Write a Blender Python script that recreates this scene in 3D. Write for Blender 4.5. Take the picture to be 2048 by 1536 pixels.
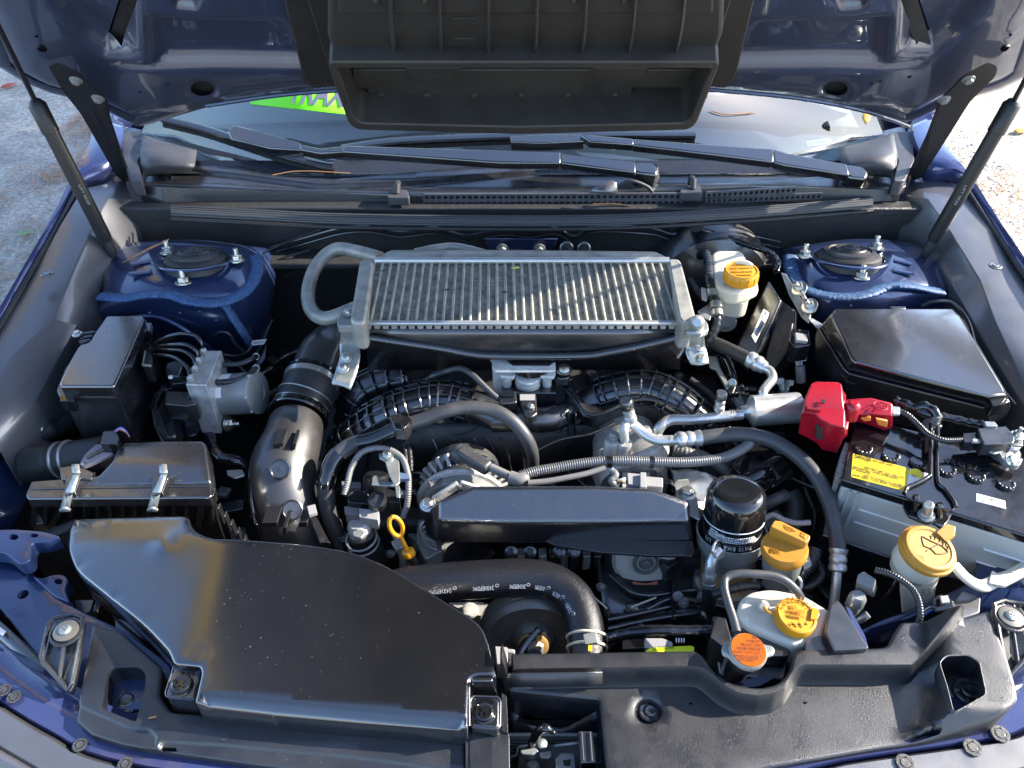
import bpy, bmesh, math, random
import numpy as np
from mathutils import Vector, Matrix
from mathutils.geometry import delaunay_2d_cdt
random.seed(7)
np.random.seed(7)
S = bpy.context.scene
for o in list(bpy.data.objects): bpy.data.objects.remove(o)
COL = S.collection
# ---------------------------------------------------------------- camera
FPX = 1597.0
CAM = Vector((0, 0, 1.63)); PITCH = math.radians(40)
FW = Vector((0, math.cos(PITCH), -math.sin(PITCH)))
UPV = Vector((0, math.sin(PITCH), math.cos(PITCH)))
cam = bpy.data.cameras.new('camera'); co = bpy.data.objects.new('camera', cam); COL.objects.link(co)
co.location = CAM; co.rotation_euler = (math.radians(90) - PITCH, 0, 0)
cam.sensor_width = 36; cam.lens = 36 * FPX / 2048; cam.clip_start = .02; cam.clip_end = 500
S.camera = co
# ---------------------------------------------------------------- sky, sun, exposure
SUN_EL = math.radians(30); SUN_AZ = math.radians(80)      # azimuth clockwise from +Y
w = bpy.data.worlds.new('World'); S.world = w; w.use_nodes = True
nt = w.node_tree; bg = nt.nodes['Background']
sky = nt.nodes.new('ShaderNodeTexSky'); sky.sky_type = 'NISHITA'; sky.sun_disc = False
sky.sun_elevation = SUN_EL; sky.sun_rotation = SUN_AZ; sky.air_density = .8; sky.dust_density = .8; sky.ozone_density = 2.0
nt.links.new(sky.outputs[0], bg.inputs[0]); bg.inputs[1].default_value = .15
sl = bpy.data.lights.new('sun', 'SUN'); sl.energy = 3.9; sl.angle = math.radians(.5); sl.color = (1, .93, .82)
so = bpy.data.objects.new('sun', sl); COL.objects.link(so)
sd = Vector((math.sin(SUN_AZ) * math.cos(SUN_EL), math.cos(SUN_AZ) * math.cos(SUN_EL), math.sin(SUN_EL)))
so.rotation_euler = (-sd).to_track_quat('-Z', 'Y').to_euler(); so.location = (6, 1, 5)
S.view_settings.view_transform = 'Standard'; S.view_settings.look = 'None'
S.view_settings.exposure = 2.1; S.view_settings.gamma = 1
S.render.resolution_x = 1024; S.render.resolution_y = 768
# ---------------------------------------------------------------- pixel rays of the photo -> world points
def ray(u, v): return FW + Vector((1, 0, 0)) * ((u - 1024) / FPX) + UPV * ((768 - v) / FPX)
def P(u, v, z):
    d = ray(u, v); return CAM + d * ((z - CAM.z) / d.z)
def PP(u, v, p0, n):
    d = ray(u, v); return CAM + d * ((p0 - CAM).dot(n) / d.dot(n))
def PY(u, v, y):
    d = ray(u, v); return CAM + d * (y / d.y)
def px(p): return (p - CAM).dot(FW) / FPX          # metres per photo pixel at point p
def Ps(pts, z=None): return [P(*(q if len(q) == 3 else (q[0], q[1], z))) for q in pts]
# ---------------------------------------------------------------- materials
MATS = {}
def mat(name, base, rough=.5, metal=0., bump=None, mott=None, dust=0., coat=0., spec=.5, trans=0., sss=0., streak=None, rvar=.12, flake=0, dscale=260):
    m = bpy.data.materials.new(name); m.use_nodes = True; MATS[name] = m
    t = m.node_tree; N = t.nodes; L = t.links; b = N['Principled BSDF']
    tc = N.new('ShaderNodeTexCoord')
    def noise(scale, detail=3, vec=None, rg=.55):
        n = N.new('ShaderNodeTexNoise'); n.inputs['Scale'].default_value = scale; n.inputs['Detail'].default_value = detail
        n.inputs['Roughness'].default_value = rg
        L.new(vec or tc.outputs['Object'], n.inputs['Vector']); return n
    def ramp(src, a, c, lo=0., hi=1.):
        r = N.new('ShaderNodeMapRange'); r.inputs[1].default_value = a; r.inputs[2].default_value = c
        r.inputs[3].default_value = lo; r.inputs[4].default_value = hi; L.new(src, r.inputs[0]); return r.outputs[0]
    def mix(f, a, c):
        x = N.new('ShaderNodeMix'); x.data_type = 'RGBA'
        if isinstance(f, float): x.inputs[0].default_value = f
        else: L.new(f, x.inputs[0])
        for s, v in ((x.inputs[6], a), (x.inputs[7], c)):
            if isinstance(v, tuple): s.default_value = (*v[:3], 1)
            else: L.new(v, s)
        return x.outputs[2]
    col = base
    if mott:
        n = noise(mott[0], 5); col = mix(ramp(n.outputs[0], .3, .7), tuple(c * (1 - mott[1]) for c in base), tuple(min(1, c * (1 + mott[1])) for c in base))
    if dust:
        n = noise(dscale * 2.2, 2); n2 = noise(14, 4)
        f1 = ramp(n.outputs[0], .70, .78); f2 = ramp(n2.outputs[0], .42, .75)
        g = N.new('ShaderNodeNewGeometry'); sx = N.new('ShaderNodeSeparateXYZ'); L.new(g.outputs['Normal'], sx.inputs[0])
        up = ramp(sx.outputs[2], .2, .9)
        a = N.new('ShaderNodeMath'); a.operation = 'MULTIPLY'; L.new(f1, a.inputs[0]); L.new(f2, a.inputs[1])
        h = N.new('ShaderNodeMath'); h.operation = 'MULTIPLY_ADD'; L.new(f2, h.inputs[0]); h.inputs[1].default_value = .018; L.new(a.outputs[0], h.inputs[2])
        k = N.new('ShaderNodeMath'); k.operation = 'MULTIPLY'; L.new(h.outputs[0], k.inputs[0]); L.new(up, k.inputs[1])
        k2 = N.new('ShaderNodeMath'); k2.operation = 'MULTIPLY'; L.new(k.outputs[0], k2.inputs[0]); k2.inputs[1].default_value = dust
        col = mix(k2.outputs[0], col, (.42, .39, .34))
    if isinstance(col, tuple): b.inputs['Base Color'].default_value = (*col[:3], 1)
    else: L.new(col, b.inputs['Base Color'])
    if rvar:
        n = noise(35, 4); L.new(ramp(n.outputs[0], .3, .7, max(.02, rough - rvar * .6), min(1, rough + rvar)), b.inputs['Roughness'])
    else: b.inputs['Roughness'].default_value = rough
    b.inputs['Metallic'].default_value = metal
    b.inputs['Coat Weight'].default_value = coat; b.inputs['Coat Roughness'].default_value = .04 if coat in (1, .6, .9) else .15
    b.inputs['Coat IOR'].default_value = 1.5 if coat in (1, .6, .9) else 1.85
    b.inputs['Specular IOR Level'].default_value = spec
    b.inputs['Transmission Weight'].default_value = trans
    if sss:
        b.inputs['Subsurface Weight'].default_value = sss; b.inputs['Subsurface Radius'].default_value = (.012, .011, .009); b.inputs['Subsurface Scale'].default_value = 1
    if bump:
        vec = tc.outputs['Object']
        if streak:
            mp = N.new('ShaderNodeMapping'); mp.inputs['Scale'].default_value = streak; L.new(vec, mp.inputs[0]); vec = mp.outputs[0]
        n = noise(bump[0], 3, vec); bm_ = N.new('ShaderNodeBump'); bm_.inputs['Strength'].default_value = bump[1]
        bm_.inputs['Distance'].default_value = bump[2] if len(bump) > 2 else .0006
        L.new(n.outputs[0], bm_.inputs['Height']); L.new(bm_.outputs[0], b.inputs['Normal'])
    return m
blk = mat('black_plastic', (.010, .010, .012), .30, bump=(1200, .3, .0003), dust=.5, spec=1., coat=.4)
blkm = mat('matt_black_plastic', (.010, .010, .012), .33, bump=(1150, 1, .0004), dust=1.3, mott=(9, .15), spec=.7, dscale=330, coat=.15)
duct = mat('dull_duct_plastic', (.023, .021, .018), .5, bump=(500, .4), dust=.5, mott=(12, .25))
blkd = mat('dark_filler', (.026, .025, .025), .5, bump=(90, .5, .003))
blkg = mat('gloss_black', (.008, .008, .009), .10, coat=.6, dust=.5, rvar=.05, bump=(60, .12, .0006))
cover = mat('satin_cover_plastic', (.007, .007, .008), .25, bump=(900, .55, .0003), dust=.6, rvar=.04, dscale=330, spec=1., coat=.95)
airb = mat('airbox_plastic', (.011, .010, .011), .26, bump=(1200, .4, .0003), dust=.5, spec=1., coat=.8)
satin = mat('satin_hose_plastic', (.022, .020, .020), .40, bump=(1200, .4, .0003), mott=(15, .2), spec=.8, coat=.2)
mould = mat('cowl_end_plastic', (.045, .044, .050), .5, bump=(1200, .4, .0003), dust=.4)
ductc = mat('smooth_duct_cover_plastic', (.005, .005, .006), .17, bump=(1200, .3, .0002), dust=.45, rvar=.03, spec=1., coat=.85, dscale=330)
liner = mat('grey_liner_plastic', (.062, .061, .067), .38, bump=(1200, .5, .0003), mott=(5, .10), dust=.3, spec=1., coat=.55)
strutm = mat('gas_strut_paint', (.010, .010, .011), .42, rvar=.03)
rub = mat('black_rubber', (.018, .017, .017), .46, bump=(800, .4), mott=(18, .35), dust=1.2)
hose = mat('grey_rubber_hose', (.045, .045, .047), .40, bump=(500, .3), mott=(22, .25), dust=.9)
sealm = mat('seal_rubber', (.05, .05, .05), .45, bump=(400, .3))
radh = mat('reinforced_hose_rubber', (.011, .011, .013), .26, bump=(900, .9, .0006), rvar=.06)
blue = mat('blue_metallic_paint', (.020, .036, .100), .3, metal=.35, coat=1, rvar=.04)
blueb = mat('body_blue_paint', (.038, .050, .14), .25, metal=.35, coat=1, rvar=.03)
hoodp = mat('hood_inner_paint', (.042, .052, .092), .36, metal=.35, coat=1, bump=(1200, .06), rvar=.06)
seam = mat('seam_sealer', (.04, .10, .22), .42, bump=(500, 1, .002), mott=(200, .4))
alu = mat('brushed_aluminium', (.52, .52, .50), .30, metal=.7, bump=(260, .12), mott=(25, .1))
alud = mat('dusty_aluminium', (.27, .262, .23), .42, metal=.3, bump=(300, .5), mott=(40, .3), dust=.8)
cast = mat('cast_aluminium', (.42, .41, .38), .42, metal=.4, bump=(420, .8, .0012), mott=(50, .3))
finm = mat('fin_metal', (.29, .275, .235), .45, metal=.3, mott=(60, .35), bump=(300, .4))
fins_ = mat('fin_strip_metal', (.38, .36, .30), .5, metal=.2, mott=(70, .45), bump=(300, .4), dust=.8)
pale = mat('pale_cast_metal', (.52, .52, .49), .38, metal=.15, bump=(420, .6), mott=(60, .2))
zinc = mat('zinc_plated_steel', (.34, .35, .33), .34, metal=.65, bump=(230, .5), mott=(45, .22))
boltm = mat('bolt_steel', (.62, .62, .56), .30, metal=1, mott=(120, .3))
steel = mat('machined_steel', (.45, .44, .41), .24, metal=.7, rvar=.06)
dullm = mat('dull_washer_steel', (.20, .185, .15), .4, metal=.4)
goldm = mat('gold_passivated_metal', (.50, .31, .11), .30, metal=.3, bump=(60, .4), streak=(1, 1, 14))
motor = mat('grey_motor_housing', (.24, .245, .235), .42, metal=.4, bump=(300, .3), mott=(30, .15))
hplw = mat('white_plastic_tank', (.54, .51, .42), .33, sss=.25, rvar=.05)
resm = mat('cream_plastic_tank', (.58, .53, .40), .32, sss=.3, rvar=.05)
batt = mat('translucent_battery_case', (.33, .345, .33), .38, sss=.2, mott=(12, .08))
yel = mat('yellow_plastic', (.55, .24, .009), .36, rvar=.06, bump=(400, .15))
yel2 = mat('worn_yellow_plastic', (.40, .185, .022), .42, mott=(30, .12), rvar=.08)
red = mat('red_plastic', (.28, .005, .016), .27, rvar=.05, spec=.5)
orange = mat('orange_label', (.36, .075, .004), .7, rvar=0, spec=.08)
ylab = mat('yellow_label', (.62, .46, .015), .4, rvar=0)
ygreen = mat('lime_label', (.62, .72, .02), .4, rvar=0)
wlab = mat('white_label', (.72, .72, .70), .4, rvar=0)
green = mat('green_banner', (.16, .75, .005), .5, rvar=0)
ink = mat('black_ink', (.008, .008, .008), .5, rvar=0)
wink = mat('white_ink', (.62, .64, .64), .5, rvar=0)
yink = mat('raised_yellow_lettering', (.30, .13, .005), .4, rvar=0)
gcon = mat('grey_connector_plastic', (.26, .25, .245), .45)
gcor = mat('light_grey_conduit', (.15, .145, .14), .34)
corr = mat('grey_conduit', (.15, .145, .14), .34)
corrb = mat('black_conduit', (.02, .02, .022), .25)
copper = mat('rust_red_paint', (.42, .10, .05), .5)
glass = bpy.data.materials.new('windscreen_glass'); glass.use_nodes = True
_t = glass.node_tree; _t.nodes.clear()
_o = _t.nodes.new('ShaderNodeOutputMaterial'); _m = _t.nodes.new('ShaderNodeMixShader'); _a = _t.nodes.new('ShaderNodeBsdfTransparent'); _g = _t.nodes.new('ShaderNodeBsdfGlossy')
_a.inputs[0].default_value = (.72, .80, .82, 1); _g.inputs['Roughness'].default_value = .02; _m.inputs[0].default_value = .10
_t.links.new(_a.outputs[0], _m.inputs[1]); _t.links.new(_g.outputs[0], _m.inputs[2]); _t.links.new(_m.outputs[0], _o.inputs[0])
clear = mat('clear_lamp_plastic', (.85, .86, .88), .06, trans=.9, rvar=0)
wires = [mat('wire_%s' % n, c, .4, rvar=0) for n, c in (('blue', (.03, .12, .5)), ('white', (.7, .7, .68)), ('green', (.12, .5, .08)), ('pink', (.6, .25, .25)), ('tan', (.5, .35, .15)))]
# ---------------------------------------------------------------- mesh helpers
def link(o): COL.objects.link(o); return o
def thing(name, label, cat, loc=(0, 0, 0), group=None):
    o = link(bpy.data.objects.new(name, None)); o.location = loc; o.empty_display_size = .02
    o['label'] = label; o['category'] = cat
    if group: o['group'] = group
    return o
def wloc(o):
    p = Vector((0, 0, 0))
    while o: p += o.location; o = o.parent
    return p
class Mesh:
    def __init__(s): s.v = []; s.f = []
    def add(s, vs, fs):
        k = len(s.v); s.v += [Vector(v) for v in vs]; s.f += [tuple(i + k for i in f) for f in fs]; return s
    def build(s, name, m, parent=None, bevel=0, seg=2, solid=0, sub=0, label=None, cat=None, kind=None, group=None, sharp=35, loc=None, recalc=False):
        me = bpy.data.meshes.new(name)
        if parent: org = wloc(parent)
        else: org = Vector(loc) if loc is not None else sum(s.v, Vector()) / len(s.v)
        if not parent and kind == 'structure': org = Vector((0, 0, 0))
        me.from_pydata([v - org for v in s.v], [], s.f); me.validate()
        if recalc:
            b = bmesh.new(); b.from_mesh(me); bmesh.ops.recalc_face_normals(b, faces=b.faces); b.to_mesh(me); b.free()
        me.polygons.foreach_set('use_smooth', [True] * len(me.polygons))
        try: me.set_sharp_from_angle(angle=math.radians(sharp))
        except Exception: pass
        me.materials.append(m)
        o = link(bpy.data.objects.new(name, me))
        if parent: o.parent = parent
        else: o.location = org
        if solid:
            md = o.modifiers.new('solid', 'SOLIDIFY'); md.thickness = solid; md.offset = -1
        if bevel:
            md = o.modifiers.new('bevel', 'BEVEL'); md.width = bevel; md.segments = seg; md.limit_method = 'ANGLE'; md.angle_limit = math.radians(40); md.harden_normals = False
        if sub:
            md = o.modifiers.new('sub', 'SUBSURF'); md.levels = sub; md.render_levels = sub
        if label: o['label'] = label
        if cat: o['category'] = cat
        if kind: o['kind'] = kind
        if group: o['group'] = group
        return o
def cr(pts, n=6, closed=False):
    """Catmull-Rom through vectors of any size"""
    A = [np.array(p, float) for p in pts]; out = []; L = len(A)
    rng = range(L if closed else L - 1)
    for i in rng:
        p0 = A[(i - 1) % L] if closed or i > 0 else 2 * A[0] - A[1]
        p1 = A[i]; p2 = A[(i + 1) % L]
        p3 = A[(i + 2) % L] if closed or i + 2 < L else 2 * A[-1] - A[-2]
        for k in range(n):
            t = k / n
            out.append(.5 * ((2 * p1) + (-p0 + p2) * t + (2 * p0 - 5 * p1 + 4 * p2 - p3) * t * t + (-p0 + 3 * p1 - 3 * p2 + p3) * t ** 3))
    if not closed: out.append(A[-1])
    return out
def rc(pts, r, n=4, closed=True):
    """round the corners of a pixel polygon; r one value or one per corner"""
    out = []; L = len(pts)
    for i in range(L):
        p = np.array(pts[i], float); a = np.array(pts[i - 1], float); b = np.array(pts[(i + 1) % L], float)
        rr = r[i] if isinstance(r, (list, tuple)) else r
        if rr <= 0 or (not closed and i in (0, L - 1)): out.append(tuple(p)); continue
        da = a - p; db = b - p; la = np.linalg.norm(da[:2]); lb = np.linalg.norm(db[:2]); k = min(rr, la * .45, lb * .45)
        s = p + da / la * k; e = p + db / lb * k
        for j in range(n + 1):
            t = j / n; out.append(tuple((1 - t) ** 2 * s + 2 * t * (1 - t) * p + t * t * e))
    return out
def frames(pts):
    T = [(pts[min(i + 1, len(pts) - 1)] - pts[max(i - 1, 0)]).normalized() for i in range(len(pts))]
    n = Vector((0, 0, 1)); n = n - T[0] * n.dot(T[0])
    if n.length < .1: n = Vector((0, 1, 0)) - T[0] * T[0].y
    n.normalize(); out = []
    for t in T:
        n = n - t * n.dot(t); n.normalize(); out.append((t, n, t.cross(n)))
    return out
def tube_mesh(pts, r, seg=12, cap=True, M=None, flat=1.):
    """pts world vectors; r float or list"""
    M = M or Mesh(); fr = frames(pts); R = r if isinstance(r, (list, tuple, np.ndarray)) else [r] * len(pts)
    vs = []; fs = []
    for (t, n, b), p, q in zip(fr, pts, R):
        for k in range(seg):
            a = 2 * math.pi * k / seg; vs.append(p + n * math.cos(a) * q * flat + b * math.sin(a) * q)
    for i in range(len(pts) - 1):
        for k in range(seg):
            a = i * seg + k; c = i * seg + (k + 1) % seg; fs.append((a, c, c + seg, a + seg))
    if cap:
        fs.append(tuple(range(seg))[::-1]); fs.append(tuple(len(vs) - seg + k for k in range(seg)))
    M.add(vs, fs); return M
def resample(pts, step):
    out = [pts[0]]; acc = 0.
    for a, b in zip(pts[:-1], pts[1:]):
        L = (b - a).length; pos = step - acc
        while pos <= L:
            out.append(a.lerp(b, pos / L)); pos += step
        acc = L - (pos - step)
    return out
def path(pts, n=6): return [Vector(q) for q in cr([P(*p) for p in pts], n)]
def tube(name, pts, rp, m, parent=None, seg=12, n=6, corr_=None, taper=None, noise_=0, world=False, flat=1., **k):
    """pts (u, v, z) smoothed; rp radius in photo pixels; corr_=(pitch px, depth) for corrugated conduit"""
    W = [Vector(q) for q in (cr(pts, n) if world else cr([P(*p) for p in pts], n))]
    r0 = rp * px(W[len(W) // 2]) if not world else rp
    if corr_:
        st = corr_[0] * px(W[len(W) // 2]) / 4 if not world else corr_[0] / 4
        W = resample(W, st); R = [r0 * (1 + corr_[1] * (0, 1, 1, 0)[i % 4] - corr_[1]) for i in range(len(W))]
    elif taper: R = [r0 * float(np.interp(i / (len(W) - 1), [t[0] for t in taper], [t[1] for t in taper])) for i in range(len(W))]
    elif noise_:
        W = resample(W, r0 * .5); R = [r0 * (1 + noise_ * (random.random() - .5)) for i in W]
    else: R = [r0] * len(W)
    return tube_mesh(W, R, seg, True, None, flat).build(name, m, parent, sharp=50 if not corr_ else 70, **k)
def prism_mesh(top, drop, M=None, taper=0., axis=Vector((0, 0, -1))):
    M = M or Mesh(); n = len(top); c = sum(top, Vector()) / n
    bot = [p + axis * drop + (p - c) * taper for p in top]
    if isinstance(drop, (int, float)): pass
    ar = sum(top[i].x * top[(i + 1) % n].y - top[(i + 1) % n].x * top[i].y for i in range(n))
    if ar < 0: top = top[::-1]; bot = bot[::-1]
    fs = [tuple(range(n)), tuple(range(2 * n - 1, n - 1, -1))] + [(i, i + n, (i + 1) % n + n, (i + 1) % n) for i in range(n)]
    M.add(top + bot, fs); return M
def prism(name, pts, z, drop, m, parent=None, r=0, taper=0., bevel=.0015, **k):
    q = rc(pts, r) if r else pts
    return prism_mesh(Ps(q, z), drop, None, taper).build(name, m, parent, bevel=bevel, **k)
def box_mesh(c, sx, sy, sz, rz=0., M=None, X=None, Y=None, Z=None):
    """centre, full sizes, axes"""
    M = M or Mesh()
    if X is None:
        X = Vector((math.cos(rz), math.sin(rz), 0)); Y = Vector((-math.sin(rz), math.cos(rz), 0)); Z = Vector((0, 0, 1))
    vs = [Vector(c) + X * (sx / 2 * a) + Y * (sy / 2 * b) + Z * (sz / 2 * d) for d in (-1, 1) for a, b in ((-1, -1), (1, -1), (1, 1), (-1, 1))]
    M.add(vs, [(3, 2, 1, 0), (4, 5, 6, 7), (0, 1, 5, 4), (1, 2, 6, 5), (2, 3, 7, 6), (3, 0, 4, 7)]); return M
def bar(a, b, wd, ht, M=None, up=Vector((0, 0, 1))):
    """box from a to b, a width and a height"""
    X = (b - a).normalized(); Y = up.cross(X).normalized(); Z = X.cross(Y)
    return box_mesh((a + b) / 2, (b - a).length, wd, ht, M=M, X=X, Y=Y, Z=Z)
def lathe_mesh(A, B, prof, seg=28, M=None, cap=True):
    """prof: list of (t along A->B in 0..1 or beyond, radius in metres)"""
    M = M or Mesh(); ax = (B - A); t = ax.normalized()
    n = Vector((0, 0, 1)) if abs(t.z) < .9 else Vector((0, 1, 0)); n = (n - t * n.dot(t)).normalized(); b = t.cross(n)
    vs = []; fs = []
    for q, r in prof:
        c = A + ax * q
        for k in range(seg):
            a = 2 * math.pi * k / seg; vs.append(c + n * math.cos(a) * max(r, 1e-5) + b * math.sin(a) * max(r, 1e-5))
    for i in range(len(prof) - 1):
        for k in range(seg):
            a = i * seg + k; c2 = i * seg + (k + 1) % seg; fs.append((a, a + seg, c2 + seg, c2) if False else (a, c2, c2 + seg, a + seg))
    if cap: fs.append(tuple(range(seg))[::-1]); fs.append(tuple(len(vs) - seg + k for k in range(seg)))
    M.add(vs, fs); return M
def lathe(name, A, B, prof, m, parent=None, seg=28, cap=True, **k):
    return lathe_mesh(A, B, prof, seg, None, cap).build(name, m, parent, **k)
def sheet(name, rows, m, parent=None, nu=4, nv=4, solid=.002, mapper=P, **k):
    """rows of (u, v, z) of equal length, smoothed both ways"""
    G = [[Vector(q) for q in cr([mapper(*p) for p in r], nu)] if nu > 1 else [mapper(*p) for p in r] for r in rows]
    if nv > 1: cols = [[Vector(q) for q in cr([r[i] for r in G], nv)] for i in range(len(G[0]))]; G = [[c[j] for c in cols] for j in range(len(cols[0]))]
    w_ = len(G[0]); vs = [p for r in G for p in r]
    fs = [(j * w_ + i, (j + 1) * w_ + i, (j + 1) * w_ + i + 1, j * w_ + i + 1) for j in range(len(G) - 1) for i in range(w_ - 1)]
    return Mesh().add(vs, fs).build(name, m, parent, solid=solid, **k)
# -- signed distance / panels
def sdist(pts, poly):
    pts = np.asarray(pts, float); A = np.asarray(poly, float); B = np.roll(A, -1, 0)
    d = np.full(len(pts), 1e9); ins = np.zeros(len(pts), bool)
    for a, b in zip(A, B):
        ab = b - a; L = ab @ ab
        if L < 1e-14: continue
        t = np.clip(((pts - a) @ ab) / L, 0, 1); q = a + t[:, None] * ab
        d = np.minimum(d, np.hypot(*(pts - q).T))
        c = (a[1] > pts[:, 1]) != (b[1] > pts[:, 1])
        with np.errstate(divide='ignore', invalid='ignore'):
            xi = a[0] + (pts[:, 1] - a[1]) * (b[0] - a[0]) / (b[1] - a[1])
        ins ^= c & (pts[:, 0] < xi)
    return np.where(ins, d, -d)
def resamp2(poly, st):
    out = []
    for i in range(len(poly)):
        a = np.array(poly[i], float); b = np.array(poly[(i + 1) % len(poly)], float); n = max(1, int(np.hypot(*(b - a)) / st + .5))
        for k in range(n): out.append(a + (b - a) * k / n)
    return np.array(out)
def offset2(poly, w):
    A = np.array(poly, float); ar = np.sum(A[:, 0] * np.roll(A[:, 1], -1) - np.roll(A[:, 0], -1) * A[:, 1])
    T = np.roll(A, -1, 0) - np.roll(A, 1, 0); T /= np.maximum(np.hypot(*T.T)[:, None], 1e-9)
    Nn = np.stack([-T[:, 1], T[:, 0]], 1) * (1 if ar > 0 else -1)
    Q = A + Nn * w; ok = sdist(Q, A) > w * .8 if w > 0 else -sdist(Q, A) > -w * .8
    return Q[ok]
def smooth(x): x = np.clip(x, 0, 1); return x * x * (3 - 2 * x)
def panel(name, outline, zf, m, parent=None, holes=(), steps=(), cell=.012, skirt=.015, edge=.003, to3=None, **k):
    """outline, holes: lists of 2D points; steps: (poly2d, depth, width); zf(x, y) arrays -> height"""
    to3 = to3 or (lambda x, y, z: Vector((x, y, z)))
    OL = resamp2(outline, cell * .6); HS = [resamp2(h, cell * .6) for h in holes]
    pts = [OL] + HS; k0 = 0; edges = []
    SL = []
    if edge:
        for q in (.25, .6, 1.):
            LP = offset2(OL, edge * q)
            if len(LP) > 3: SL.append(LP)
    for poly, dep, wd in steps:
        PL = resamp2(poly, cell * .5)
        for q in (0, .2, .4, .6, .8, 1.): 
            LP = PL if q == 0 else offset2(PL, wd * q)
            if len(LP) > 3: SL.append(LP)
    for c in pts + SL:
        n = len(c); edges += [(k0 + i, k0 + (i + 1) % n) for i in range(n)]; k0 += n
    extra = []
    lo = OL.min(0); hi = OL.max(0); gx = np.arange(lo[0], hi[0], cell); gy = np.arange(lo[1], hi[1], cell)
    G = np.array([(x + (cell / 2 if j % 2 else 0), y) for j, y in enumerate(gy) for x in gx])
    if len(G): extra.append(G)
    E = np.concatenate(extra) if extra else np.zeros((0, 2))
    keep = sdist(E, OL) > edge * .3
    if len(extra) > 1 or edge:
        pass
    for h in HS: keep &= sdist(E, h) < -cell * .1
    E = E[keep]
    for q in SL: 
        dq = np.array([np.min((q[:, 0] - e[0]) ** 2 + (q[:, 1] - e[1]) ** 2) for e in E]) if len(E) else np.zeros(0)
        E = E[dq > (cell * .3) ** 2] if len(E) else E
    V = np.concatenate(pts + SL + [E])
    r = delaunay_2d_cdt([Vector(v) for v in V], edges, [], 0, 1e-6)
    V2 = np.array([tuple(v) for v in r[0]]); F = np.array([f for f in r[2] if len(f) == 3])
    C = V2[F].mean(1); ok = sdist(C, OL) > 0
    for h in HS: ok &= sdist(C, h) < 0
    F = F[ok]
    z = zf(V2[:, 0], V2[:, 1]) + np.zeros(len(V2))
    for poly, dep, wd in steps: z = z + dep * smooth(sdist(V2, np.array(poly)) / wd)
    dO = sdist(V2, OL)
    if edge:
        q = np.clip(1 - dO / edge, 0, 1); z = z - edge * .8 * (1 - np.sqrt(1 - np.clip(q, 0, 1) ** 2 * .98))
    top = [to3(x, y, zz) for (x, y), zz in zip(V2, z)]
    fs = []
    for a, b, c in F:
        s = (V2[b][0] - V2[a][0]) * (V2[c][1] - V2[a][1]) - (V2[b][1] - V2[a][1]) * (V2[c][0] - V2[a][0])
        fs.append((int(a), int(b), int(c)) if s > 0 else (int(a), int(c), int(b)))
    if skirt:
        cnt = {}
        for f in fs:
            for i in range(3): cnt[(f[i], f[(i + 1) % 3])] = 1
        be = [e for e in cnt if (e[1], e[0]) not in cnt]; mp = {}
        for e in be:
            for i in e:
                if i not in mp: mp[i] = len(top); top.append(to3(V2[i][0], V2[i][1], z[i] - skirt))
        fs += [(a, mp[a], mp[b], b) for a, b in be]
    return Mesh().add(top, fs).build(name, m, parent, sharp=50, **k)
def xy(pts, z): return [(p.x, p.y) for p in Ps(pts, z)]
# -- bolts (shared meshes, radius 1)
_B = {}
def bolt_mesh(kind):
    if kind in _B: return _B[kind]
    M = Mesh(); Z = Vector((0, 0, 1)); O = Vector((0, 0, 0))
    if kind == 'hex':
        lathe_mesh(O, Z, [(0, 1.45), (.22, 1.45), (.3, 1.3)], 20, M); lathe_mesh(O, Z, [(.28, 1), (.95, 1), (1.08, .8)], 6, M); lathe_mesh(O, Z, [(1.06, .55), (1.1, .5)], 12, M)
    elif kind == 'nut':
        lathe_mesh(O, Z, [(0, 1.5), (.25, 1.5), (.35, 1.3)], 20, M); lathe_mesh(O, Z, [(.3, 1), (1.1, 1), (1.2, .85)], 6, M); lathe_mesh(O, Z, [(1.2, .5), (2.4, .5), (2.5, .4)], 12, M)
    elif kind == 'cross':
        lathe_mesh(O, Z, [(0, 1), (.25, 1), (.42, .8), (.5, .45), (.38, .42)], 24, M); box_mesh((0, 0, .46), 1.1, .16, .16, .6, M); box_mesh((0, 0, .46), 1.1, .16, .165, .6 + math.pi / 2, M)
    elif kind == 'clip':
        lathe_mesh(O, Z, [(0, 1), (.18, 1), (.26, .9), (.2, .62), (.1, .6)], 24, M); lathe_mesh(O, Z, [(.05, .55), (.3, .53), (.36, .4), (.3, .2)], 20, M)
        for k in range(6): a = k * math.pi / 3; box_mesh((math.cos(a) * .8, math.sin(a) * .8, .2), .3, .14, .2, a, M)
    elif kind == 'stud':
        lathe_mesh(O, Z, [(0, 1), (.3, .95), (.55, .6), (.62, .2)], 14, M)
    o = M.build('bolt_' + kind, boltm, None, loc=(0, 0, 0)); me = o.data; bpy.data.objects.remove(o); _B[kind] = me; return me
_BM = {}
def bolt(parent, p, r, kind='hex', axis=Vector((0, 0, 1)), m=None, name='bolt', rot=0.):
    me = bolt_mesh(kind)
    if m and m != boltm:
        key = (kind, m.name)
        if key not in _BM: c = me.copy(); c.materials.clear(); c.materials.append(m); _BM[key] = c
        me = _BM[key]
    o = link(bpy.data.objects.new(name, me)); o.parent = parent; o.location = p - wloc(parent); o.scale = (r, r, r)
    q = Vector(axis).to_track_quat('Z', 'Y') @ Matrix.Rotation(rot, 4, 'Z').to_quaternion(); o.rotation_euler = q.to_euler(); return o
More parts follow.
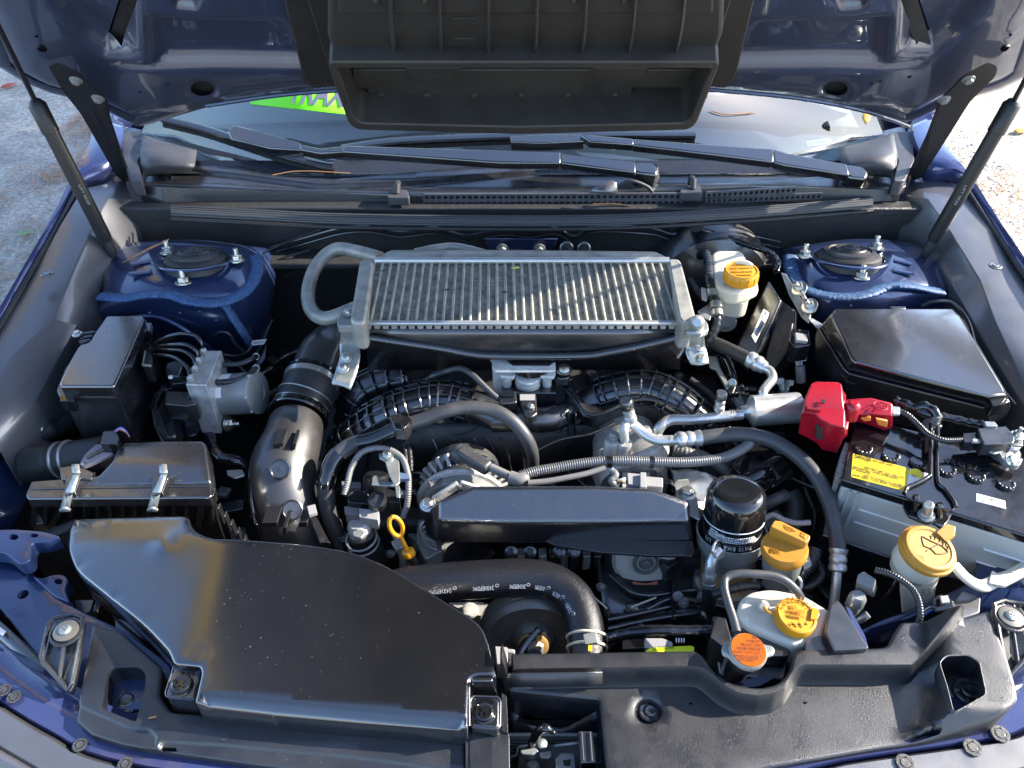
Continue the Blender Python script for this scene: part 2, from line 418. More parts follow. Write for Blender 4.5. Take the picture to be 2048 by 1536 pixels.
def text(s, A, B, h, m, parent, n=Vector((0, 0, 1)), name='lettering', bold=0., depth=0.):
    """text from world A to B, height h (m), on a plane with normal n"""
    cu = bpy.data.curves.new('t', 'FONT'); cu.body = s; cu.resolution_u = 2; cu.offset = bold; cu.extrude = depth / h if h else 0
    o = bpy.data.objects.new('t', cu); COL.objects.link(o)
    me = bpy.data.meshes.new_from_object(o.evaluated_get(bpy.context.evaluated_depsgraph_get())) if False else None
    bpy.context.view_layer.update()
    me = bpy.data.meshes.new_from_object(o.evaluated_get(bpy.context.evaluated_depsgraph_get()))
    bpy.data.objects.remove(o)
    vs = [v.co for v in me.vertices]
    if not vs: return None
    x0 = min(v.x for v in vs); x1 = max(v.x for v in vs); y0 = min(v.y for v in vs); y1 = max(v.y for v in vs)
    X = (B - A); n = (n - X.normalized() * n.dot(X.normalized())).normalized(); Y = n.cross(X.normalized()); org = wloc(parent)
    for v in me.vertices:
        q = v.co.copy(); v.co = A + X * ((q.x - x0) / (x1 - x0)) + Y * ((q.y - y0) / (y1 - y0) * h) + n * (.0004 + q.z * h) - org
    me.materials.clear(); me.materials.append(m)
    t = link(bpy.data.objects.new(name, me)); t.parent = parent; return t
def decal(name, pts, m, parent, z=None, n=None, lift=.0005, mapper=None):
    W = Ps(pts, z) if not mapper else [mapper(*p) for p in pts]
    nn = (W[1] - W[0]).cross(W[2] - W[0]).normalized()
    if nn.dot(CAM - W[0]) < 0: nn = -nn; W = W[::-1]
    k = len(W); W2 = [p + nn * lift for p in W] + list(W)
    return Mesh().add(W2, [tuple(range(k))] + [(i, i + k, (i + 1) % k + k, (i + 1) % k) for i in range(k)]).build(name, m, parent)
# ================================================================ GROUND
def gravel_mat():
    m = bpy.data.materials.new('gravel'); m.use_nodes = True; t = m.node_tree; N = t.nodes; L = t.links; b = N['Principled BSDF']
    tc = N.new('ShaderNodeTexCoord'); v = N.new('ShaderNodeTexVoronoi'); v.inputs['Scale'].default_value = 70; L.new(tc.outputs['Object'], v.inputs[0])
    n = N.new('ShaderNodeTexNoise'); n.inputs['Scale'].default_value = 3; n.inputs['Detail'].default_value = 8; L.new(tc.outputs['Object'], n.inputs[0])
    r = N.new('ShaderNodeValToRGB'); r.color_ramp.elements[0].color = (.24, .225, .205, 1); r.color_ramp.elements[1].color = (.50, .48, .45, 1); L.new(v.outputs['Color'], r.inputs[0])
    r2 = N.new('ShaderNodeValToRGB'); r2.color_ramp.elements[0].position = .35; r2.color_ramp.elements[1].position = .7; r2.color_ramp.elements[0].color = (.75, .72, .66, 1); r2.color_ramp.elements[1].color = (1.25, 1.2, 1.1, 1); L.new(n.outputs[0], r2.inputs[0])
    x = N.new('ShaderNodeMix'); x.data_type = 'RGBA'; x.blend_type = 'MULTIPLY'; x.inputs[0].default_value = 1; L.new(r.outputs[0], x.inputs[6]); L.new(r2.outputs[0], x.inputs[7]); L.new(x.outputs[2], b.inputs['Base Color'])
    bp = N.new('ShaderNodeBump'); bp.inputs['Strength'].default_value = .6; bp.inputs['Distance'].default_value = .006; L.new(v.outputs['Distance'], bp.inputs['Height']); L.new(bp.outputs[0], b.inputs['Normal'])
    b.inputs['Roughness'].default_value = .9; return m
grav = gravel_mat()
Mesh().add([(-60, -60, 0), (60, -60, 0), (60, 60, 0), (-60, 60, 0)], [(0, 1, 2, 3)]).build('ground', grav, kind='structure')
stone = mat('stone', (.38, .36, .335), .85, mott=(8, .5), bump=(300, .5))
needle = mat('pine_needle', (.36, .17, .065), .6, rvar=0)
M = Mesh(); R = random.Random(3)
def in_view(p, mg=60):
    d = p - CAM; k = d.dot(FW)
    if k < .1: return False
    u = 1024 + d.x / k * FPX; v = 768 - d.dot(UPV) / k * FPX
    return -mg < u < 2048 + mg and 100 < v < 1536
OCT = [(1, 0, 0), (0, 1, 0), (-1, 0, 0), (0, -1, 0), (0, 0, .8), (0, 0, -.3)]; OF = [(0, 1, 4), (1, 2, 4), (2, 3, 4), (3, 0, 4), (1, 0, 5), (2, 1, 5), (3, 2, 5), (0, 3, 5)]
cnt = 0
for i in range(60000):
    sx = -1 if R.random() < .6 else 1
    p = Vector((sx * R.uniform(1.0, 2.3), R.uniform(1.0, 4.2), 0))
    if not in_view(p): continue
    s = R.choice((.003, .004, .005, .007)) * R.uniform(.7, 1.3); a = R.random() * 6
    ca, sa = math.cos(a) * s, math.sin(a) * s; f = R.uniform(.6, 1)
    M.add([(p.x + x * ca - y * sa * f, p.y + x * sa + y * ca * f, z * s) for x, y, z in OCT], OF); cnt += 1
    if cnt > 14000: break
M.build('gravel_stones', stone, label='loose grey gravel stones on the ground beside the car', cat='gravel', kind='stuff')
M = Mesh(); cnt = 0
for i in range(26000):
    sx = -1 if R.random() < .75 else 1
    p = Vector((sx * R.uniform(1.0, 2.3), R.uniform(1.0, 4.2), .011))
    if not in_view(p): continue
    if math.sin(p.x * 5 + p.y * 3) + math.sin(p.y * 9 - p.x * 4) < .3 and R.random() < .8: continue
    a = R.random() * 6.3; L_ = R.uniform(.03, .07); d = Vector((math.cos(a), math.sin(a), 0)) * L_; nrm = Vector((-d.y, d.x, 0)).normalized() * .0022
    z = Vector((0, 0, R.uniform(0, .01)))
    M.add([p - nrm + z, p + nrm + z, p + d + z + Vector((0, 0, .002))], [(0, 1, 2)]); cnt += 1
    if cnt > 12000: break
M.build('pine_needles', needle, label='brown fallen pine needles scattered over the gravel', cat='pine needles', kind='stuff')
leafm = mat('dry_leaf', (.55, .30, .05), .6, mott=(60, .3)); leafr = mat('red_leaf', (.5, .06, .03), .6, mott=(60, .3)); leafy = mat('yellow_leaf', (.62, .55, .12), .5, mott=(60, .2))
def leaf(pt, s, m, lab, a=0., n=Vector((0, 0, 1))):
    o = [(-1, 0, 0), (-.6, .38, .1), (0, .5, .12), (.6, .34, .06), (1.1, 0, 0), (.6, -.36, .1), (0, -.45, .14), (-.6, -.3, .1), (0, 0, -.02)]
    c, si = math.cos(a) * s, math.sin(a) * s
    Q = n.to_track_quat('Z', 'Y')
    vs = [pt + Q @ Vector((x * c - y * si, x * si + y * c, z * s + .001)) for x, y, z in o]
    Mesh().add(vs, [(i, (i + 1) % 8, 8) for i in range(8)]).build('fallen_leaf', m, None, solid=.0004, label=lab, cat='leaf', group='fallen leaves')
leaf(P(2042, 263, 0.01), .05, leafm, 'dry orange leaf on the bright ground right of the car', .4)
leaf(P(18, 172, 0.01), .05, leafr, 'red leaf on the gravel at the far left edge of the photo', 1.)
leaf(P(52, 467, .01), .035, mat('green_leaf', (.22, .34, .14), .6), 'small green sprig on the gravel left of the car', .4)

# ================================================================ CAR BODY
car = thing('car_body', 'metallic blue car body with fenders, bumper and bay walls around the engine', 'car body', (0, .9, 0))
def side_sheet(name, lines, m, parent, solid=.002, nu=3, **k):
    """lines: list of polylines already in world coordinates with equal length"""
    rows = [[Vector(q) for q in cr(l, nu)] for l in lines]
    w_ = len(rows[0]); vs = [p for r in rows for p in r]
    fs = [(j * w_ + i, (j + 1) * w_ + i, (j + 1) * w_ + i + 1, j * w_ + i + 1) for j in range(len(rows) - 1) for i in range(w_ - 1)]
    return Mesh().add(vs, fs).build(name, m, parent, solid=solid, **k)
def fender(GL, OL, sgn):
    g = Ps(GL); o = Ps(OL); off = lambda l, dx, dz: [p + Vector((sgn * dx, 0, dz)) for p in l]
    mid = [(a + b) / 2 + Vector((0, 0, .006)) for a, b in zip(g, o)]
    side_sheet('fender', [off(g, -.004, -.03), g, mid, o, off(o, .004, -.04), off(o, .009, -.16), off(o, .010, -.35), off(o, .005, -.70)], blueb, car, sharp=60)
GLl = [(246, 245, 1.0), (243, 285, .995), (212, 328, .985), (152, 362, .975), (112, 440, .955), (60, 530, .94), (8, 620, .925), (-90, 790, .89), (-200, 1010, .85), (-330, 1300, .79)]
OLl = [(185, 232, 1.0), (180, 285, .995), (152, 335, .985), (138, 369, .97), (101, 440, .952), (50, 530, .937), (-2, 620, .922), (-112, 790, .885), (-225, 1010, .84), (-360, 1300, .78)]
GLr = [(1825, 245, 1.0), (1833, 285, .995), (1862, 330, .985), (1930, 355, .975), (1990, 448, .955), (2038, 520, .94), (2090, 600, .925), (2180, 780, .89), (2270, 1010, .85), (2400, 1300, .79)]
OLr = [(1870, 225, 1.0), (1886, 285, .995), (1930, 340, .985), (1944, 366, .97), (1998, 448, .952), (2047, 520, .937), (2100, 600, .922), (2200, 780, .885), (2295, 1010, .84), (2430, 1300, .78)]
fender(GLl, OLl, -1); fender(GLr, OLr, 1)
for GL in (GLl, GLr):
    sg = 1 if GL is GLl else -1
    tube('fender_seal', [(u + sg * 9, v + 3, z - .004) for u, v, z in GL[3:9]], 5, rub, car, 8)
# cabin shell behind the windscreen
for s in (-1, 1):
    side_sheet('door_panel', [[Vector((s * x, y, z)) for y in (1.62, 2.4, 3.2, 4.1)] for x, z in ((.86, .25), (.91, .55), (.90, .85), (.86, 1.02))], blueb, car, solid=.01)
    M = Mesh(); bar(Vector((s * .80, 1.70, 1.03)), Vector((s * .60, 2.25, 1.42)), .06, .05, M); M.build('windscreen_pillar', blueb, car, bevel=.01)
    M = Mesh(); bar(Vector((s * .86, 3.0, 1.0)), Vector((s * .62, 3.0, 1.43)), .09, .05, M); M.build('door_pillar', blueb, car, bevel=.01)
side_sheet('roof', [[Vector((x, y, z - .05 * (x / .6) ** 2)) for x in (-.62, -.3, 0, .3, .62)] for y, z in ((2.2, 1.43), (2.8, 1.50), (3.5, 1.46), (4.1, 1.25))], blueb, car, solid=.02)
# bay walls and floor
M = Mesh()
M.add([(-.95, .1, .40), (.95, .1, .40), (.95, 1.4, .40), (-.95, 1.4, .40)], [(0, 1, 2, 3)])
M.build('bay_floor', blkd, car)
M = Mesh(); box_mesh((0, 1.335, .66), 1.62, .03, .56, 0, M); box_mesh((0, 1.29, .85), 1.4, .05, .012, 0, M); M.build('firewall', blkd, car, bevel=.003)
for s in (-1, 1):
    Mesh().add([(s * .80, 1.33, .93), (s * .80, .62, .84), (s * .70, .36, .74), (s * .70, .36, .3), (s * .80, .62, .3), (s * .80, 1.33, .3)], [(0, 1, 4, 5), (1, 2, 3, 4)]).build('inner_fender', blkd, car, solid=.004)
# front shell under the deck
D = [(-150, 1180, .79), (-20, 1330, .795), (60, 1392, .80), (145, 1440, .80), (200, 1470, .80), (314, 1498, .80), (523, 1527, .80), (698, 1550, .80), (1000, 1600, .80), (1350, 1590, .80), (1600, 1500, .80), (1770, 1470, .80), (1878, 1455, .80), (2000, 1434, .80), (2055, 1392, .80), (2150, 1290, .79)]
Dw = Ps(D)
def offs(l, d, dz):
    out = []
    for i, p in enumerate(l):
        t = (l[min(i + 1, len(l) - 1)] - l[max(i - 1, 0)]); n = Vector((t.y, -t.x, 0)).normalized(); out.append(p + n * d + Vector((0, 0, dz)))
    return out
side_sheet('bumper_flange', [offs(Dw, -.03, .001), Dw, offs(Dw, .018, .001), offs(Dw, .021, -.004)], blueb, car, solid=.002)
side_sheet('front_ledge', [offs(Dw, .0215, -.003), offs(Dw, .026, .003), offs(Dw, .052, .002), offs(Dw, .057, -.004)], liner, car, solid=.004)
lst = offs(Dw, .062, -.002)
tube_mesh([Vector(q) for q in cr(lst, 4)], .0075, 10).build('bumper_seal', liner, car)
side_sheet('bumper', [offs(Dw, .062, -.018), offs(Dw, .072, -.004), offs(Dw, .10, -.006), offs(Dw, .14, -.03), offs(Dw, .19, -.10), offs(Dw, .21, -.25), offs(Dw, .2, -.5)], blueb, car, sharp=60)
for u, v in ((2000, 1468), (1810, 1526), (1945, 1495)):
    bolt(car, P(u, v, .804), .0095, 'clip', m=blkm, name='push_clip').scale.z = .006
for u, v in ((28, 1394), (8, 1380), (160, 1490), (250, 1528)):
    bolt(car, P(u, v, .804), .0075, 'clip', m=blkm, name='push_clip').scale.z = .005
# liner panels along both fenders
def liner_panel(outer, mid, inner, clip, pads):
    o = Ps(outer); m_ = Ps(mid); i_ = Ps(inner); dn = [p + Vector((0, 0, -.07)) for p in i_]
    t = thing('fender_liner', 'grey moulded plastic side trim along the %s edge of the engine bay' % ('left' if outer[0][0] < 1000 else 'right'), 'side trim', sum(m_, Vector()) / len(m_))
    side_sheet('panel', [o, m_, i_, dn], liner, t, nu=1, bevel=.004, solid=.003)
    bolt(t, P(*clip), .010, 'clip', m=liner, name='push_clip')
    for q in (): prism('raised_pad', [(a, b, c - .017) for a, b, c in q], None, .012, liner, t, r=8, taper=.12, bevel=.003)
liner_panel([(250, 362, .95), (165, 380, .965), (122, 452, .95), (74, 540, .93), (22, 628, .915), (-75, 800, .88), (-190, 1010, .84)],
            [(262, 400, .94), (215, 400, .955), (178, 470, .938), (140, 560, .918), (108, 640, .90), (45, 770, .87), (-30, 900, .84)],
            [(280, 450, .90), (262, 470, .90), (222, 512, .895), (178, 590, .885), (150, 652, .88), (70, 800, .85), (0, 905, .82)],
            (95, 549, .945), [[(60, 592, .935), (130, 600, .925), (108, 660, .918), (28, 650, .93)], [(-10, 720, .915), (80, 700, .905), (40, 770, .895), (-60, 800, .905)]])
liner_panel([(1820, 355, .95), (1925, 368, .965), (1978, 455, .95), (2026, 530, .93), (2080, 610, .915), (2175, 790, .88), (2260, 1010, .84)],
            [(1810, 390, .94), (1855, 398, .955), (1905, 470, .938), (1960, 560, .918), (1990, 640, .90), (2050, 770, .87), (2110, 900, .84)],
            [(1790, 450, .90), (1830, 470, .90), (1870, 514, .895), (1922, 602, .885), (1963, 672, .88), (2048, 812, .85), (2110, 930, .82)],
            (1990, 533, .945), [[(1962, 592, .925), (2030, 592, .935), (2060, 650, .93), (1985, 660, .918)]])
# blue rails below the liners
side_sheet('inner_rail', [Ps([(215, 520, .86), (180, 600, .85), (150, 665, .84), (60, 815, .80), (0, 925, .78), (-60, 1040, .77)]),
                          Ps([(240, 540, .80), (205, 640, .78), (175, 720, .74), (110, 840, .72), (66, 960, .72), (20, 1060, .72)]),
                          Ps([(240, 540, .60), (215, 640, .58), (195, 720, .55), (140, 860, .55), (90, 990, .55), (50, 1100, .55)])], blue, car)
side_sheet('inner_rail', [Ps([(1870, 520, .86), (1925, 612, .85), (1965, 690, .84), (2048, 830, .80), (2120, 950, .78), (2160, 1040, .77)]),
                          Ps([(1850, 540, .80), (1890, 640, .78), (1930, 720, .76), (2010, 850, .72), (2070, 960, .72), (2100, 1060, .72)]),
                          Ps([(1850, 540, .60), (1890, 640, .58), (1930, 720, .56), (2000, 850, .55), (2060, 960, .55), (2090, 1060, .55)])], blue, car)
# ---- strut towers
def tower(rows, cx, cz, mount, nuts, sealer, branch, lab, slots, spots=()):
    sheet('strut_tower', rows, blue, car, 5, 5, .003, sharp=60)
    rj = random.Random(int(cx[0]))
    for (u, v, z) in spots: bolt(car, P(u, v, z), 3.2 * px(P(u, v, z)), 'stud', Vector((0, -.6, 1)).normalized(), blue, 'spot_weld')
    c = P(*cx); r = 62 * px(c); t = thing('strut_mount', lab, 'strut mount', c); ax = Vector((0, .22 * -1, 1)).normalized()
    ax = Vector((0, .26, 1)).normalized(); mount = ax
    A = c; B = c + ax * .022
    q_ = ax.to_track_quat('Z', 'Y')
    tube_mesh([c + Vector((0, 0, .0035)) + q_ @ Vector((math.cos(a) * r * 1.13, math.sin(a) * r * 1.13, 0)) for a in [2 * math.pi * i / 40 for i in range(41)]], .0045, 8, False, None, .6).build('pressed_ring', blue, car)
    lathe('mount_cap', A, B, [(-.5, r * 1.02), (0, r), (.35, r * .98), (.5, r * .9), (.55, r * .80), (.75, r * .79), (.82, r * .66), (.74, r * .62), (.86, r * .5), (.98, r * .47), (.92, r * .3), (1.02, r * .27), (1.1, r * .14), (1.18, r * .12), (1.2, .001)], rub, t, 40)
    for u, v, z in nuts: bolt(t, P(u, v, z), 10.5 * px(c), 'nut', mount, boltm, 'nut', u)
    for path_, wd in ((sealer, 14), (branch, 10)):
        if not path_: continue
        W = resample([Vector(q) for q in cr([P(*q) for q in path_], 6)], .0022); rr = wd * px(W[0])
        tube_mesh(W, [rr * (1 + (.13 if i_ % 2 else -.07) + .16 * (random.random() - .5)) for i_ in range(len(W))], 10, True, None, .34).build('seam_sealer', seam, car, kind=None, sharp=80)
    M = Mesh()
    for q in slots:
        tube_mesh([P(*q[0]), P(*q[1])], 6 * px(P(*q[0])), 8, True, M, .5)
    if M.v: M.build('pressed_bead', blue, car)
mt = Vector((0, -.30, 1)).normalized(); mt = Vector((0, .05, 1)).normalized()
tower([[(190, 500, .885), (290, 482, .90), (400, 480, .90), (500, 492, .89), (560, 500, .84)],
       [(205, 545, .885), (295, 530, .905), (390, 530, .905), (490, 530, .895), (552, 540, .84)],
       [(205, 588, .875), (290, 578, .897), (385, 585, .897), (485, 580, .885), (548, 590, .82)],
       [(185, 625, .845), (280, 610, .872), (380, 618, .868), (478, 632, .845), (540, 650, .76)],
       [(170, 665, .80), (260, 640, .83), (370, 650, .83), (460, 672, .80), (530, 715, .68)],
       [(120, 780, .66), (240, 720, .70), (350, 740, .66), (440, 780, .60), (530, 800, .52)]],
      (393, 524, .903), None, Vector((.1, -.42, 1)).normalized(), [(336, 506, .905), (474, 522, .902), (367, 566, .902)],
      [(200, 592, .885), (250, 596, .892), (300, 588, .90), (345, 590, .90), (380, 602, .895), (430, 606, .89), (472, 594, .885), (502, 570, .885), (514, 535, .888), (512, 512, .89)],
      [(445, 602, .885), (470, 640, .85), (488, 668, .82), (503, 692, .77)],
      'black ribbed rubber strut mount in the shaded left strut tower', [((262, 528, .905), (300, 522, .907)), ((258, 548, .905), (302, 543, .907))], [(360, 625, .868), (400, 622, .868), (432, 640, .85), (300, 625, .868)])
tower([[(1545, 500, .84), (1600, 492, .89), (1700, 478, .90), (1800, 482, .90), (1885, 500, .885)],
       [(1560, 540, .84), (1608, 532, .895), (1700, 528, .905), (1800, 530, .905), (1885, 540, .885)],
       [(1575, 590, .82), (1620, 578, .887), (1712, 585, .897), (1805, 575, .897), (1900, 580, .875)],
       [(1590, 650, .76), (1640, 632, .85), (1720, 622, .868), (1810, 608, .872), (1905, 610, .845)],
       [(1600, 715, .66), (1660, 672, .80), (1740, 650, .83), (1820, 638, .83), (1920, 650, .80)],
       [(1610, 800, .52), (1680, 780, .60), (1760, 740, .66), (1840, 720, .70), (1960, 780, .66)]],
      (1697, 519, .903), None, Vector((-.08, -.42, 1)).normalized(), [(1609, 513, .90), (1722, 556, .902), (1751, 497, .905)],
      [(1582, 512, .888), (1584, 540, .885), (1600, 570, .885), (1640, 588, .89), (1690, 594, .895), (1735, 588, .90), (1775, 572, .90), (1820, 572, .90), (1860, 580, .892), (1885, 584, .887)],
      [(1625, 588, .88), (1640, 600, .868), (1652, 612, .86)],
      'black ribbed rubber strut mount in the sunlit right strut tower', [((1788, 520, .907), (1822, 528, .905)), ((1786, 540, .907), (1828, 548, .905))], [(1700, 610, .88), (1735, 612, .875), (1665, 606, .87), (1780, 600, .88)])
# strut tower front arch flanges
tube('wheel_arch_bead', [(215, 650, .83), (290, 632, .85), (345, 645, .84), (410, 690, .79), (460, 740, .70), (480, 790, .62)], 6, blue, car, 8)
# left front blue radiator support panel
def cutpanel(name, out, z, holes, m, parent, drop=.02, **k):
    return panel(name, xy(rc(out, 10), z), lambda x, y: x * 0 + z, m, parent, holes=[xy(h, z) for h in holes], cell=.012, skirt=drop, edge=.002, **k)
def ell(u, v, a, b, rot=0, n=14): return [(u + a * math.cos(t) * math.cos(rot) - b * math.sin(t) * math.sin(rot), v + a * math.cos(t) * math.sin(rot) + b * math.sin(t) * math.cos(rot)) for t in [2 * math.pi * i / n for i in range(n)]]
cutpanel('support_panel', [(-140, 1080), (-10, 1088), (30, 1112), (75, 1155), (112, 1195), (175, 1228), (250, 1262), (345, 1330), (330, 1420), (200, 1420), (95, 1340), (0, 1215), (-140, 1160)], .79, [ell(46, 1189, 13, 8, -.5)], blue, car)
cutpanel('support_tab', [(62, 1150), (85, 1157), (105, 1148), (128, 1148), (138, 1160), (130, 1178), (140, 1205), (108, 1192)], .794, [ell(117, 1163, 8, 6)], blue, car)
cutpanel('support_bracket', [(-60, 1060), (30, 1058), (85, 1062), (122, 1072), (90, 1084), (62, 1085), (62, 1120), (40, 1130), (10, 1105), (-60, 1100)], .82, [ell(27, 1074, 10, 6), ell(68, 1071, 9, 4)], blue, car)
text('dO', P(53, 1228, .79), P(33, 1212, .79), .010, blue, car, name='stamped_mark')
sheet('support_panel', [[(1955, 1100, .80), (2005, 1090, .80), (2080, 1060, .80)], [(1930, 1170, .79), (2010, 1165, .80), (2120, 1110, .79)], [(1720, 1262, .77), (1860, 1225, .785), (2060, 1175, .78)], [(1740, 1300, .74), (1880, 1260, .75), (2100, 1200, .75)]], blue, car)
# dark corner volumes beneath the headlamps
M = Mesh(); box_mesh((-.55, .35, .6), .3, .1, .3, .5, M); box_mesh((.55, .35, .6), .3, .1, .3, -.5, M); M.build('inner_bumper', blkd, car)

# ================================================================ HOOD
HA = math.radians(52); H0 = Vector((0, 1.35, 1.085)); HE = Vector((0, -math.cos(HA), math.sin(HA))); HN = Vector((0, -math.sin(HA), -math.cos(HA)))
def HP(u, v, off=0.): return PP(u, v, H0 + HN * off, HN)
def H2(pts, off=0.): return [(HP(u, v, off).x, (HP(u, v, off) - H0 - HN * off).dot(HE)) for u, v in pts]
hood = thing('hood', 'raised blue hood seen from below with black scoop duct across its middle', 'hood', H0)
low = [(0, 150), (51, 181), (100, 200), (150, 212), (215, 236), (268, 263), (290, 257), (350, 234), (420, 214), (480, 205), (560, 194), (640, 187), (750, 181), (1024, 176), (1300, 178), (1427, 184), (1587, 199), (1707, 221), (1775, 241), (1809, 259), (1861, 237), (1905, 214), (1943, 206), (2000, 190), (2048, 166)]
low = [(u, v + (7 if 300 < u < 1780 else 2)) for u, v in low]; hl = H2(low); outl = hl + [(.755, .26), (.69, .52), (.62, .80), (.55, .95), (.31, 1.04), (0, 1.07), (-.31, 1.04), (-.55, .95), (-.62, .80), (-.69, .52), (-.755, .26)]
mir = lambda pts: [(2077 - u, v) for u, v in pts]
pkA = rc([(285, 22), (420, 30), (560, 34), (605, 60), (640, 138), (430, 134), (300, 137), (215, 142), (222, 118), (296, 122)], 14)
pkB = rc([(60, -60), (284, -60), (288, 110), (210, 122), (150, 84), (95, 20)], 18)
slot = rc([(244, -6), (276, -6), (243, 104), (213, 94)], 2)
holes = [ell(405, 177, 24, 15), mir(ell(405, 177, 24, 15)), slot, mir(slot), ell(83, 104, 11, 7, .4), ell(335, 161, 5, 3), ell(279, 184, 5, 3), mir(ell(335, 161, 5, 3)), ell(1819, 158, 5, 3), ell(1759, 158, 5, 3), ell(2012, 103, 11, 7, -.4), ell(72, 80, 4, 3), ell(2022, 77, 4, 3)]
def hz(x, t):
    e = sdist(np.stack([x, t], 1), np.array(outl)); return -.012 * (1 - smooth(e / .03)) + .006 * smooth((e - .03) / .01) - .012 * smooth((np.abs(x) - .55) / .1)
panel('inner_panel', outl, hz, hoodp, hood, holes=[H2(h) for h in holes], steps=[(H2(pkA), -.022, .028), (H2(mir(pkA)), -.022, .028), (H2(pkB), -.026, .03), (H2(mir(pkB)), -.026, .03), (H2(ell(405, 177, 38, 24)), -.006, .008), (H2(mir(ell(405, 177, 38, 24))), -.006, .008), (H2(rc([(315, -60), (430, -60), (400, 18), (345, 12)], 12)), -.012, .015), (H2(mir(rc([(315, -60), (430, -60), (400, 18), (345, 12)], 12))), -.012, .015)],
      cell=.014, skirt=-.0, edge=.004, to3=lambda x, t, z: H0 + Vector((x, 0, 0)) + HE * t + HN * z)
panel('outer_skin', outl, lambda x, t: -.050 - .02 * (1 - (x / .8) ** 2), blueb, hood, cell=.06, skirt=0, edge=0, to3=lambda x, t, z: H0 + Vector((x, 0, 0)) + HE * t + HN * z)
M = Mesh(); tube_mesh([H0 + Vector((x, 0, 0)) + HE * t + HN * -.022 for x, t in [tuple(q) for q in resamp2(outl, .02)] + [outl[0]]], .020, 8, True, M, .35); M.build('hem_edge', hoodp, hood)
for hq in (ell(405, 177, 26, 17), mir(ell(405, 177, 26, 17)), slot, mir(slot), ell(83, 104, 13, 9, .4), ell(2012, 103, 13, 9, -.4)): prism_mesh([HP(u, v, -.030 if hq in (slot, ) else -.016) for u, v in hq], .004, axis=-HN).build('hole_back', blkd, hood, recalc=True)
W = [H0 + Vector((x, 0, 0)) + HE * (t + .016) + HN * .001 for x, t in H2(low[8:20])]; tube_mesh([Vector(q) for q in cr(W, 3)], .0035, 8).build('sealer_bead', hoodp, hood)
# side flanges of scoop duct
for sg in (0, 1):
    f = (lambda q: q) if not sg else mir
    for q, off, dr in ((f([(560, -30), (610, -30), (668, 168), (622, 172), (606, 158)]), .020, .02), (f([(604, -30), (662, -30), (700, 150), (664, 164)]), .032, .03)):
        W = [HP(u, v, off) for u, v in q]; prism_mesh(W, dr, axis=-HN).build('duct_rail', duct, hood, bevel=.003, recalc=True)
    W = [HP(u, v, .008) for u, v in rc(f([(600, 148), (675, 150), (672, 172), (628, 176), (606, 164)]), 5)]; prism_mesh(W, .004, axis=-HN).build('rail_gap', blkd, hood, recalc=True)
sd_ = prism_mesh([HP(u, v, .128) for u, v in rc([(655, -45), (1450, -45), (1447, 70), (1425, 124), (676, 124), (655, 80)], 12)], .12, axis=-HN).build('scoop_duct', duct, hood, bevel=.006, recalc=True)
upd = Mesh(); W = [H0 + Vector((x, 0, 0)) + HE * t + HN * .075 for x, t in ((-.33, .46), (.33, .46), (.33, .80), (.28, .92), (-.28, .92), (-.33, .80))]; prism_mesh(W, .07, upd, axis=-HN); upd.build('duct_upper_panel', duct, hood, bevel=.01, recalc=True)  # added panel out of view; darkens the reflection in the duct cover
# step of upper panel
prism_mesh([HP(u, v, .133) for u, v in [(676, -45), (1430, -45), (1426, 28), (676, 30)]], .01, axis=-HN).build('step_panel', duct, sd_, bevel=.003, recalc=True)
for i in range(7):
    u0 = 778 + i * 99.2; u1 = 789 + i * 93.8
    a = HP(u0, -35, .138); b = HP((u0 + u1) / 2, 55, .141); c = HP(u1, 106, .132)
    M = Mesh(); r_ = 4.6 * px(a); tube_mesh([Vector(q) for q in cr([a, b, c], 6)], [r_] * 9 + [r_ * 1.05, r_, r_ * .9, r_ * .6][:4], 8, True, M, 2.2); M.build('rib', duct, sd_)
for i, u in enumerate((752, 850, 1148, 1249)):
    bolt(sd_, HP(u, 3, .134), 8 * px(HP(u, 3, .13)), 'stud', HN, duct, 'stud')
M = Mesh()
for q in ([(906, 36), (950, 36)], [(906, 77), (950, 77)]): tube_mesh([HP(*q[0], .1285), HP(*q[1], .1285)], .0008, 6, True, M)
M.build('mould_mark', duct, sd_); text('K', HP(922, 68, .1285), HP(936, 68, .1285), .012, duct, sd_, n=HN, name='moulded_letter')
# mouth
mo = rc([(655, 124), (1441, 124), (1425, 165), (1392, 247), (1376, 259), (1040, 268), (716, 259), (698, 247), (668, 165)], [10, 10, 25, 12, 12, 0, 12, 12, 25])
mi = rc([(672, 138), (1424, 138), (1410, 165), (1381, 238), (1368, 247), (1040, 254), (724, 247), (709, 238), (686, 165)], [8, 8, 25, 10, 10, 0, 10, 10, 25])
def ring(name, A, B, offA, dA, dB, m, parent):
    n = len(A); a = [HP(u, v, offA) for u, v in A]; b = [HP(u, v, offA) for u, v in B]
    a2 = [p - HN * dA for p in a]; b2 = [p - HN * dB for p in b]
    vs = a + b + a2 + b2; fs = []
    for i in range(n):
        j = (i + 1) % n; fs += [(i, j, n + j, n + i), (i, 2 * n + i, 2 * n + j, j), (n + i, n + j, 3 * n + j, 3 * n + i)]
    return Mesh().add(vs, fs).build(name, m, parent, recalc=True)
ring('duct_mouth', mo, mi, .150, .135, .075, duct, hood).modifiers.new('bevel', 'BEVEL').width = .003
back = [(u, v) for u, v in mi]
prism_mesh([HP(u, v, .092) for u, v in mo], .004, axis=-HN).build('duct_back', duct, hood, recalc=True)
prism_mesh([HP(u, v, .104) for u, v in rc([(705, 140), (1415, 140), (1415, 176), (1264, 176), (1262, 204), (1255, 207), (738, 205), (735, 178), (705, 176)], 3)], .012, axis=-HN).build('duct_plate', duct, hood, bevel=.0015, recalc=True)
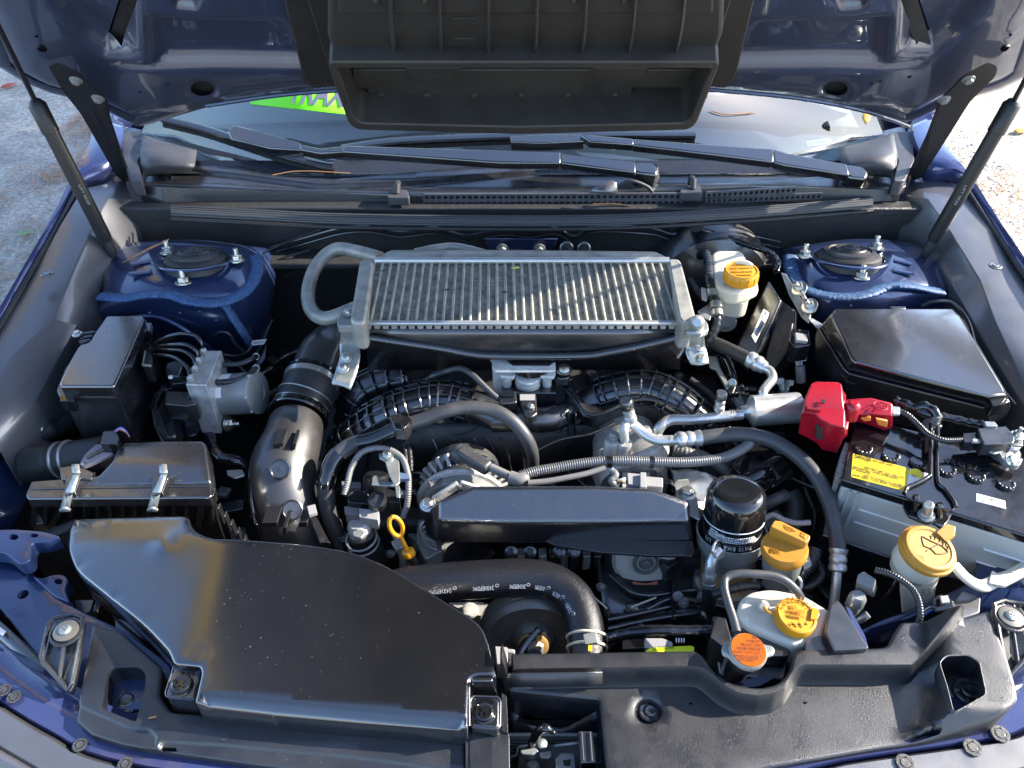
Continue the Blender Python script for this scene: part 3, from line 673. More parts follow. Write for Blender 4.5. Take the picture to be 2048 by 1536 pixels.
for i in range(7): bolt(hood, HP(761 + i * 93.8, 190 - (i == 6) * 3, .104 if i < 6 else .093), 8 * px(HP(1024, 190, .1)), 'stud', HN, duct, 'stud')
for u in (867, 1240):
    prism_mesh([HP(a, b, .107) for a, b in rc([(u - 58, 136), (u + 58, 136), (u + 42, 160), (u - 42, 160)], 8)], .004, axis=-HN).build('moulded_pad', duct, hood, bevel=.001, recalc=True)

# ---- hinges (each with bolts) and gas struts
def hinge(poly, bolts, lab, slot_):
    W = []
    for u, v in poly:
        if v < 215: W.append(HP(u, v, .03))
        else:
            k = (v - 215) / 145; W.append(P(u, v, HP(u, 215, .03).z * (1 - k) + .955 * k))
    t = prism_mesh(W, .010, axis=Vector((0, .6, -.4)).normalized()).build('hinge_arm', strutm, hood, bevel=.002, recalc=True)
    k = len(W); W2 = [p + (sum(W, Vector()) / k - p) * .0 for p in W]
    for u, v in bolts: bolt(t, HP(u, v, .042), 8 * px(HP(u, v)), 'hex', HN, motor)
    return t
hinge(rc([(95, 132), (115, 124), (150, 140), (178, 168), (210, 196), (214, 228), (238, 300), (258, 352), (250, 364), (232, 352), (196, 284), (160, 226), (128, 186)], 8), [(152, 160), (196, 196)], 'black hood hinge arm with two bolts at the left corner of the hood', None)
hinge(rc([(1996, 132), (1976, 124), (1932, 148), (1905, 176), (1884, 196), (1878, 215), (1858, 268), (1826, 335), (1818, 345), (1826, 362), (1846, 352), (1886, 290), (1940, 204), (1992, 152)], 8), [(1937, 158), (1888, 198)], 'black hood hinge arm with two bolts at the right corner of the hood', None)
def gas_strut(a, b, c, lab):
    A = P(*a); B = P(*b); Cc = P(*c); t = thing('gas_strut', lab, 'gas strut', A); dr = (B - A).normalized(); r = 15 * px(B)
    L_ = (B - A).length
    lathe('cylinder', A, B, [(0, r * .8), (.04, r), (.8, r), (.803, r * 1.14), (.985, r * 1.16), (1.0, r * .95)], strutm, t, 20)
    lathe('rod', B, Cc, [(0, r * .34), (1, r * .34)], strutm, t, 12)
    lathe('end_cap', B, B + dr * r * .5, [(0, r * .9), (.5, r * .8), (1, r * .5)], strutm, t, 16)
    lathe('ball_socket', A - dr * .03, A + dr * .004, [(0, r * .5), (.3, r * .75), (1, r * .7)], blkd, t, 12)
    n = (CAM - A); n = (n - dr * n.dot(dr)).normalized(); k = A + dr * L_ * .30 + n * (r + .0006)
    text('STABILUS', k + dr * .05, k, r * .7, zinc, t, n, 'printed_mark') if False else text('LIFT 0520', k + dr * .035, k, r * .3, zinc, t, n, 'printed_mark')
gas_strut((213, 482, .925), (72, 205, 1.165), (-40, -20, 1.38), 'black gas strut holding up the left side of the hood')
gas_strut((1866, 482, .925), (2026, 205, 1.165), (2120, 30, 1.33), 'black gas strut holding up the right side of the hood')

# ================================================================ WINDSCREEN, DASH, CABIN
GA = math.radians(21); G0 = Vector((0, 1.458, .966)); GN = Vector((0, -math.sin(GA), math.cos(GA))); GE = Vector((0, math.cos(GA), math.sin(GA)))
def GP(u, v, off=0.): return PP(u, v, G0 + GN * off, GN)
G0 = Vector((0, 1.458, .966))
cabin = thing('windscreen', 'tilted glass windscreen above the cowl reflecting blue sky', 'windscreen', G0)
def gq(x, t, off=0): return G0 + Vector((x, 0, 0)) + GE * t + GN * off
Mesh().add([gq(-.74, -.03), gq(.74, -.03), gq(.70, .75), (gq(-.70, .75))], [(0, 1, 2, 3)]).build('glass_pane', glass, cabin, solid=.005)
blackband = mat('ceramic_band', (.02, .022, .03), .25, dust=.4)
for a, b, c, d in ((-.74, .74, -.03, .004),): Mesh().add([gq(a, c, .001), gq(b, c, .001), gq(b, d, .001), gq(a, d, .001)], [(0, 1, 2, 3)]).build('ceramic_band', blackband, cabin)
dashm = mat('dashboard_plastic', (.018, .024, .045), .6, bump=(160, .6)); dashl = mat('dashboard_top', (.05, .075, .10), .6, bump=(260, .8))
dash = thing('dashboard', 'dark dashboard top seen through the windscreen glass', 'dashboard', (0, 1.7, .93))
Mesh().add([(-.74, 1.47, .915), (.74, 1.47, .915), (.74, 1.73, .945), (-.74, 1.73, .945)], [(0, 1, 2, 3)]).build('lower_pad', dashm, dash, solid=.01)
M = Mesh()
side_sheet('upper_pad', [[Vector((x, 1.66 + .05 * (1 - (x / .74) ** 2), .949)) for x in np.linspace(-.74, .74, 9)], [Vector((x, 1.85, .982)) for x in np.linspace(-.74, .74, 9)], [Vector((x, 2.1, .97)) for x in np.linspace(-.74, .74, 9)]], dashl, dash, solid=.006)
Mesh().add([(-.8, 2.1, .3), (.8, 2.1, .3), (.8, 2.1, .97), (-.8, 2.1, .97)], [(0, 1, 2, 3)]).build('dash_front', dashm, dash, solid=.004)
# green banner on the glass
ban = thing('green_banner', 'bright green banner with dark italic lettering behind the hood edge', 'banner', gq(-.38, .26))
A = [GP(500, 208, .002), GP(690, 228, .002), GP(720, 150, .002), GP(520, 150, .002)]
Mesh().add(A, [(0, 1, 2, 3)]).build('banner_sheet', green, ban, solid=.001)
tt = text('TRAX', GP(572, 206, .004), GP(686, 215, .004), .075, mat('slate_print', (.10, .10, .16), .5), ban, GN, 'banner_lettering', bold=.02)
vinp = decal('vin_plate', [(1612, 283), (1660, 276), (1664, 286), (1616, 293)], wlab, cabin, mapper=lambda u, v: GP(u, v, -.012))
text('JF1V0098541', GP(1620, 291, -.011), GP(1658, 285, -.011), .008, ink, cabin, GN, 'vin_number')
leaf(GP(1732, 237, .004), .018, leafm, 'orange leaf lying on the glass at the right end of the windscreen', 1.3, GN)
tube('straw_blade', [GP(1422, 222, .003), GP(1455, 229, .004), GP(1508, 226, .003)], .0013, needle, None, 6, world=True, label='pale dry grass blade lying on the windscreen glass', cat='grass blade')

# ================================================================ COWL
cowl = thing('cowl_panel', 'dark grey plastic cowl below the windscreen with square air grilles', 'cowl', P(1024, 380, .955))
rear = [(252, 252), (300, 262), (330, 285), (394, 300), (440, 318), (505, 337), (580, 352), (670, 357), (760, 349), (900, 336), (1024, 325), (1130, 318), (1300, 316), (1500, 314), (1600, 308), (1690, 288), (1760, 262), (1810, 250)]
front = [(1826, 300), (1812, 372), (1790, 381), (1700, 377), (1500, 372), (1300, 380), (1024, 386), (800, 388), (500, 378), (290, 368), (262, 362), (236, 290)]
def cz(v): return np.interp(v, [250, 390], [.975, .955])
W2 = [(p.x, p.y) for p in [P(u, v, float(cz(v))) for u, v in rear + front]]
ys = [P(1024, v, float(cz(v))).y for v in (390, 350, 300, 250)]; zs = [float(cz(v)) for v in (390, 350, 300, 250)]
def cowlz(x, y): return np.interp(y, ys, zs)
def cxy(pts): return [(P(u, v, float(cz(v))).x, P(u, v, float(cz(v))).y) for u, v in pts]
panel('cowl_top', W2, cowlz, MATS['black_plastic'], cowl, steps=[(cxy(rc([(330, 330), (480, 345), (640, 366), (800, 360), (1150, 330), (1500, 330), (1680, 350), (1500, 364), (1024, 378), (600, 378), (330, 362)], 12)), -.010, .012)], cell=.015, skirt=.012, edge=.003, holes=[cxy(rc([(842, 384), (1366, 383), (1366, 388), (842, 389)], 1))] if False else ())
# front face with grille
FY = P(1024, 386, .955).y - .001
def fpt(u, v): return PY(u, v, FY)
lipt = [(282, 372), (500, 382), (800, 390), (1024, 388), (1300, 382), (1500, 374), (1700, 378), (1800, 380)]
lipb = [(286, 398), (500, 412), (800, 416), (1024, 416), (1300, 414), (1500, 408), (1700, 402), (1796, 398)]
side_sheet('cowl_face', [[fpt(u, v) + Vector((0, .004, 0)) for u, v in lipt], [fpt(u, v) for u, v in lipt], [fpt(u, v) + Vector((0, -.006, 0)) for u, v in lipb], [fpt(u, v) + Vector((0, .03, -.01)) for u, v in lipb]], blkm, cowl, solid=.002, nu=4)
def grille(rows, cells, name):
    """rows: list of (u0, v0, u1, v1) of each row's centre line"""
    for (u0, v0, u1, v1), n in zip(rows, cells):
        B = [PY(u0, v0, FY - .006), PY(u1, v1, FY - .006)]; h = 5.2 * px(B[0]); d = (B[1] - B[0])
        Mb = Mesh(); bar(B[0] + Vector((0, .004, 0)), B[1] + Vector((0, .004, 0)), .002, h * 2, Mb); Mb.build('grille_opening', ink, cowl)
        Mg = Mesh()
        for s in (-1, 1): bar(B[0] + Vector((0, 0, s * h)), B[1] + Vector((0, 0, s * h)), .005, .0036, Mg)
        for i in range(n + 1): q = B[0] + d * (i / n); box_mesh(q, .0040, .0052, h * 2, 0, Mg)
        Mg.build('grille_bars', liner, cowl, kind='stuff')
grille([(848, 394, 1362, 392), (848, 406, 1362, 404), (1412, 390, 1592, 379), (1412, 401, 1642, 391)], [42, 42, 17, 22], 'grille')
for u, v in ((796, 383), (1381, 374)):
    c = P(u, v, .958); r = 14 * px(c); prism('clip_base', [(u - 17, v - 4), (u + 18, v - 4), (u + 24, v + 12), (u - 22, v + 12)], .964, .016, mould, cowl, r=4)
    tube_mesh([c + Vector((0, .004, .004)), c + Vector((0, .0, .016)), c + Vector((0, -.012, .018)), c + Vector((0, -.02, .006))], [r * .45, r * .55, r * .5, r * .4], 10).build('rubber_stop', rub, cowl)
c = P(1232, 383, .962); Mesh().add(Ps([(1176, 386, .966), (1190, 374, .975), (1225, 360, .99), (1233, 366, .985), (1236, 388, .966)]), [(0, 1, 2, 3, 4)]).build('small_cover', liner, cowl, solid=.003)
# end mouldings
for f in (lambda u: u, lambda u: 2072 - u):
    W = rc([(f(247), 262), (f(290), 264), (f(300), 290), (f(275), 320), (f(285), 362), (f(262), 360), (f(243), 320)], 5)
    prism_mesh(Ps(W, .985), .03).build('cowl_end', mould, cowl, bevel=.004, recalc=True)
    rows = [[(f(285), 268, .992), (f(330), 283, .985), (f(394), 298, .975)], [(f(282), 290, .998), (f(325), 305, 1.0), (f(392), 315, .985)], [(f(280), 315, .992), (f(310), 325, .995), (f(388), 334, .982)], [(f(284), 360, .965), (f(300), 352, .966), (f(378), 345, .965)]]
    sheet('cowl_moulding', rows, mould, cowl, 4, 4, .003, sharp=60)
# seal strip with ribs
M = Mesh(); sp = [(343, 420, .945), (500, 428, .945), (700, 437, .945), (1024, 441, .945), (1250, 438, .945), (1450, 427, .945), (1600, 416, .945), (1745, 404, .945)]
for k, (dv, dz) in enumerate(((-7, .004), (-3, .006), (1, .006), (5, .004), (9, 0))):
    tube_mesh(path([(u, v + dv, z + dz) for u, v, z in sp], 5), 3.1 * px(P(1024, 440, .94)), 8, True, M)
M.build('hood_seal', sealm, None, label='ribbed rubber sealing strip along the top of the firewall', cat='rubber seal')
tube('seal_edge', [(u, v + 18, z - .01) for u, v, z in sp], 4, blkd, cowl, 8)

# ---- wipers
def wiper(name, lab, blade, conn, arm, head, piv):
    t = thing(name, lab, 'windscreen wiper', GP(*piv, 0))
    B = [GP(u, v, .016) for u, v in blade]; r = 9.5 * px(B[0])
    tube_mesh([Vector(q) for q in cr(B, 6)], r, 10, True, None, .8).build('blade', cover, t)
    tube_mesh([Vector(q) - GN * .010 - GE * .004 for q in cr(B, 6)], r * .75, 6).build('rubber_strip', ink, t)
    prism_mesh([GP(u, v, .040) for u, v in conn], .022, axis=-GN).build('connector', cover, t, bevel=.0025, recalc=True)
    for a in arm:
        prism_mesh([GP(u, v, .050) for u, v in a], .018, axis=-GN).build('arm', cover, t, bevel=.003, recalc=True)
    W = [GP(u, v, .048) for u, v in rc(head, 14)]; prism_mesh(W, .04, axis=-GN).build('arm_head', cover, t, bevel=.004, recalc=True)
wiper('wiper', 'long black wiper arm pivoting near the middle of the cowl, nearest the camera',
      [(326, 238), (400, 256), (470, 278), (560, 308), (640, 329), (668, 334)], [(455, 262), (470, 250), (520, 262), (600, 285), (606, 300), (540, 296), (462, 278)],
      [[(598, 287), (640, 296), (688, 291), (690, 303), (640, 306), (600, 299)], [(685, 290), (900, 297), (1122, 303), (1122, 326), (1000, 325), (686, 303)], [(1122, 305), (1142, 308), (1272, 322), (1272, 345), (1142, 328), (1122, 326)]],
      [(1268, 321), (1308, 323), (1317, 340), (1314, 350), (1268, 345)], (1300, 350))
wiper('wiper', 'black wiper arm pivoting at the right end of the cowl, lying behind the other one',
      [(684, 297), (800, 282), (1030, 272), (1200, 270), (1390, 270)], [(1020, 272), (1090, 268), (1165, 268), (1170, 282), (1080, 286), (1022, 284)],
      [[(1160, 268), (1190, 270), (1268, 277), (1268, 289), (1180, 283)], [(1266, 277), (1400, 287), (1548, 297), (1548, 324), (1440, 310), (1266, 290)], [(1546, 297), (1572, 305), (1695, 328), (1700, 350), (1572, 330), (1548, 324)]],
      [(1690, 327), (1726, 331), (1738, 344), (1734, 358), (1695, 354)], (1720, 360))
for u, v in ((1302, 372), (1712, 372)):
    c = GP(u, v - 10, .0); lathe('pivot', c + Vector((0, 0, -.02)), c + Vector((0, 0, .03)), [(0, .016), (.6, .016), (.8, .012), (1, .010)], rub, cowl, 20)
tube('washer_hose', [(1238, 372, .975), (1262, 362, .985), (1292, 372, .975), (1305, 384, .965)], 4, rub, cowl, 8)
Z = Vector((0, 0, 1)); YM = Vector((0, -1, 0))
def vpoly(name, pts, y, depth, m, parent=None, r=0, bevel=.001, **k):
    """outline on an upright plane at distance y, pushed back by depth"""
    q = rc(pts, r) if r else pts
    return prism_mesh([PY(u, v, y) for u, v in q], depth, axis=Vector((0, 1, 0))).build(name, m, parent, bevel=bevel, recalc=True, **k)
def cyl(name, a, b, rp, m, parent=None, prof=None, seg=24, **k):
    """cylinder between two (u, v, z) points; profile radii as multiples of rp pixels"""
    A = P(*a); B = P(*b); r = rp * px(A); pr = [(t, r * q) for t, q in (prof or [(0, .94), (.03, 1), (.97, 1), (1, .94)])]
    return lathe(name, A, B, pr, m, parent, seg, **k)
def torus(name, c, R_, r_, axis, m, parent, seg=28):
    q = axis.to_track_quat('Z', 'Y'); W = [c + q @ Vector((math.cos(a) * R_, math.sin(a) * R_, 0)) for a in [2 * math.pi * i / seg for i in range(seg + 1)]]
    return tube_mesh(W, r_, 8, False).build(name, m, parent)
def T(name, label, cat, p, group=None): return thing(name, label, cat, P(*p), group)
# ================================================================ dark engine mass and clutter far down
eng = T('engine_block', 'dark engine block and timing cover deep below the intake manifold', 'engine block', (1024, 900, .6))
M = Mesh()
for (u, v, z, sx, sy, sz) in ((1030, 900, .58, .50, .34, .2), (760, 930, .56, .2, .3, .2), (1340, 930, .56, .2, .3, .2), (1030, 1120, .60, .42, .04, .22), (1320, 1190, .62, .14, .03, .2)): box_mesh(P(u, v, z), sx, sy, sz, 0, M)
M.build('block', blkd, eng, bevel=.01)
rr = random.Random(11); M = Mesh(); M2 = Mesh()
for i in range(70):
    u, v, z = rr.uniform(430, 1650), rr.uniform(700, 1240), rr.uniform(.64, .71); p = P(u, v, z)
    box_mesh(p, rr.uniform(.01, .06), rr.uniform(.01, .05), rr.uniform(.01, .05), rr.random() * 3, M if i % 3 else M2)
for i in range(40):
    u, v = rr.uniform(430, 1650), rr.uniform(640, 1260); z = rr.uniform(.66, .73); pts = [P(u, v, z)]; a = rr.random() * 6
    for k in range(4): a += rr.uniform(-.7, .7); pts.append(pts[-1] + Vector((math.cos(a) * .04, math.sin(a) * .04, rr.uniform(-.012, .01))))
    tube_mesh([Vector(q) for q in cr(pts, 5)], rr.choice((.0035, .005, .008)), 8, True, M)
M.build('lower_castings', blk, eng, bevel=.002, kind='stuff'); M2.build('lower_brackets', motor, eng, bevel=.003, kind='stuff')
for i in range(14): bolt(eng, P(rr.uniform(650, 1450), rr.uniform(860, 1240), .72), .005, 'hex', Vector((rr.uniform(-.5, .5), -1, rr.uniform(0, 1))).normalized(), motor)
# firewall pipes, seam and bracket
fw = T('firewall_fittings', 'dark lines, flanges and blue bracket on the shaded firewall behind the intercooler', 'firewall fittings', (1040, 480, .86))
def fyp(u, v, y=1.31): return PY(u, v, y)
for dv, r_ in ((0, .0028), (12, .002)):
    W = [fyp(u, v + dv) for u, v in [(520, 500), (600, 478), (680, 456), (740, 452), (800, 462), (870, 455), (930, 470), (1000, 458), (1060, 462), (1110, 456), (1150, 472), (1190, 452), (1300, 456), (1350, 468), (1420, 456), (1500, 470), (1560, 484)]]
    tube_mesh([Vector(q) for q in cr(W, 5)], r_, 8).build('flange_line', blk, fw)
for u in (750, 985, 1090, 1340): vpoly('clip_tab', [(u - 12, 446), (u + 12, 446), (u + 12, 462), (u - 12, 462)], 1.305, .006, blk, fw)
vpoly('blue_bracket', [(968, 478), (1115, 478), (1104, 508), (982, 508)], 1.30, .004, blue, fw)
for u, v in ((1005, 498), (1079, 498)): bolt(fw, PY(u, v, 1.295), .0075, 'nut', YM, zinc, 'nut')
for u, v in ((1133, 496), (1168, 497)):
    torus('hose_clamp', PY(u, v, 1.25), .010, .0022, Vector((0, -1, .3)), zinc, fw)
    tube_mesh([PY(u, v - 4, 1.3), PY(u, v + 10, 1.2)], .0085, 10).build('heater_hose', rub, fw)
for k, (a, b) in enumerate((((500, 520), (640, 460)), ((500, 545), (620, 500)), ((560, 560), (640, 520)))):
    tube_mesh([Vector(q) for q in cr([PY(a[0], a[1], 1.27), PY((a[0] + b[0]) / 2, (a[1] + b[1]) / 2 - 4, 1.28), PY(b[0], b[1], 1.29)], 5)], .002, 6).build('brake_line', blk, fw)
# brake booster
bo = T('brake_booster', 'large round black brake booster behind the cream fluid reservoir', 'brake booster', (1440, 560, .84))
c = P(1430, 600, .80) + Vector((0, .12, 0)); lathe('shell', c + Vector((0, -.10, 0)), c + Vector((0, .06, 0)), [(-.05, .03), (0, .07), (.1, .105), (.3, .118), (.5, .122), (.52, .128), (.58, .128), (.6, .12), (1, .11)], blk, bo, 48)

# ================================================================ INTERCOOLER
ic = T('intercooler', 'silver finned intercooler with dusty top tank and black plastic tank below', 'intercooler', (1030, 590, .90))
zi = lambda v: .955 - .02 * (v - 520) / 125
NT = 37
L0, L1, R0, R1 = (752, 724), (1332, 1372), 522, 646
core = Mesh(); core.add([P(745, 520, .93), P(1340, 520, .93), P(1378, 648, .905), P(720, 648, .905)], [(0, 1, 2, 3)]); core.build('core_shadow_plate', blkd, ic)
tm = None
for i in range(NT):
    t = i / (NT - 1); a = P(L0[0] + (L1[0] - L0[0]) * t, R0, zi(R0)); b = P(L0[1] + (L1[1] - L0[1]) * t, R1, zi(R1))
    w_ = 5.8 * px(a); M = Mesh(); X = (b - a).normalized(); bar(a + X * .004, b, w_, .012, M)
    M.build('core_tube', finm, ic, bevel=.0016)
M = Mesh(); rr = random.Random(5)
for i in range(NT - 1):
    for k in range(62):
        s = (k + .5) / 62; t0 = i / (NT - 1); t1 = (i + 1) / (NT - 1)
        ua = L0[0] + (L1[0] - L0[0]) * t0; ub = L0[1] + (L1[1] - L0[1]) * t0; uc = L0[0] + (L1[0] - L0[0]) * t1; ud = L0[1] + (L1[1] - L0[1]) * t1
        v = R0 + (R1 - R0) * s; u0 = ua + (ub - ua) * s + 2; u1 = uc + (ud - uc) * s - 2
        p = P(u0, v, zi(v) - .0006); q = P(u1, v, zi(v) - .0006)
        if k == 0 and i == 0: st = (P(u0, v + 2, zi(v) - .004) - p)
        zz = Vector((0, .00062 + rr.uniform(-.0002, .0002), -.006)); o = Vector((0, 0, rr.uniform(-.0006, .0006))); sk = Vector((0, .0012 if k % 2 else -.0004, 0))
        w2 = Vector((0, .0009, 0))
        M.add([p - w2 + o, q - w2 + o + sk, q + w2 + o + sk, p + w2 + o, p - w2 + zz, q - w2 + zz, q + w2 + zz, p + w2 + zz], [(0, 1, 2, 3), (4, 5, 1, 0), (3, 2, 6, 7)])
M.build('fins', fins_, ic, kind='stuff')
prism('end_bar', [(724, 518), (742, 517), (748, 524), (731, 641), (722, 646), (704, 643), (700, 636), (719, 522)], .962, .05, alud, ic, r=4, bevel=.004)
prism('end_bar', [(1339, 517), (1356, 517), (1363, 524), (1391, 630), (1386, 642), (1366, 644), (1358, 636), (1337, 524)], .962, .05, alud, ic, r=4, bevel=.004)
a = P(750, 521, .96); b = P(1338, 521, .96); tube_mesh([a, a.lerp(b, .5), b], .0055, 14).build('top_rail', alu, ic)
sheet('top_tank', [[(785, 500, .955), (1024, 500, .955), (1305, 503, .955)], [(775, 504, .962), (1024, 503, .962), (1316, 506, .962)], [(752, 517, .960), (1024, 517, .960), (1338, 517, .960)]], alud, ic, 3, 3, .004)
# front lip and tabs
a = P(722, 646, .942); b = P(1372, 646, .942); M = Mesh(); bar(a, b, .008, .006, M); M.build('front_lip', alu, ic, bevel=.002)
for i in range(37):
    u = 731 + i * 17.35; q = PY(u + 5.5, 652, P(1024, 650, .935).y - .004); M = Mesh(); box_mesh(q, 12 * px(q), .004, .0095, 0, M); M.build('crimp_tab', alu, ic, bevel=.001)
yf = P(1024, 652, .935).y
side_sheet('lower_tank', [[PY(727, 654, yf), PY(1024, 654, yf), PY(1367, 654, yf)], [PY(728, 668, yf - .004), PY(1024, 670, yf - .004), PY(1367, 668, yf - .004)], [PY(732, 678, yf - .006), PY(1024, 704, yf - .006), PY(1364, 674, yf - .006)], [PY(736, 740, yf + .02), PY(1024, 740, yf + .02), PY(1360, 740, yf + .02)]], blk, ic, solid=.003)
tube_mesh([Vector(q) for q in cr([PY(u, v, yf - .008) for u, v in [(727, 674), (800, 685), (880, 697), (940, 708), (1000, 712), (1160, 712), (1220, 704), (1300, 688), (1366, 672)]], 5)], 8 * px(PY(1024, 700, yf)), 12).build('tank_bead', blk, ic)
tube('side_clip_strip', [(722, 655, .925), (724, 670, .91), (728, 690, .89)], 3, alu, ic, 6); tube('side_clip_strip', [(1371, 655, .925), (1370, 675, .91), (1364, 700, .885), (1355, 715, .87)], 3, alu, ic, 6)
tube('air_pipe', [(760, 516, .935), (708, 502, .93), (676, 498, .925), (650, 512, .915), (628, 541, .90), (617, 578, .89), (619, 612, .885), (636, 633, .885), (662, 635, .89), (712, 616, .90)], 13.5, alud, ic, 18, label='dull silver curved air pipe at the intercooler side')
tube('air_pipe', [(830, 506, .93), (868, 498, .935), (905, 494, .935), (940, 500, .935), (970, 508, .93)], 9, alud, ic, 12)
# brackets
prism('mount_plate', [(684, 616), (704, 612), (712, 640), (716, 651), (676, 652), (674, 645)], .945, .012, zinc, ic, r=3, bevel=.002)
bolt(ic, P(700, 625, .948), 9 * px(P(700, 625, .94)), 'hex', Z, boltm)
sheet('mount_bracket', [[(684, 653, .935), (700, 653, .936), (716, 653, .935)], [(679, 688, .90), (700, 688, .90), (718, 690, .90)], [(680, 712, .895), (700, 712, .895), (720, 712, .895)], [(672, 740, .885), (692, 742, .885), (714, 742, .885)], [(663, 766, .88), (684, 770, .88), (700, 777, .88)]], zinc, ic, 3, 3, .004)
for u, v in ((692, 716), (686, 736)): bolt(ic, P(u, v, .895), 8.5 * px(P(u, v, .89)), 'hex', Vector((0, -.35, 1)).normalized(), boltm)
prism('mount_plate', [(1376, 632), (1402, 630), (1416, 645), (1418, 660), (1400, 666), (1372, 664)], .948, .010, zinc, ic, r=5, bevel=.002)
lathe('boss', P(1394, 645, .945), P(1394, 645, .972), [(0, .011), (.6, .011), (.7, .008), (.9, .008), (1, .006)], alu, ic, 20)
sheet('mount_bracket', [[(1372, 664, .94), (1390, 666, .94), (1407, 664, .94)], [(1374, 690, .91), (1392, 690, .91), (1410, 690, .91)], [(1372, 706, .90), (1392, 706, .90), (1414, 704, .90)], [(1382, 728, .89), (1400, 730, .89), (1418, 726, .89)]], zinc, ic, 3, 3, .004)
for u, v in ((1397, 700), (1402, 718)): bolt(ic, P(u, v, .90), 8 * px(P(u, v, .89)), 'hex', Vector((0, -.35, 1)).normalized(), boltm)
leaf(P(1031, 537, .957), .007, leafy, 'small yellow leaf resting on the intercooler fins', .1)
for u, v, a in ((768, 543, .1), (895, 581, .2), (1010, 586, .1)): leaf(P(u, v, .957), .005, mat('debris', (.05, .035, .02), .8) if 'debris' not in MATS else MATS['debris'], 'tiny dark plant crumb on the intercooler fins, %s' % {768: 'nearest its left end', 895: 'left of the centre', 1010: 'at the centre'}[u], a)

# ================================================================ THROTTLE BODY
tb = T('throttle_body', 'cast aluminium throttle body with steel bracket below the intercooler', 'throttle body', (1055, 770, .80))
yb = P(1050, 735, .86).y
lathe('rubber_coupler', P(1062, 724, .865) + Vector((0, .02, -.03)), P(1062, 706, .88), [(0, .034), (.3, .038), (.35, .041), (.5, .041), (.55, .037), (.8, .037), (.85, .041), (1, .036)], blkg, tb, 32)
prism('bracket', [(976, 700), (986, 695), (1002, 696), (1012, 704), (1018, 715), (1030, 720), (1105, 719), (1111, 724), (1111, 740), (1100, 742), (990, 742), (984, 736), (984, 722), (976, 712)], .872, .004, pale, tb, r=3, bevel=.001)
vpoly('bracket_lip', [(985, 738), (1111, 738), (1111, 746), (985, 746)], yb - .014, .003, pale, tb)
bolt(tb, P(999, 708, .873), 9 * px(P(999, 708, .87)), 'hex', Vector((0, -.3, 1)).normalized(), boltm)
for i in range(6): cyl('bore', (1056, 748 + i * 8, .855 - i * .009), (1056, 755 + i * 8, .847 - i * .009), 27 - i * .6, pale, tb, [(0, .96), (.15, 1), (.8, 1), (1, .95)])
for u in (1014, 1094):
    cyl('column', (u, 748, .862), (u, 795, .80), 9.5, pale, tb); prism('flange', [(u - 16, 744), (u + 18, 744), (u + 14, 754), (u - 14, 752)], .862, .006, pale, tb, r=3)
vpoly('housing', [(985, 744), (1006, 744), (1006, 800), (988, 812)], yb - .01, .03, pale, tb, r=3)
vpoly('lower_housing', [(1003, 786), (1112, 786), (1113, 818), (1066, 822), (1004, 806)], yb - .03, .03, blk, tb, r=3)
sen = T('pressure_sensor', 'small black pressure sensor with grey label in front of the throttle body', 'sensor', (1055, 800, .80))
prism('sensor_body', [(1036, 786), (1072, 786), (1073, 806), (1075, 826), (1064, 834), (1050, 830), (1042, 808)], .846, .014, blk, sen, r=4)
decal('label_plate', [(1040, 789), (1070, 789), (1070, 801), (1040, 801)], gcon, sen, .8465)
bolt(sen, P(1061, 813, .847), 6 * px(P(1061, 813, .85)), 'hex', Z, boltm)
prism('connector', [(998, 783), (1032, 781), (1034, 804), (1002, 808), (998, 800)], .848, .016, blk, sen, r=3)
prism('connector_lock', [(1002, 784), (1028, 782), (1029, 790), (1004, 792)], .853, .006, blkg, sen, r=1)
tube('conduit', [(997, 797, .845), (985, 788, .85), (962, 766, .86), (945, 750, .865), (925, 738, .865), (908, 738, .86), (886, 744, .855)], 6.5, hose, sen, 10, corr_=(4.2, .10))
tube('conduit_sleeve', [(888, 743, .855), (870, 750, .85), (858, 758, .84)], 8, corrb, sen, 8)
bolt(tb, P(1128, 741, .862), 11 * px(P(1128, 741, .86)), 'hex', Z, boltm); prism('ear', [(1112, 738), (1128, 728), (1142, 740), (1138, 756), (1118, 758), (1110, 750)], .855, .015, blk, tb, r=5)
# ================================================================ INTAKE MANIFOLD
im = T('intake_manifold', 'black plastic intake manifold with ribbed arched runners on both sides', 'intake manifold', (1060, 840, .72))
def runner(pts, rp, nr, nl, rl, name='runner', flatk=.8, lo=-1.9, hi=.9):
    W = path(pts, 8); r0 = rp * px(W[len(W) // 2])
    o = tube_mesh(W, r0, 24, True, None, flatk).build(name, blk, im)
    fr = frames(W); M = Mesh()
    for i in range(nr):
        k = int(rl[0] + (rl[1] - rl[0]) * i / (nr - 1)); k = max(0, min(len(W) - 1, k)); t, n, b = fr[k]
        Rg = [W[k] + n * math.cos(a) * (r0 * flatk + .006) + b * math.sin(a) * (r0 + .006) for a in [2 * math.pi * j / 24 for j in range(25)]]
        tube_mesh(Rg, .0019, 6, False, M)
        inner = [W[k] + n * math.cos(a) * (r0 * flatk) + b * math.sin(a) * r0 for a in [2 * math.pi * j / 24 for j in range(25)]]
        kk = len(M.v); M.v += Rg + inner; M.f += [(kk + j, kk + j + 1, kk + 26 + j, kk + 25 + j) for j in range(24)]
    M.build('rib', blkg, o)
    M = Mesh()
    for j in range(nl):
        a = lo + (hi - lo) * j / (nl - 1); W2 = [p + n * math.cos(a) * (r0 * flatk + .005) + b * math.sin(a) * (r0 + .005) for p, (t, n, b) in zip(W, fr)][rl[0]:rl[1] + 1]
        tube_mesh(W2, .0017, 6, True, M)
    M.build('long_rib', blkg, o); return o
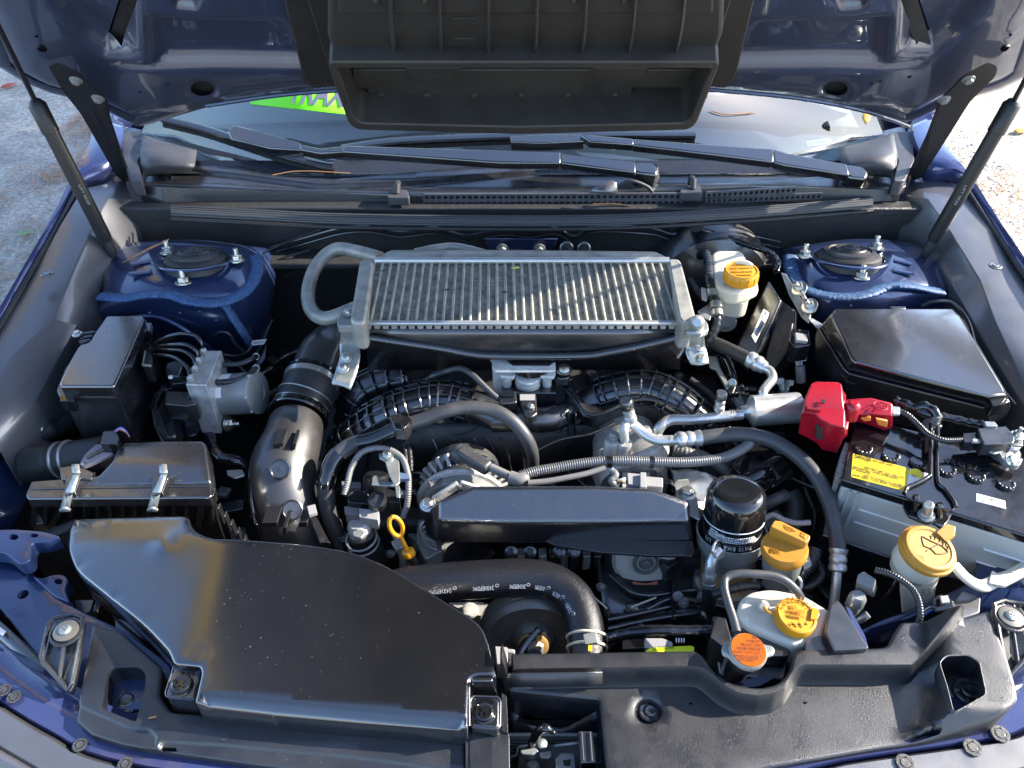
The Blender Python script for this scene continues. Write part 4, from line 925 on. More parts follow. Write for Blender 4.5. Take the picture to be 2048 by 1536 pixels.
runner([(655, 960, .66), (690, 890, .735), (740, 845, .785), (810, 812, .815), (880, 798, .825), (940, 808, .82), (1000, 835, .80)], 34, 15, 6, (7, 40), lo=-1.3, hi=1.6)
runner([(690, 850, .72), (715, 790, .77), (760, 762, .79), (820, 752, .80)], 30, 6, 4, (4, 23), lo=-1.3, hi=1.6)
runner([(1120, 850, .78), (1175, 805, .805), (1225, 783, .825), (1290, 775, .835), (1345, 795, .83), (1400, 840, .80), (1440, 890, .74)], 31, 13, 6, (12, 46), lo=-1.3, hi=1.6)
tube('plenum', [(985, 840, .80), (1040, 838, .805), (1100, 838, .805), (1160, 815, .80)], 26, blk, im, 20)
for i in range(11): vpoly('plenum_rib', [(1010 + i * 14, 830), (1013 + i * 14, 830), (1013 + i * 14, 900), (1010 + i * 14, 900)], P(1060, 870, .78).y, .01, blk, im)
tube('flange_edge', [(1132, 752, .84), (1128, 772, .835), (1150, 800, .835), (1172, 826, .83), (1200, 828, .83), (1260, 802, .84), (1310, 800, .84), (1370, 825, .83), (1400, 855, .81)], 3.6, blkg, im, 8)
sheet('flange_web', [[(1132, 752, .838), (1165, 800, .83), (1200, 812, .82), (1290, 790, .82), (1390, 830, .81)], [(1128, 778, .832), (1155, 812, .825), (1182, 836, .82), (1290, 812, .825), (1390, 860, .80)], [(1132, 830, .79), (1160, 850, .78), (1190, 862, .77), (1290, 850, .77), (1380, 900, .76)]], blk, im, 3, 3, .003)
tube('flange_edge', [(1066, 905, .80), (1120, 880, .81), (1180, 868, .81), (1230, 845, .81)], 3, blkg, im, 8)
sheet('manifold_face', [[(840, 850, .80), (940, 845, .80), (1060, 850, .80), (1180, 850, .79), (1300, 830, .79)], [(800, 900, .76), (940, 900, .76), (1060, 905, .76), (1180, 880, .76), (1330, 880, .75)], [(800, 960, .66), (940, 960, .66), (1060, 960, .66), (1180, 950, .66), (1330, 940, .66)]], blkd, im, 4, 4, .003)
for i in range(8): tube('casting_seam', [(860 + i * 28, 868 + (i % 3) * 5, .785), (875 + i * 28, 900, .765), (882 + i * 28, 940, .735)], 2.2, blk, im, 6)
tube('vacuum_hose', [(865, 855, .79), (905, 868, .785), (940, 862, .79), (965, 845, .80)], 3, rub, im, 6)
bolt(im, P(1222, 721, .84), .007, 'hex', Z, boltm)
# ================================================================ HOSES in the middle
big = [(690, 1100, .69), (665, 1045, .73), (653, 995, .765), (655, 955, .79), (672, 915, .81), (705, 890, .82), (750, 878, .83), (800, 855, .845), (850, 838, .855), (893, 822, .865), (935, 815, .865), (985, 820, .86), (1022, 840, .85), (1050, 872, .83), (1064, 905, .80), (1066, 945, .74)]
tube('coolant_hose', big, 14, hose, None, 20, taper=[(0, 1.25), (.3, 1.25), (.45, 1.05), (1, .95)], label='long matt grey rubber hose arching from the left across to the middle of the engine', cat='hose')
hb = T('hose_tape', 'shiny black tape wrapped round the lower part of the long grey hose', 'tape wrap', (655, 960, .79))
def along(P_, i, j, k=6): return [Vector(q) for q in cr([P(*p) for p in P_], k)][i:j]
W = along(big, 15, 27); tube_mesh(resample(W, .004), [18.2 * px(W[0]) * (1 + .04 * random.random()) for _ in resample(W, .004)], 18).build('wrap', blkg, hb)
W = along(big, 32, 42); tube_mesh(resample(W, .004), [16.5 * px(W[0]) * (1 + .05 * random.random()) for _ in resample(W, .004)], 18).build('wrap', blkg, hb)
hc = T('hose_clip', 'black plastic clip holding the grey hose to the ribbed runner', 'hose clip', (800, 850, .85))
W = along(big, 41, 45); tube_mesh(W, 17 * px(W[0]), 18).build('band', blk, hc)
prism('clip_block', [(778, 832), (800, 826), (822, 846), (812, 860), (790, 858)], .868, .02, blk, hc, r=2); prism('clip_arm', [(798, 845), (816, 832), (824, 840), (808, 858)], .878, .006, blkg, hc, r=1)
tube('corrugated_conduit', [(688, 990, .79), (695, 965, .80), (703, 935, .81), (720, 908, .825), (745, 897, .83), (775, 898, .83), (803, 915, .825), (815, 945, .82), (817, 975, .81), (814, 1010, .79), (806, 1035, .77)], 6.4, gcor, None, 12, corr_=(4.6, .16), label='thin grey corrugated conduit looping round the black solenoid valve', cat='wire conduit')
# solenoid valve cluster
sv = T('solenoid_valve', 'black plastic solenoid valve on a bent steel bracket left of the alternator', 'solenoid valve', (755, 990, .76))
prism('bracket_plate', [(757, 905), (775, 905), (798, 915), (800, 965), (790, 972), (778, 950), (770, 922), (758, 916)], .825, .003, zinc, sv, r=3); bolt(sv, P(775, 912, .826), .0065, 'hex', Z, boltm)
prism('bracket_arm', [(745, 952), (756, 950), (758, 962), (795, 964), (800, 975), (800, 995), (793, 994), (790, 972), (743, 970)], .815, .003, zinc, sv, r=2)
cyl('valve_body', (752, 948, .79), (752, 985, .765), 26, blk, sv, [(0, .8), (.1, 1), (1, 1)]); cyl('actuator', (755, 998, .80), (755, 1008, .785), 20, blk, sv, [(0, .2), (.02, .5), (.05, .52), (.08, .9), (.3, 1), (1, 1)])
prism('connector', [(694, 984), (735, 980), (738, 996), (734, 1008), (696, 1005)], .79, .02, blkg, sv, r=2); prism('connector_plug', [(688, 1012), (720, 1012), (722, 1030), (690, 1028)], .78, .02, corr, sv, r=2)
prism('connector_plug', [(718, 1016), (758, 1020), (756, 1040), (718, 1034)], .785, .02, gcon, sv, r=2); prism('side_arm', [(770, 975), (798, 985), (800, 1006), (772, 1002)], .79, .02, blk, sv, r=2); bolt(sv, P(802, 988, .80), .005, 'hex', Vector((1, 0, .4)).normalized(), boltm)
prism('upper_plug', [(682, 962), (722, 964), (722, 976), (684, 975)], .775, .02, corr, sv, r=2)
prism('blue_clip', [(785, 942), (818, 948), (820, 957), (800, 958), (786, 952)], .823, .006, mat('slate_clip', (.08, .12, .18), .4), sv, r=2)
for u in (813, 822): tube('braided_sleeve', [(u - 15, 850, .78), (u - 4, 890, .77), (u, 940, .76), (u + 2, 980, .74)], 5, rub, sv, 8, noise_=.4)
tube('braided_sleeve', [(835, 875, .76), (860, 890, .76), (870, 910, .74)], 8, rub, sv, 8, noise_=.35)
# heater hose and clamp
hh = T('coolant_pipe', 'black rubber hose end with wire clamp beside the yellow dipstick', 'hose', (730, 1090, .70))
cyl('hose_end', (722, 1060, .755), (752, 1140, .67), 30, rub, hh, [(0, .8), (.05, 1), (1, 1.05)]); cyl('pipe_neck', (716, 1045, .77), (724, 1072, .745), 24, cast, hh, [(0, .8), (.2, 1), (1, 1)])
for d in (0, .012):
    A = P(723, 1076, .752); B = P(752, 1140, .67); ax = (B - A).normalized(); torus('clamp_wire', A + ax * d, 31 * px(A), .0016, ax, zinc, hh)
prism('clamp_ear', [(704, 1062), (722, 1058), (732, 1066), (722, 1076), (706, 1072)], .79, .006, zinc, hh, r=3)
tube('dipstick_tube', [(790, 1070, .77), (803, 1110, .74), (806, 1150, .70)], 6, zinc, hh, 10); prism('tube_bracket', [(782, 1082), (800, 1078), (808, 1092), (792, 1100)], .765, .008, zinc, hh, r=2)
for i, (u, v) in enumerate(((700, 1010), (730, 1045), (770, 1060), (660, 1120))): pass
dp = T('oil_dipstick', 'bright yellow oil dipstick with an oval loop handle', 'dipstick', (815, 1105, .77))
A = P(792, 1053, .815); n = (CAM - A).normalized(); B = P(816, 1104, .775); ax = (A - B).normalized(); sx = ax.cross(n).normalized()
W = [A + ax * (22 * px(A) * math.cos(a)) * 1.05 + sx * (12 * px(A) * math.sin(a)) for a in [2 * math.pi * i / 24 for i in range(25)]]
tube_mesh(W, 4.6 * px(A), 10, False, None, 1.).build('loop_handle', yel, dp); tube_mesh([A - ax * 22 * px(A), B], [4.2 * px(A), 5 * px(A)], 10).build('shaft', yel, dp)
lathe('base', B - ax * .006, B + ax * .004, [(0, .0085), (.4, .0092), (.8, .0085), (1, .006)], yel, dp, 20); cyl('grip_tube', (818, 1108, .77), (838, 1140, .73), 9, rub, dp)
# ================================================================ ALTERNATOR
al = T('alternator', 'cast aluminium alternator with cooling fins behind the black belt cover', 'alternator', (915, 1010, .70))
c = P(925, 1010, .745); ra = 84 * px(c)
lathe('rotor_core', c + Vector((0, -.01, 0)), c + Vector((0, .075, 0)), [(0, ra * .86), (1, ra * .86)], blkd, al, 36)
M = Mesh()
for i in range(26):
    a = 2 * math.pi * i / 26; d = Vector((math.cos(a), 0, math.sin(a))); bar(c + d * ra * .60 + Vector((0, .060, 0)), c + d * ra * .93 + Vector((0, .034, 0)), .0055, .026, M, Vector((0, 1, 0)))
M.build('cooling_fin', cast, al, bevel=.001)
torus('rear_rim', c + Vector((0, .05, 0)), ra * .86, .005, Vector((0, 1, 0)), cast, al, 40); torus('front_rim', c + Vector((0, .008, 0)), ra * 1.0, .006, Vector((0, 1, 0)), cast, al, 40)
side_sheet('front_casting', [[c + Vector((math.cos(a) * ra * 1.02, .014, math.sin(a) * ra * 1.02)) for a in np.linspace(3.3, -.1, 14)], [c + Vector((math.cos(a) * ra * .97, -.012, math.sin(a) * ra * .97)) for a in np.linspace(3.3, -.1, 14)], [c + Vector((math.cos(a) * ra * .7, -.018, math.sin(a) * ra * .7)) for a in np.linspace(3.3, -.1, 14)]], motor, al, solid=.003)
for i, (u0, v0, u1, v1) in enumerate(((918, 968, 868, 1000), (918, 968, 975, 985))): M = Mesh(); bar(P(u0, v0, .818), P(u1, v1, .80), .006, .014, M); M.build('cast_arm', cast, al, bevel=.002)
cyl('long_bolt', (919, 970, .82), (920, 990, .79), 4, steel, al)
bolt(al, P(856, 1010, .80), 11 * px(P(856, 1010, .8)), 'hex', Vector((0, -.3, 1)).normalized(), boltm); cyl('bolt_boss', (856, 1012, .798), (862, 1060, .74), 14, blk, al)
for i in range(6): tube('casting_rib', [(860 + 2 * i, 1036 + i * 9, .77 - i * .008), (842 + i * 2, 1050 + i * 10, .765 - i * .01), (848 + 3 * i, 1072 + i * 9, .75 - i * .01), (872 + i, 1086 + i * 7, .745 - i * .01)], 2.6, cast, al, 6)
prism('casting_wall', [(836, 1040), (870, 1030), (885, 1100), (850, 1120), (832, 1080)], .725, .05, motor, al, r=6)
decal('sticker', [(858, 962), (890, 940), (893, 948), (862, 974)], corr, al, .80); text('ZNVL', P(866, 966, .8005), P(890, 950, .8005), .008, wink, al)
for i in range(4): cyl('pulley', (930, 1118 + i * 4, .70 - i * .004), (930, 1122 + i * 4, .694 - i * .004), 46 - i * 2, blk, al, [(0, .95), (.5, 1), (1, .92)], 36)
# ================================================================ BELT COVER
bc = T('belt_cover', 'long black textured plastic belt cover in front of the alternator', 'belt cover', (1130, 1060, .72))
tcp = mat('textured_cover_plastic', (.010, .010, .012), .29, bump=(560, 1, .0005), dust=.5, rvar=.05, spec=1., coat=.8)
def loft(name, rings, m, parent, bevel=.003, seg=3, **k):
    """closed rings of (u, v, z) with equal counts; the first one is the top"""
    V = []; n = len(rings[0])
    for r_ in rings: V += Ps(r_)
    fs = [tuple(range(n))]
    for j in range(len(rings) - 1): fs += [(j * n + i, (j + 1) * n + i, (j + 1) * n + (i + 1) % n, j * n + (i + 1) % n) for i in range(n)]
    fs.append(tuple(range(len(V) - 1, len(V) - n - 1, -1)))
    return Mesh().add(V, fs).build(name, m, parent, bevel=bevel, recalc=True, seg=seg, **k)
zt = lambda v: .858 - (v - 974) * .00042
tp = [(878, 1003), (946, 974), (1190, 973), (1305, 979), (1376, 1004), (1379, 1044), (1200, 1046), (1010, 1046), (877, 1042)]
loft('top_shell', [[(u, v, zt(v)) for u, v in tp],
                   [(876, 1003, .842), (946, 973, .852), (1190, 972, .852), (1305, 978, .850), (1379, 1004, .840), (1382, 1062, .806), (1200, 1064, .806), (1010, 1064, .806), (874, 1060, .808)],
                   [(874, 1003, .79), (946, 974, .79), (1190, 974, .79), (1305, 980, .79), (1384, 1010, .79), (1386, 1089, .772), (1200, 1089, .772), (1010, 1088, .772), (876, 1086, .774)]], tcp, bc, .0075, 5)
loft('side_wall', [[(877, 1004, .840), (877, 1042, .826), (876, 1086, .774), (852, 1068, .774), (850, 1044, .800), (862, 1016, .82)], [(877, 1004, .80), (877, 1042, .80), (876, 1086, .76), (852, 1068, .76), (850, 1044, .77), (862, 1016, .78)]], tcp, bc, .002)
prism('lower_lip', [(1090, 1080), (1386, 1082), (1388, 1104), (1382, 1112), (1300, 1111), (1200, 1104), (1110, 1090)], .782, .004, tcp, bc, r=3, bevel=.001)
# ================================================================ MAIN HARNESS
wh = T('wiring_harness', 'grey corrugated wiring harness crossing the engine with a rubber boot at its left end', 'wiring harness', (1230, 925, .82))
cyl('boot', (912, 902, .82), (930, 916, .82), 20, hose, wh, [(0, .75), (.15, .95), (.4, 1), (.8, .95), (1, .75)])
M = Mesh(); a = P(918, 903, .826); b = P(978, 938, .826); bar(a, b, 26 * px(a), .018, M); M.build('boot_sleeve', hose, wh, bevel=.004)
tube('conduit', [(970, 930, .826), (1000, 944, .826), (1030, 957, .826), (1046, 961, .826)], 9.5, gcor, wh, 14, corr_=(4.6, .14))
tube('conduit', [(1040, 952, .828), (1070, 943, .83), (1110, 936, .832), (1150, 929, .835), (1200, 923, .838), (1257, 922, .84), (1318, 924, .84), (1380, 924, .84), (1440, 917, .84), (1478, 902, .84), (1500, 885, .84), (1507, 862, .83)], 10.5, gcor, wh, 16, corr_=(4.6, .13))
tube('taped_joint', [(1020, 955, .832), (1040, 960, .832), (1052, 954, .832)], 14, corr, wh, 12, noise_=.12)
for u, v in ((1219, 923), (1303, 924)): cyl('cable_strap', (u - 4, v, .839), (u + 4, v, .839), 12.4, blkg, wh)
tube('side_cable', [(1056, 966, .835), (1090, 963, .835), (1120, 958, .836), (1170, 948, .838), (1210, 936, .84)], 6, gcor, wh, 10)
tube('side_cable', [(1222, 940, .845), (1232, 950, .842), (1222, 962, .838), (1236, 974, .832)], 7, corr, wh, 8, noise_=.2)
cn = T('wire_connector', 'light grey plastic wire connector lying behind the belt cover', 'wire connector', (1290, 963, .82))
prism('housing', [(1254, 945), (1284, 948), (1286, 972), (1256, 968)], .842, .018, gcon, cn, r=2, label='pale grey ridged plug'); prism('collar', [(1280, 944), (1292, 944), (1294, 974), (1280, 974)], .848, .022, gcon, cn, r=2)
prism('plug', [(1292, 952), (1326, 955), (1326, 974), (1293, 972)], .842, .018, gcon, cn, r=2)
for k, m_ in enumerate((wires[1], wires[4], ink)): tube('wire', [(1235, 960 + k * 3, .838), (1245, 958 + k * 4, .84), (1256, 955 + k * 5, .838)], 1.6, m_, cn, 6)
for k in range(2): tube('wire', [(1326, 960 + k * 5, .838), (1342, 962 + k * 5, .842), (1350, 974, .835)], 2, ink, cn, 6)
# ================================================================ LEFT: relay box
fb = T('relay_box', 'black relay box with flat rectangular lid beside the left fender trim', 'relay box', (200, 720, .82))
lid = [(213, 631), (284, 630), (289, 637), (262, 700), (232, 766), (226, 772), (120, 772), (118, 766), (134, 732), (148, 706), (158, 690), (178, 684), (190, 664)]
prism('lid', lid, .905, .022, cover, fb, r=5, bevel=.004, seg=3)
prism('lid_rim', [(213, 634), (288, 634), (296, 645), (240, 784), (232, 792), (118, 792), (112, 780), (130, 735), (160, 700)], .886, .008, blk, fb, r=4, bevel=.002)
prism('lower_case', [(213, 640), (285, 640), (290, 650), (236, 790), (122, 790), (118, 775), (140, 735)], .878, .16, blk, fb, r=4, bevel=.002)
for q in ([(120, 790), (148, 790), (148, 802), (120, 802)], [(288, 645), (304, 645), (300, 662), (284, 662)]): prism('latch', q, .886, .02, blkg, fb, r=2)
for i in range(3): prism('vent_fin', [(163 - 3 * i, 664 + 8 * i), (190 - 4 * i, 660 + 8 * i), (190 - 4 * i, 664 + 8 * i), (163 - 3 * i, 668 + 8 * i)], .893, .02, blkg, fb)
bolt(fb, P(155, 669, .895), 7 * px(P(155, 669, .9)), 'hex', Z, boltm)
prism('side_connector', [(286, 700), (300, 702), (306, 722), (300, 734), (284, 732)], .87, .03, blk, fb, r=3)
prism('metal_clip', [(288, 700), (292, 700), (286, 726), (302, 728), (302, 731), (282, 730)], .875, .004, zinc, fb)
# ================================================================ ABS unit
ab = T('brake_hydraulic_unit', 'aluminium brake hydraulic block with grey pump motor and four black pipes on top', 'brake unit', (430, 790, .70))
prism('valve_block', [(406, 701), (443, 701), (412, 770), (371, 769)], .862, .10, mat('milled_aluminium', (.50, .50, .50), .34, metal=.5, mott=(60, .25), bump=(200, .3)), ab, bevel=.0012)
A = P(432, 790, .80); B = P(517, 785, .815); rm = 42 * px(B)
lathe('pump_motor', A, B, [(0, rm * 1.0), (.02, rm * 1.04), (.05, rm * 1.04), (.07, rm), (.93, rm), (.96, rm * 1.03), (.99, rm * 1.03), (1, rm * .97), (1.01, rm * .9), (1.01, rm * .5), (1.0, rm * .48), (1.005, 0.001)], motor, ab, 40)
ax = (B - A).normalized(); n1 = (CAM - B); n1 = (n1 - ax * n1.dot(ax)).normalized(); s1 = ax.cross(n1)
def onmotor(t, a): return A + (B - A) * t + (n1 * math.cos(a) + s1 * math.sin(a)) * (rm + .0006)
def cdecal(name, A, B, r, n1, s1, t0, t1, a0, a1, m, parent, k=6):
    g = [[A + (B - A) * t + (n1 * math.cos(a) + s1 * math.sin(a)) * r for a in np.linspace(a0, a1, k + 1)] for t in (t0, t1)]
    return Mesh().add(g[0] + g[1], [(i, i + 1, k + 2 + i, k + 1 + i) for i in range(k)]).build(name, m, parent)
cdecal('label_sticker', A, B, rm + .0008, n1, s1, .20, .52, -1.25, -.80, wlab, ab); cdecal('label_sticker', A, B, rm + .0008, n1, s1, .14, .42, -.35, .15, wlab, ab)
for t_, a_ in ((.965, -.9), (.965, .2), (.965, 1.0), (.06, .9), (.06, -.3)): bolt(ab, onmotor(t_, a_) - ax * 0, .0028, 'stud', n1, zinc, 'rivet')
prism('controller', [(300, 806), (318, 775), (345, 772), (349, 800), (352, 872), (334, 876), (318, 850)], .80, .05, blk, ab, r=6, bevel=.003)
prism('controller_rim', [(302, 800), (322, 770), (344, 768), (346, 776), (326, 780), (312, 808), (336, 872), (332, 880), (314, 856)], .83, .012, blkg, ab, r=3)
prism('connector', [(332, 782), (380, 784), (376, 800), (394, 796), (392, 808), (372, 812), (330, 808)], .84, .03, blk, ab, r=2)
prism('connector', [(334, 726), (356, 720), (366, 728), (358, 752), (334, 752), (330, 738)], .85, .04, blk, ab, r=3); prism('connector', [(342, 754), (372, 750), (376, 764), (344, 768)], .845, .03, blkg, ab, r=2)
prism('white_mark', [(336, 750), (345, 749), (345, 755), (336, 756)], .856, .003, wlab, ab)
prism('unit_bracket', [(300, 800), (312, 812), (336, 876), (326, 890), (308, 850)], .78, .004, zinc, ab, r=2)
tops = [(407, 703), (396, 722), (390, 738), (381, 757)]
ln = [[(407, 700, .872), (403, 688, .885), (392, 672, .895), (362, 668, .895), (330, 676, .885), (306, 690, .87), (296, 706, .86)],
      [(396, 719, .872), (392, 702, .885), (372, 690, .892), (340, 690, .885), (312, 694, .872), (298, 706, .86)],
      [(390, 736, .872), (386, 716, .882), (366, 702, .886), (336, 700, .88), (312, 699, .87), (298, 712, .86)],
      [(380, 754, .872), (374, 735, .88), (352, 717, .882), (322, 710, .876), (304, 710, .866), (294, 720, .855)]]
for (u, v), l in zip(tops, ln):
    cyl('pipe_nut', (u, v + 3, .862), (u, v - 3, .876), 7.5, zinc, ab, [(0, 1), (.6, 1), (.65, .8), (1, .7)], 6, sharp=20); tube('brake_pipe', l, 4.0, blkg, ab, 10)
for l, nt_ in (([(446, 729, .845), (478, 728, .845), (500, 720, .848), (512, 713, .84)], (438, 729, .845)), ([(432, 764, .84), (462, 763, .84), (494, 752, .845), (512, 736, .845)], (424, 762, .84))):
    cyl('pipe_nut', nt_, l[0], 8, zinc, ab, None, 6, sharp=20); tube('brake_pipe', l, 5.5, corrb, ab, 12); torus('pipe_end', P(*l[-1]), 6 * px(P(*l[-1])), .001, Vector((.4, -.4, .6)), zinc, ab)
bolt(ab, P(442, 845, .76), .006, 'nut', Vector((1, -.3, .2)).normalized(), boltm, 'nut'); bolt(ab, P(456, 848, .77), .0085, 'nut', Vector((1, -.2, .2)).normalized(), boltm, 'nut')
for l in ([(425, 674, .83), (440, 664, .845), (458, 668, .84), (470, 688, .82), (488, 704, .80)], [(440, 708, .80), (470, 712, .79), (492, 706, .80), (505, 690, .81)], [(445, 716, .78), (470, 728, .78), (492, 745, .77)], [(545, 640, .80), (532, 665, .80), (522, 690, .79), (512, 708, .79)]): tube('brake_pipe', l, 3, corrb, ab, 8)
prism('round_pump_cap', ell(375, 838, 36, 34, 0, 24), .745, .04, blk, ab, bevel=.002); torus('cap_ring', P(375, 838, .7455), 30 * px(P(375, 838, .745)), .001, Z, blk, ab, 32); pass
wt = T('wire_tag', 'small white paper tag with black print hanging in the shade by the left strut tower', 'tag', (517, 684, .80)); wt_ = [(505, 681), (533, 678), (528, 688), (501, 691)]
prism('tag_sheet', wt_, .80, .001, wlab, wt, bevel=0); text('2X02 PC-13', P(506, 689, .8008), P(527, 686, .8008), .007, ink, wt)
# rubber mount
rm_ = T('rubber_mount', 'round black rubber bush with a central bolt on the left inner fender', 'rubber mount', (95, 858, .79))
lathe('bush', P(97, 860, .79), P(94, 857, .79) + Vector((-.0, -.012, .012)), [(0, .016), (.6, .0165), (1, .014), (1.02, .010)], rub, rm_, 24); bolt(rm_, P(94, 857, .79) + Vector((0, -.011, .011)), .006, 'hex', Vector((0, -.7, .7)), boltm)
tube('mount_arm', [(100, 860, .78), (140, 840, .77), (180, 810, .76)], 20, blkd, rm_, 10)
# ================================================================ AIR BOX
bx = T('air_filter_box', 'black air filter box with ribbed lower half and two metal clips', 'air filter box', (250, 990, .70))
panel('upper_case', xy(rc([(246, 881), (300, 878), (405, 878), (412, 886), (416, 920), (419, 956), (130, 960), (120, 948), (150, 940), (192, 944), (220, 922), (232, 896)], 7), .85), lambda x, y: .850 + .25 * np.minimum(0, y - P(250, 925, .85).y) - .002, airb, bx, cell=.012, skirt=.035, edge=.006)
prism('flange', [(62, 962), (130, 957), (414, 951), (420, 958), (424, 990), (418, 995), (55, 997), (50, 990)], .838, .018, airb, bx, r=4, bevel=.0025)
prism('seam_line', [(58, 974), (421, 968), (421, 972), (58, 978)], .8395, .003, blk, bx, bevel=.0005)
prism('lower_case', [(62, 965), (412, 958), (418, 989), (56, 993)], .822, .16, airb, bx, r=3)
prism('case_step', [(66, 1000), (430, 996), (438, 1040), (60, 1048)], .745, .08, airb, bx, r=3)
for i in range(15):
    u = 66 + i * 25.5; vpoly('case_rib', [(u, 992), (u + 3, 992), (u + 3, 1052), (u - 6, 1052)], P(240, 993, .822).y - .012, .014, airb, bx, bevel=.0006)
for i in range(7):
    u = 420 + i * 13; vpoly('case_rib', [(u - 12, 985 + i * 16), (u - 9, 985 + i * 16), (u + 3, 1022 + i * 14), (u, 1024 + i * 14)], P(440, 1000 + 10 * i, .80).y, .01, airb, bx, bevel=.0005)
for dx in (0, 175):
    rows = [[(143 + dx, 928, .868), (158 + dx, 928, .868)], [(144 + dx, 946, .866), (159 + dx, 946, .866)], [(146 + dx, 950, .858), (158 + dx, 950, .858)], [(130 + dx, 985, .846), (146 + dx, 985, .846)], [(121 + dx, 1014, .826), (139 + dx, 1014, .826)], [(119 + dx, 1024, .818), (138 + dx, 1024, .818)]]
    q = sheet('spring_clip', rows, zinc, bx, 1, 3, .0025)
    tube('clip_loop', [(122 + dx, 1020, .826), (130 + dx, 1016, .832), (139 + dx, 1020, .826)], 3.5, zinc, bx, 8)
    prism('clip_wedge', [(132 + dx, 952), (166 + dx, 952), (190 + dx, 944), (160 + dx, 956), (150 + dx, 985), (128 + dx, 990)], .846, .01, airb, bx, bevel=.001)
prism('spout', [(118, 935), (150, 930), (185, 944), (184, 958), (122, 958)], .845, .02, airb, bx, r=3)
ms = T('air_flow_sensor', 'grey air flow sensor plate with black connector clipped on the intake tube', 'sensor', (190, 910, .82))
cyl('intake_tube', (60, 930, .775), (215, 905, .80), 34, rub, ms, [(0, 1.1), (.3, 1.1), (.32, 1), (1, 1)], 28)
for q in (.40, .52): torus('clamp_band', P(60, 930, .775).lerp(P(215, 905, .80), q), 35 * px(P(130, 915, .79)), .0025, (P(215, 905, .8) - P(60, 930, .775)).normalized(), zinc, ms)
prism('sensor_plate', [(158, 928), (170, 908), (192, 888), (222, 888), (232, 898), (222, 908), (180, 928), (165, 934)], .842, .006, mat('pink_grey_plate', (.22, .19, .21), .35), ms, r=5, bevel=.001)
for k in range(4): prism('plate_slot', [(172 + k * 9, 912 - k * 5), (190 + k * 9, 904 - k * 4), (192 + k * 9, 907 - k * 4), (174 + k * 9, 916 - k * 5)], .845, .004, blk, ms, bevel=.0004)
prism('connector', [(206, 862), (232, 858), (238, 876), (234, 888), (200, 886)], .86, .02, blkg, ms, r=2)
for k, m_ in enumerate((wires[0], wires[3], ink)): tube('wire', [(230, 862 + k * 2, .86), (240, 855 + k * 3, .862), (250, 860 + k * 3, .855), (258, 872 + k * 2, .84)], 1.6, m_, ms, 6)
bolt(ms, P(167, 928, .843), .003, 'cross', Z, boltm)
# ================================================================ TURBO INLET DUCT
td = T('intake_duct', 'thick black air intake duct with rubber sleeve and two steel bands', 'air duct', (590, 900, .75))
def seg_tube(name, pts, radii, m, seg=36, n=7, flat=1.):
    W = path(pts, n); R = [float(np.interp(i / (len(W) - 1), np.linspace(0, 1, len(radii)), radii)) * px(W[i]) for i in range(len(W))]
    return tube_mesh(W, R, seg, True, None, flat).build(name, m, td)
seg_tube('upper_elbow', [(700, 668, .80), (672, 684, .815), (646, 708, .82), (632, 738, .815), (625, 752, .81)], [30, 44, 47, 46, 45], satin)
seg_tube('rubber_sleeve', [(627, 748, .812), (618, 775, .805), (606, 805, .795), (600, 822, .79)], [47, 52, 53, 54, 52], rub)
Wp = path([(627, 748, .812), (618, 775, .805), (606, 805, .795), (600, 822, .79), (590, 850, .785)], 10)
def band(i, j, rp_, m, name):
    W = Wp[i:j]; tube_mesh(W, [rp_ * px(p) for p in W], 40).build(name, m, td)
band(0, 3, 52, blkg, 'collar'); band(4, 8, 54.5, steel, 'clamp_band'); band(14, 15, 55, zinc, 'wire_ring') if False else torus('wire_ring', Wp[16], 54 * px(Wp[16]), .0012, (Wp[17] - Wp[15]).normalized(), zinc, td, 40)
band(23, 27, 55, steel, 'clamp_band'); band(27, 33, 57, blkg, 'collar'); torus('collar_ring', Wp[34], 57 * px(Wp[34]), .003, (Wp[35] - Wp[33]).normalized(), blkg, td, 40)
seg_tube('lower_elbow', [(592, 850, .785), (583, 885, .785), (568, 930, .775), (566, 985, .755), (582, 1045, .72), (600, 1100, .68)], [54, 58, 66, 66, 64, 60], satin)
def onball(u, v, C, R):
    d = ray(u, v).normalized(); oc = CAM - C; bq = d.dot(oc); q = bq * bq - (oc.dot(oc) - R * R); return CAM + d * (-bq - math.sqrt(max(q, 0)))
for u, v, A_, rad in ((638, 698, (648, 706, .82), 46), (621, 734, (633, 738, .815), 46), (560, 938, (569, 934, .785), 64), (585, 1020, (578, 1024, .738), 63)):
    c0 = P(*A_); R_ = rad * px(c0); p = onball(u, v, c0, R_); nrm = (p - c0).normalized(); r = (15 if v < 800 else 18) * px(p); c = p - nrm * .003
    lathe('round_plug', c, c + nrm * .006, [(0, r * 1.2), (.5, r * 1.15), (.62, r * 1.02), (.35, r * .94), (.35, r * .2), (.6, r * .16), (.6, .0001)], blk, td, 28)
for q in ([(546, 888), (566, 886), (566, 893), (546, 895)], [(585, 888), (592, 888), (590, 900), (583, 900)], [(524, 1046), (554, 1045), (554, 1053), (524, 1055)], [(566, 1055), (573, 1055), (572, 1070), (565, 1070)], [(598, 1046), (614, 1045), (614, 1054), (598, 1055)]):
    y_ = P(q[0][0], q[0][1], .83 if q[0][1] < 1000 else .79).y; vpoly('slot', q, y_, .03, ink, td, bevel=.0004)
tube('mould_seam', [(520, 905, .80), (506, 950, .79), (503, 1000, .775), (512, 1050, .75)], 4, blkg, td, 8)
prism('white_clip', [(614, 1012), (630, 1008), (634, 1024), (618, 1030)], .80, .006, gcon, td, r=1); prism('support_strut', [(620, 1035), (632, 1032), (660, 1085), (640, 1085)], .77, .01, airb, td, r=2)
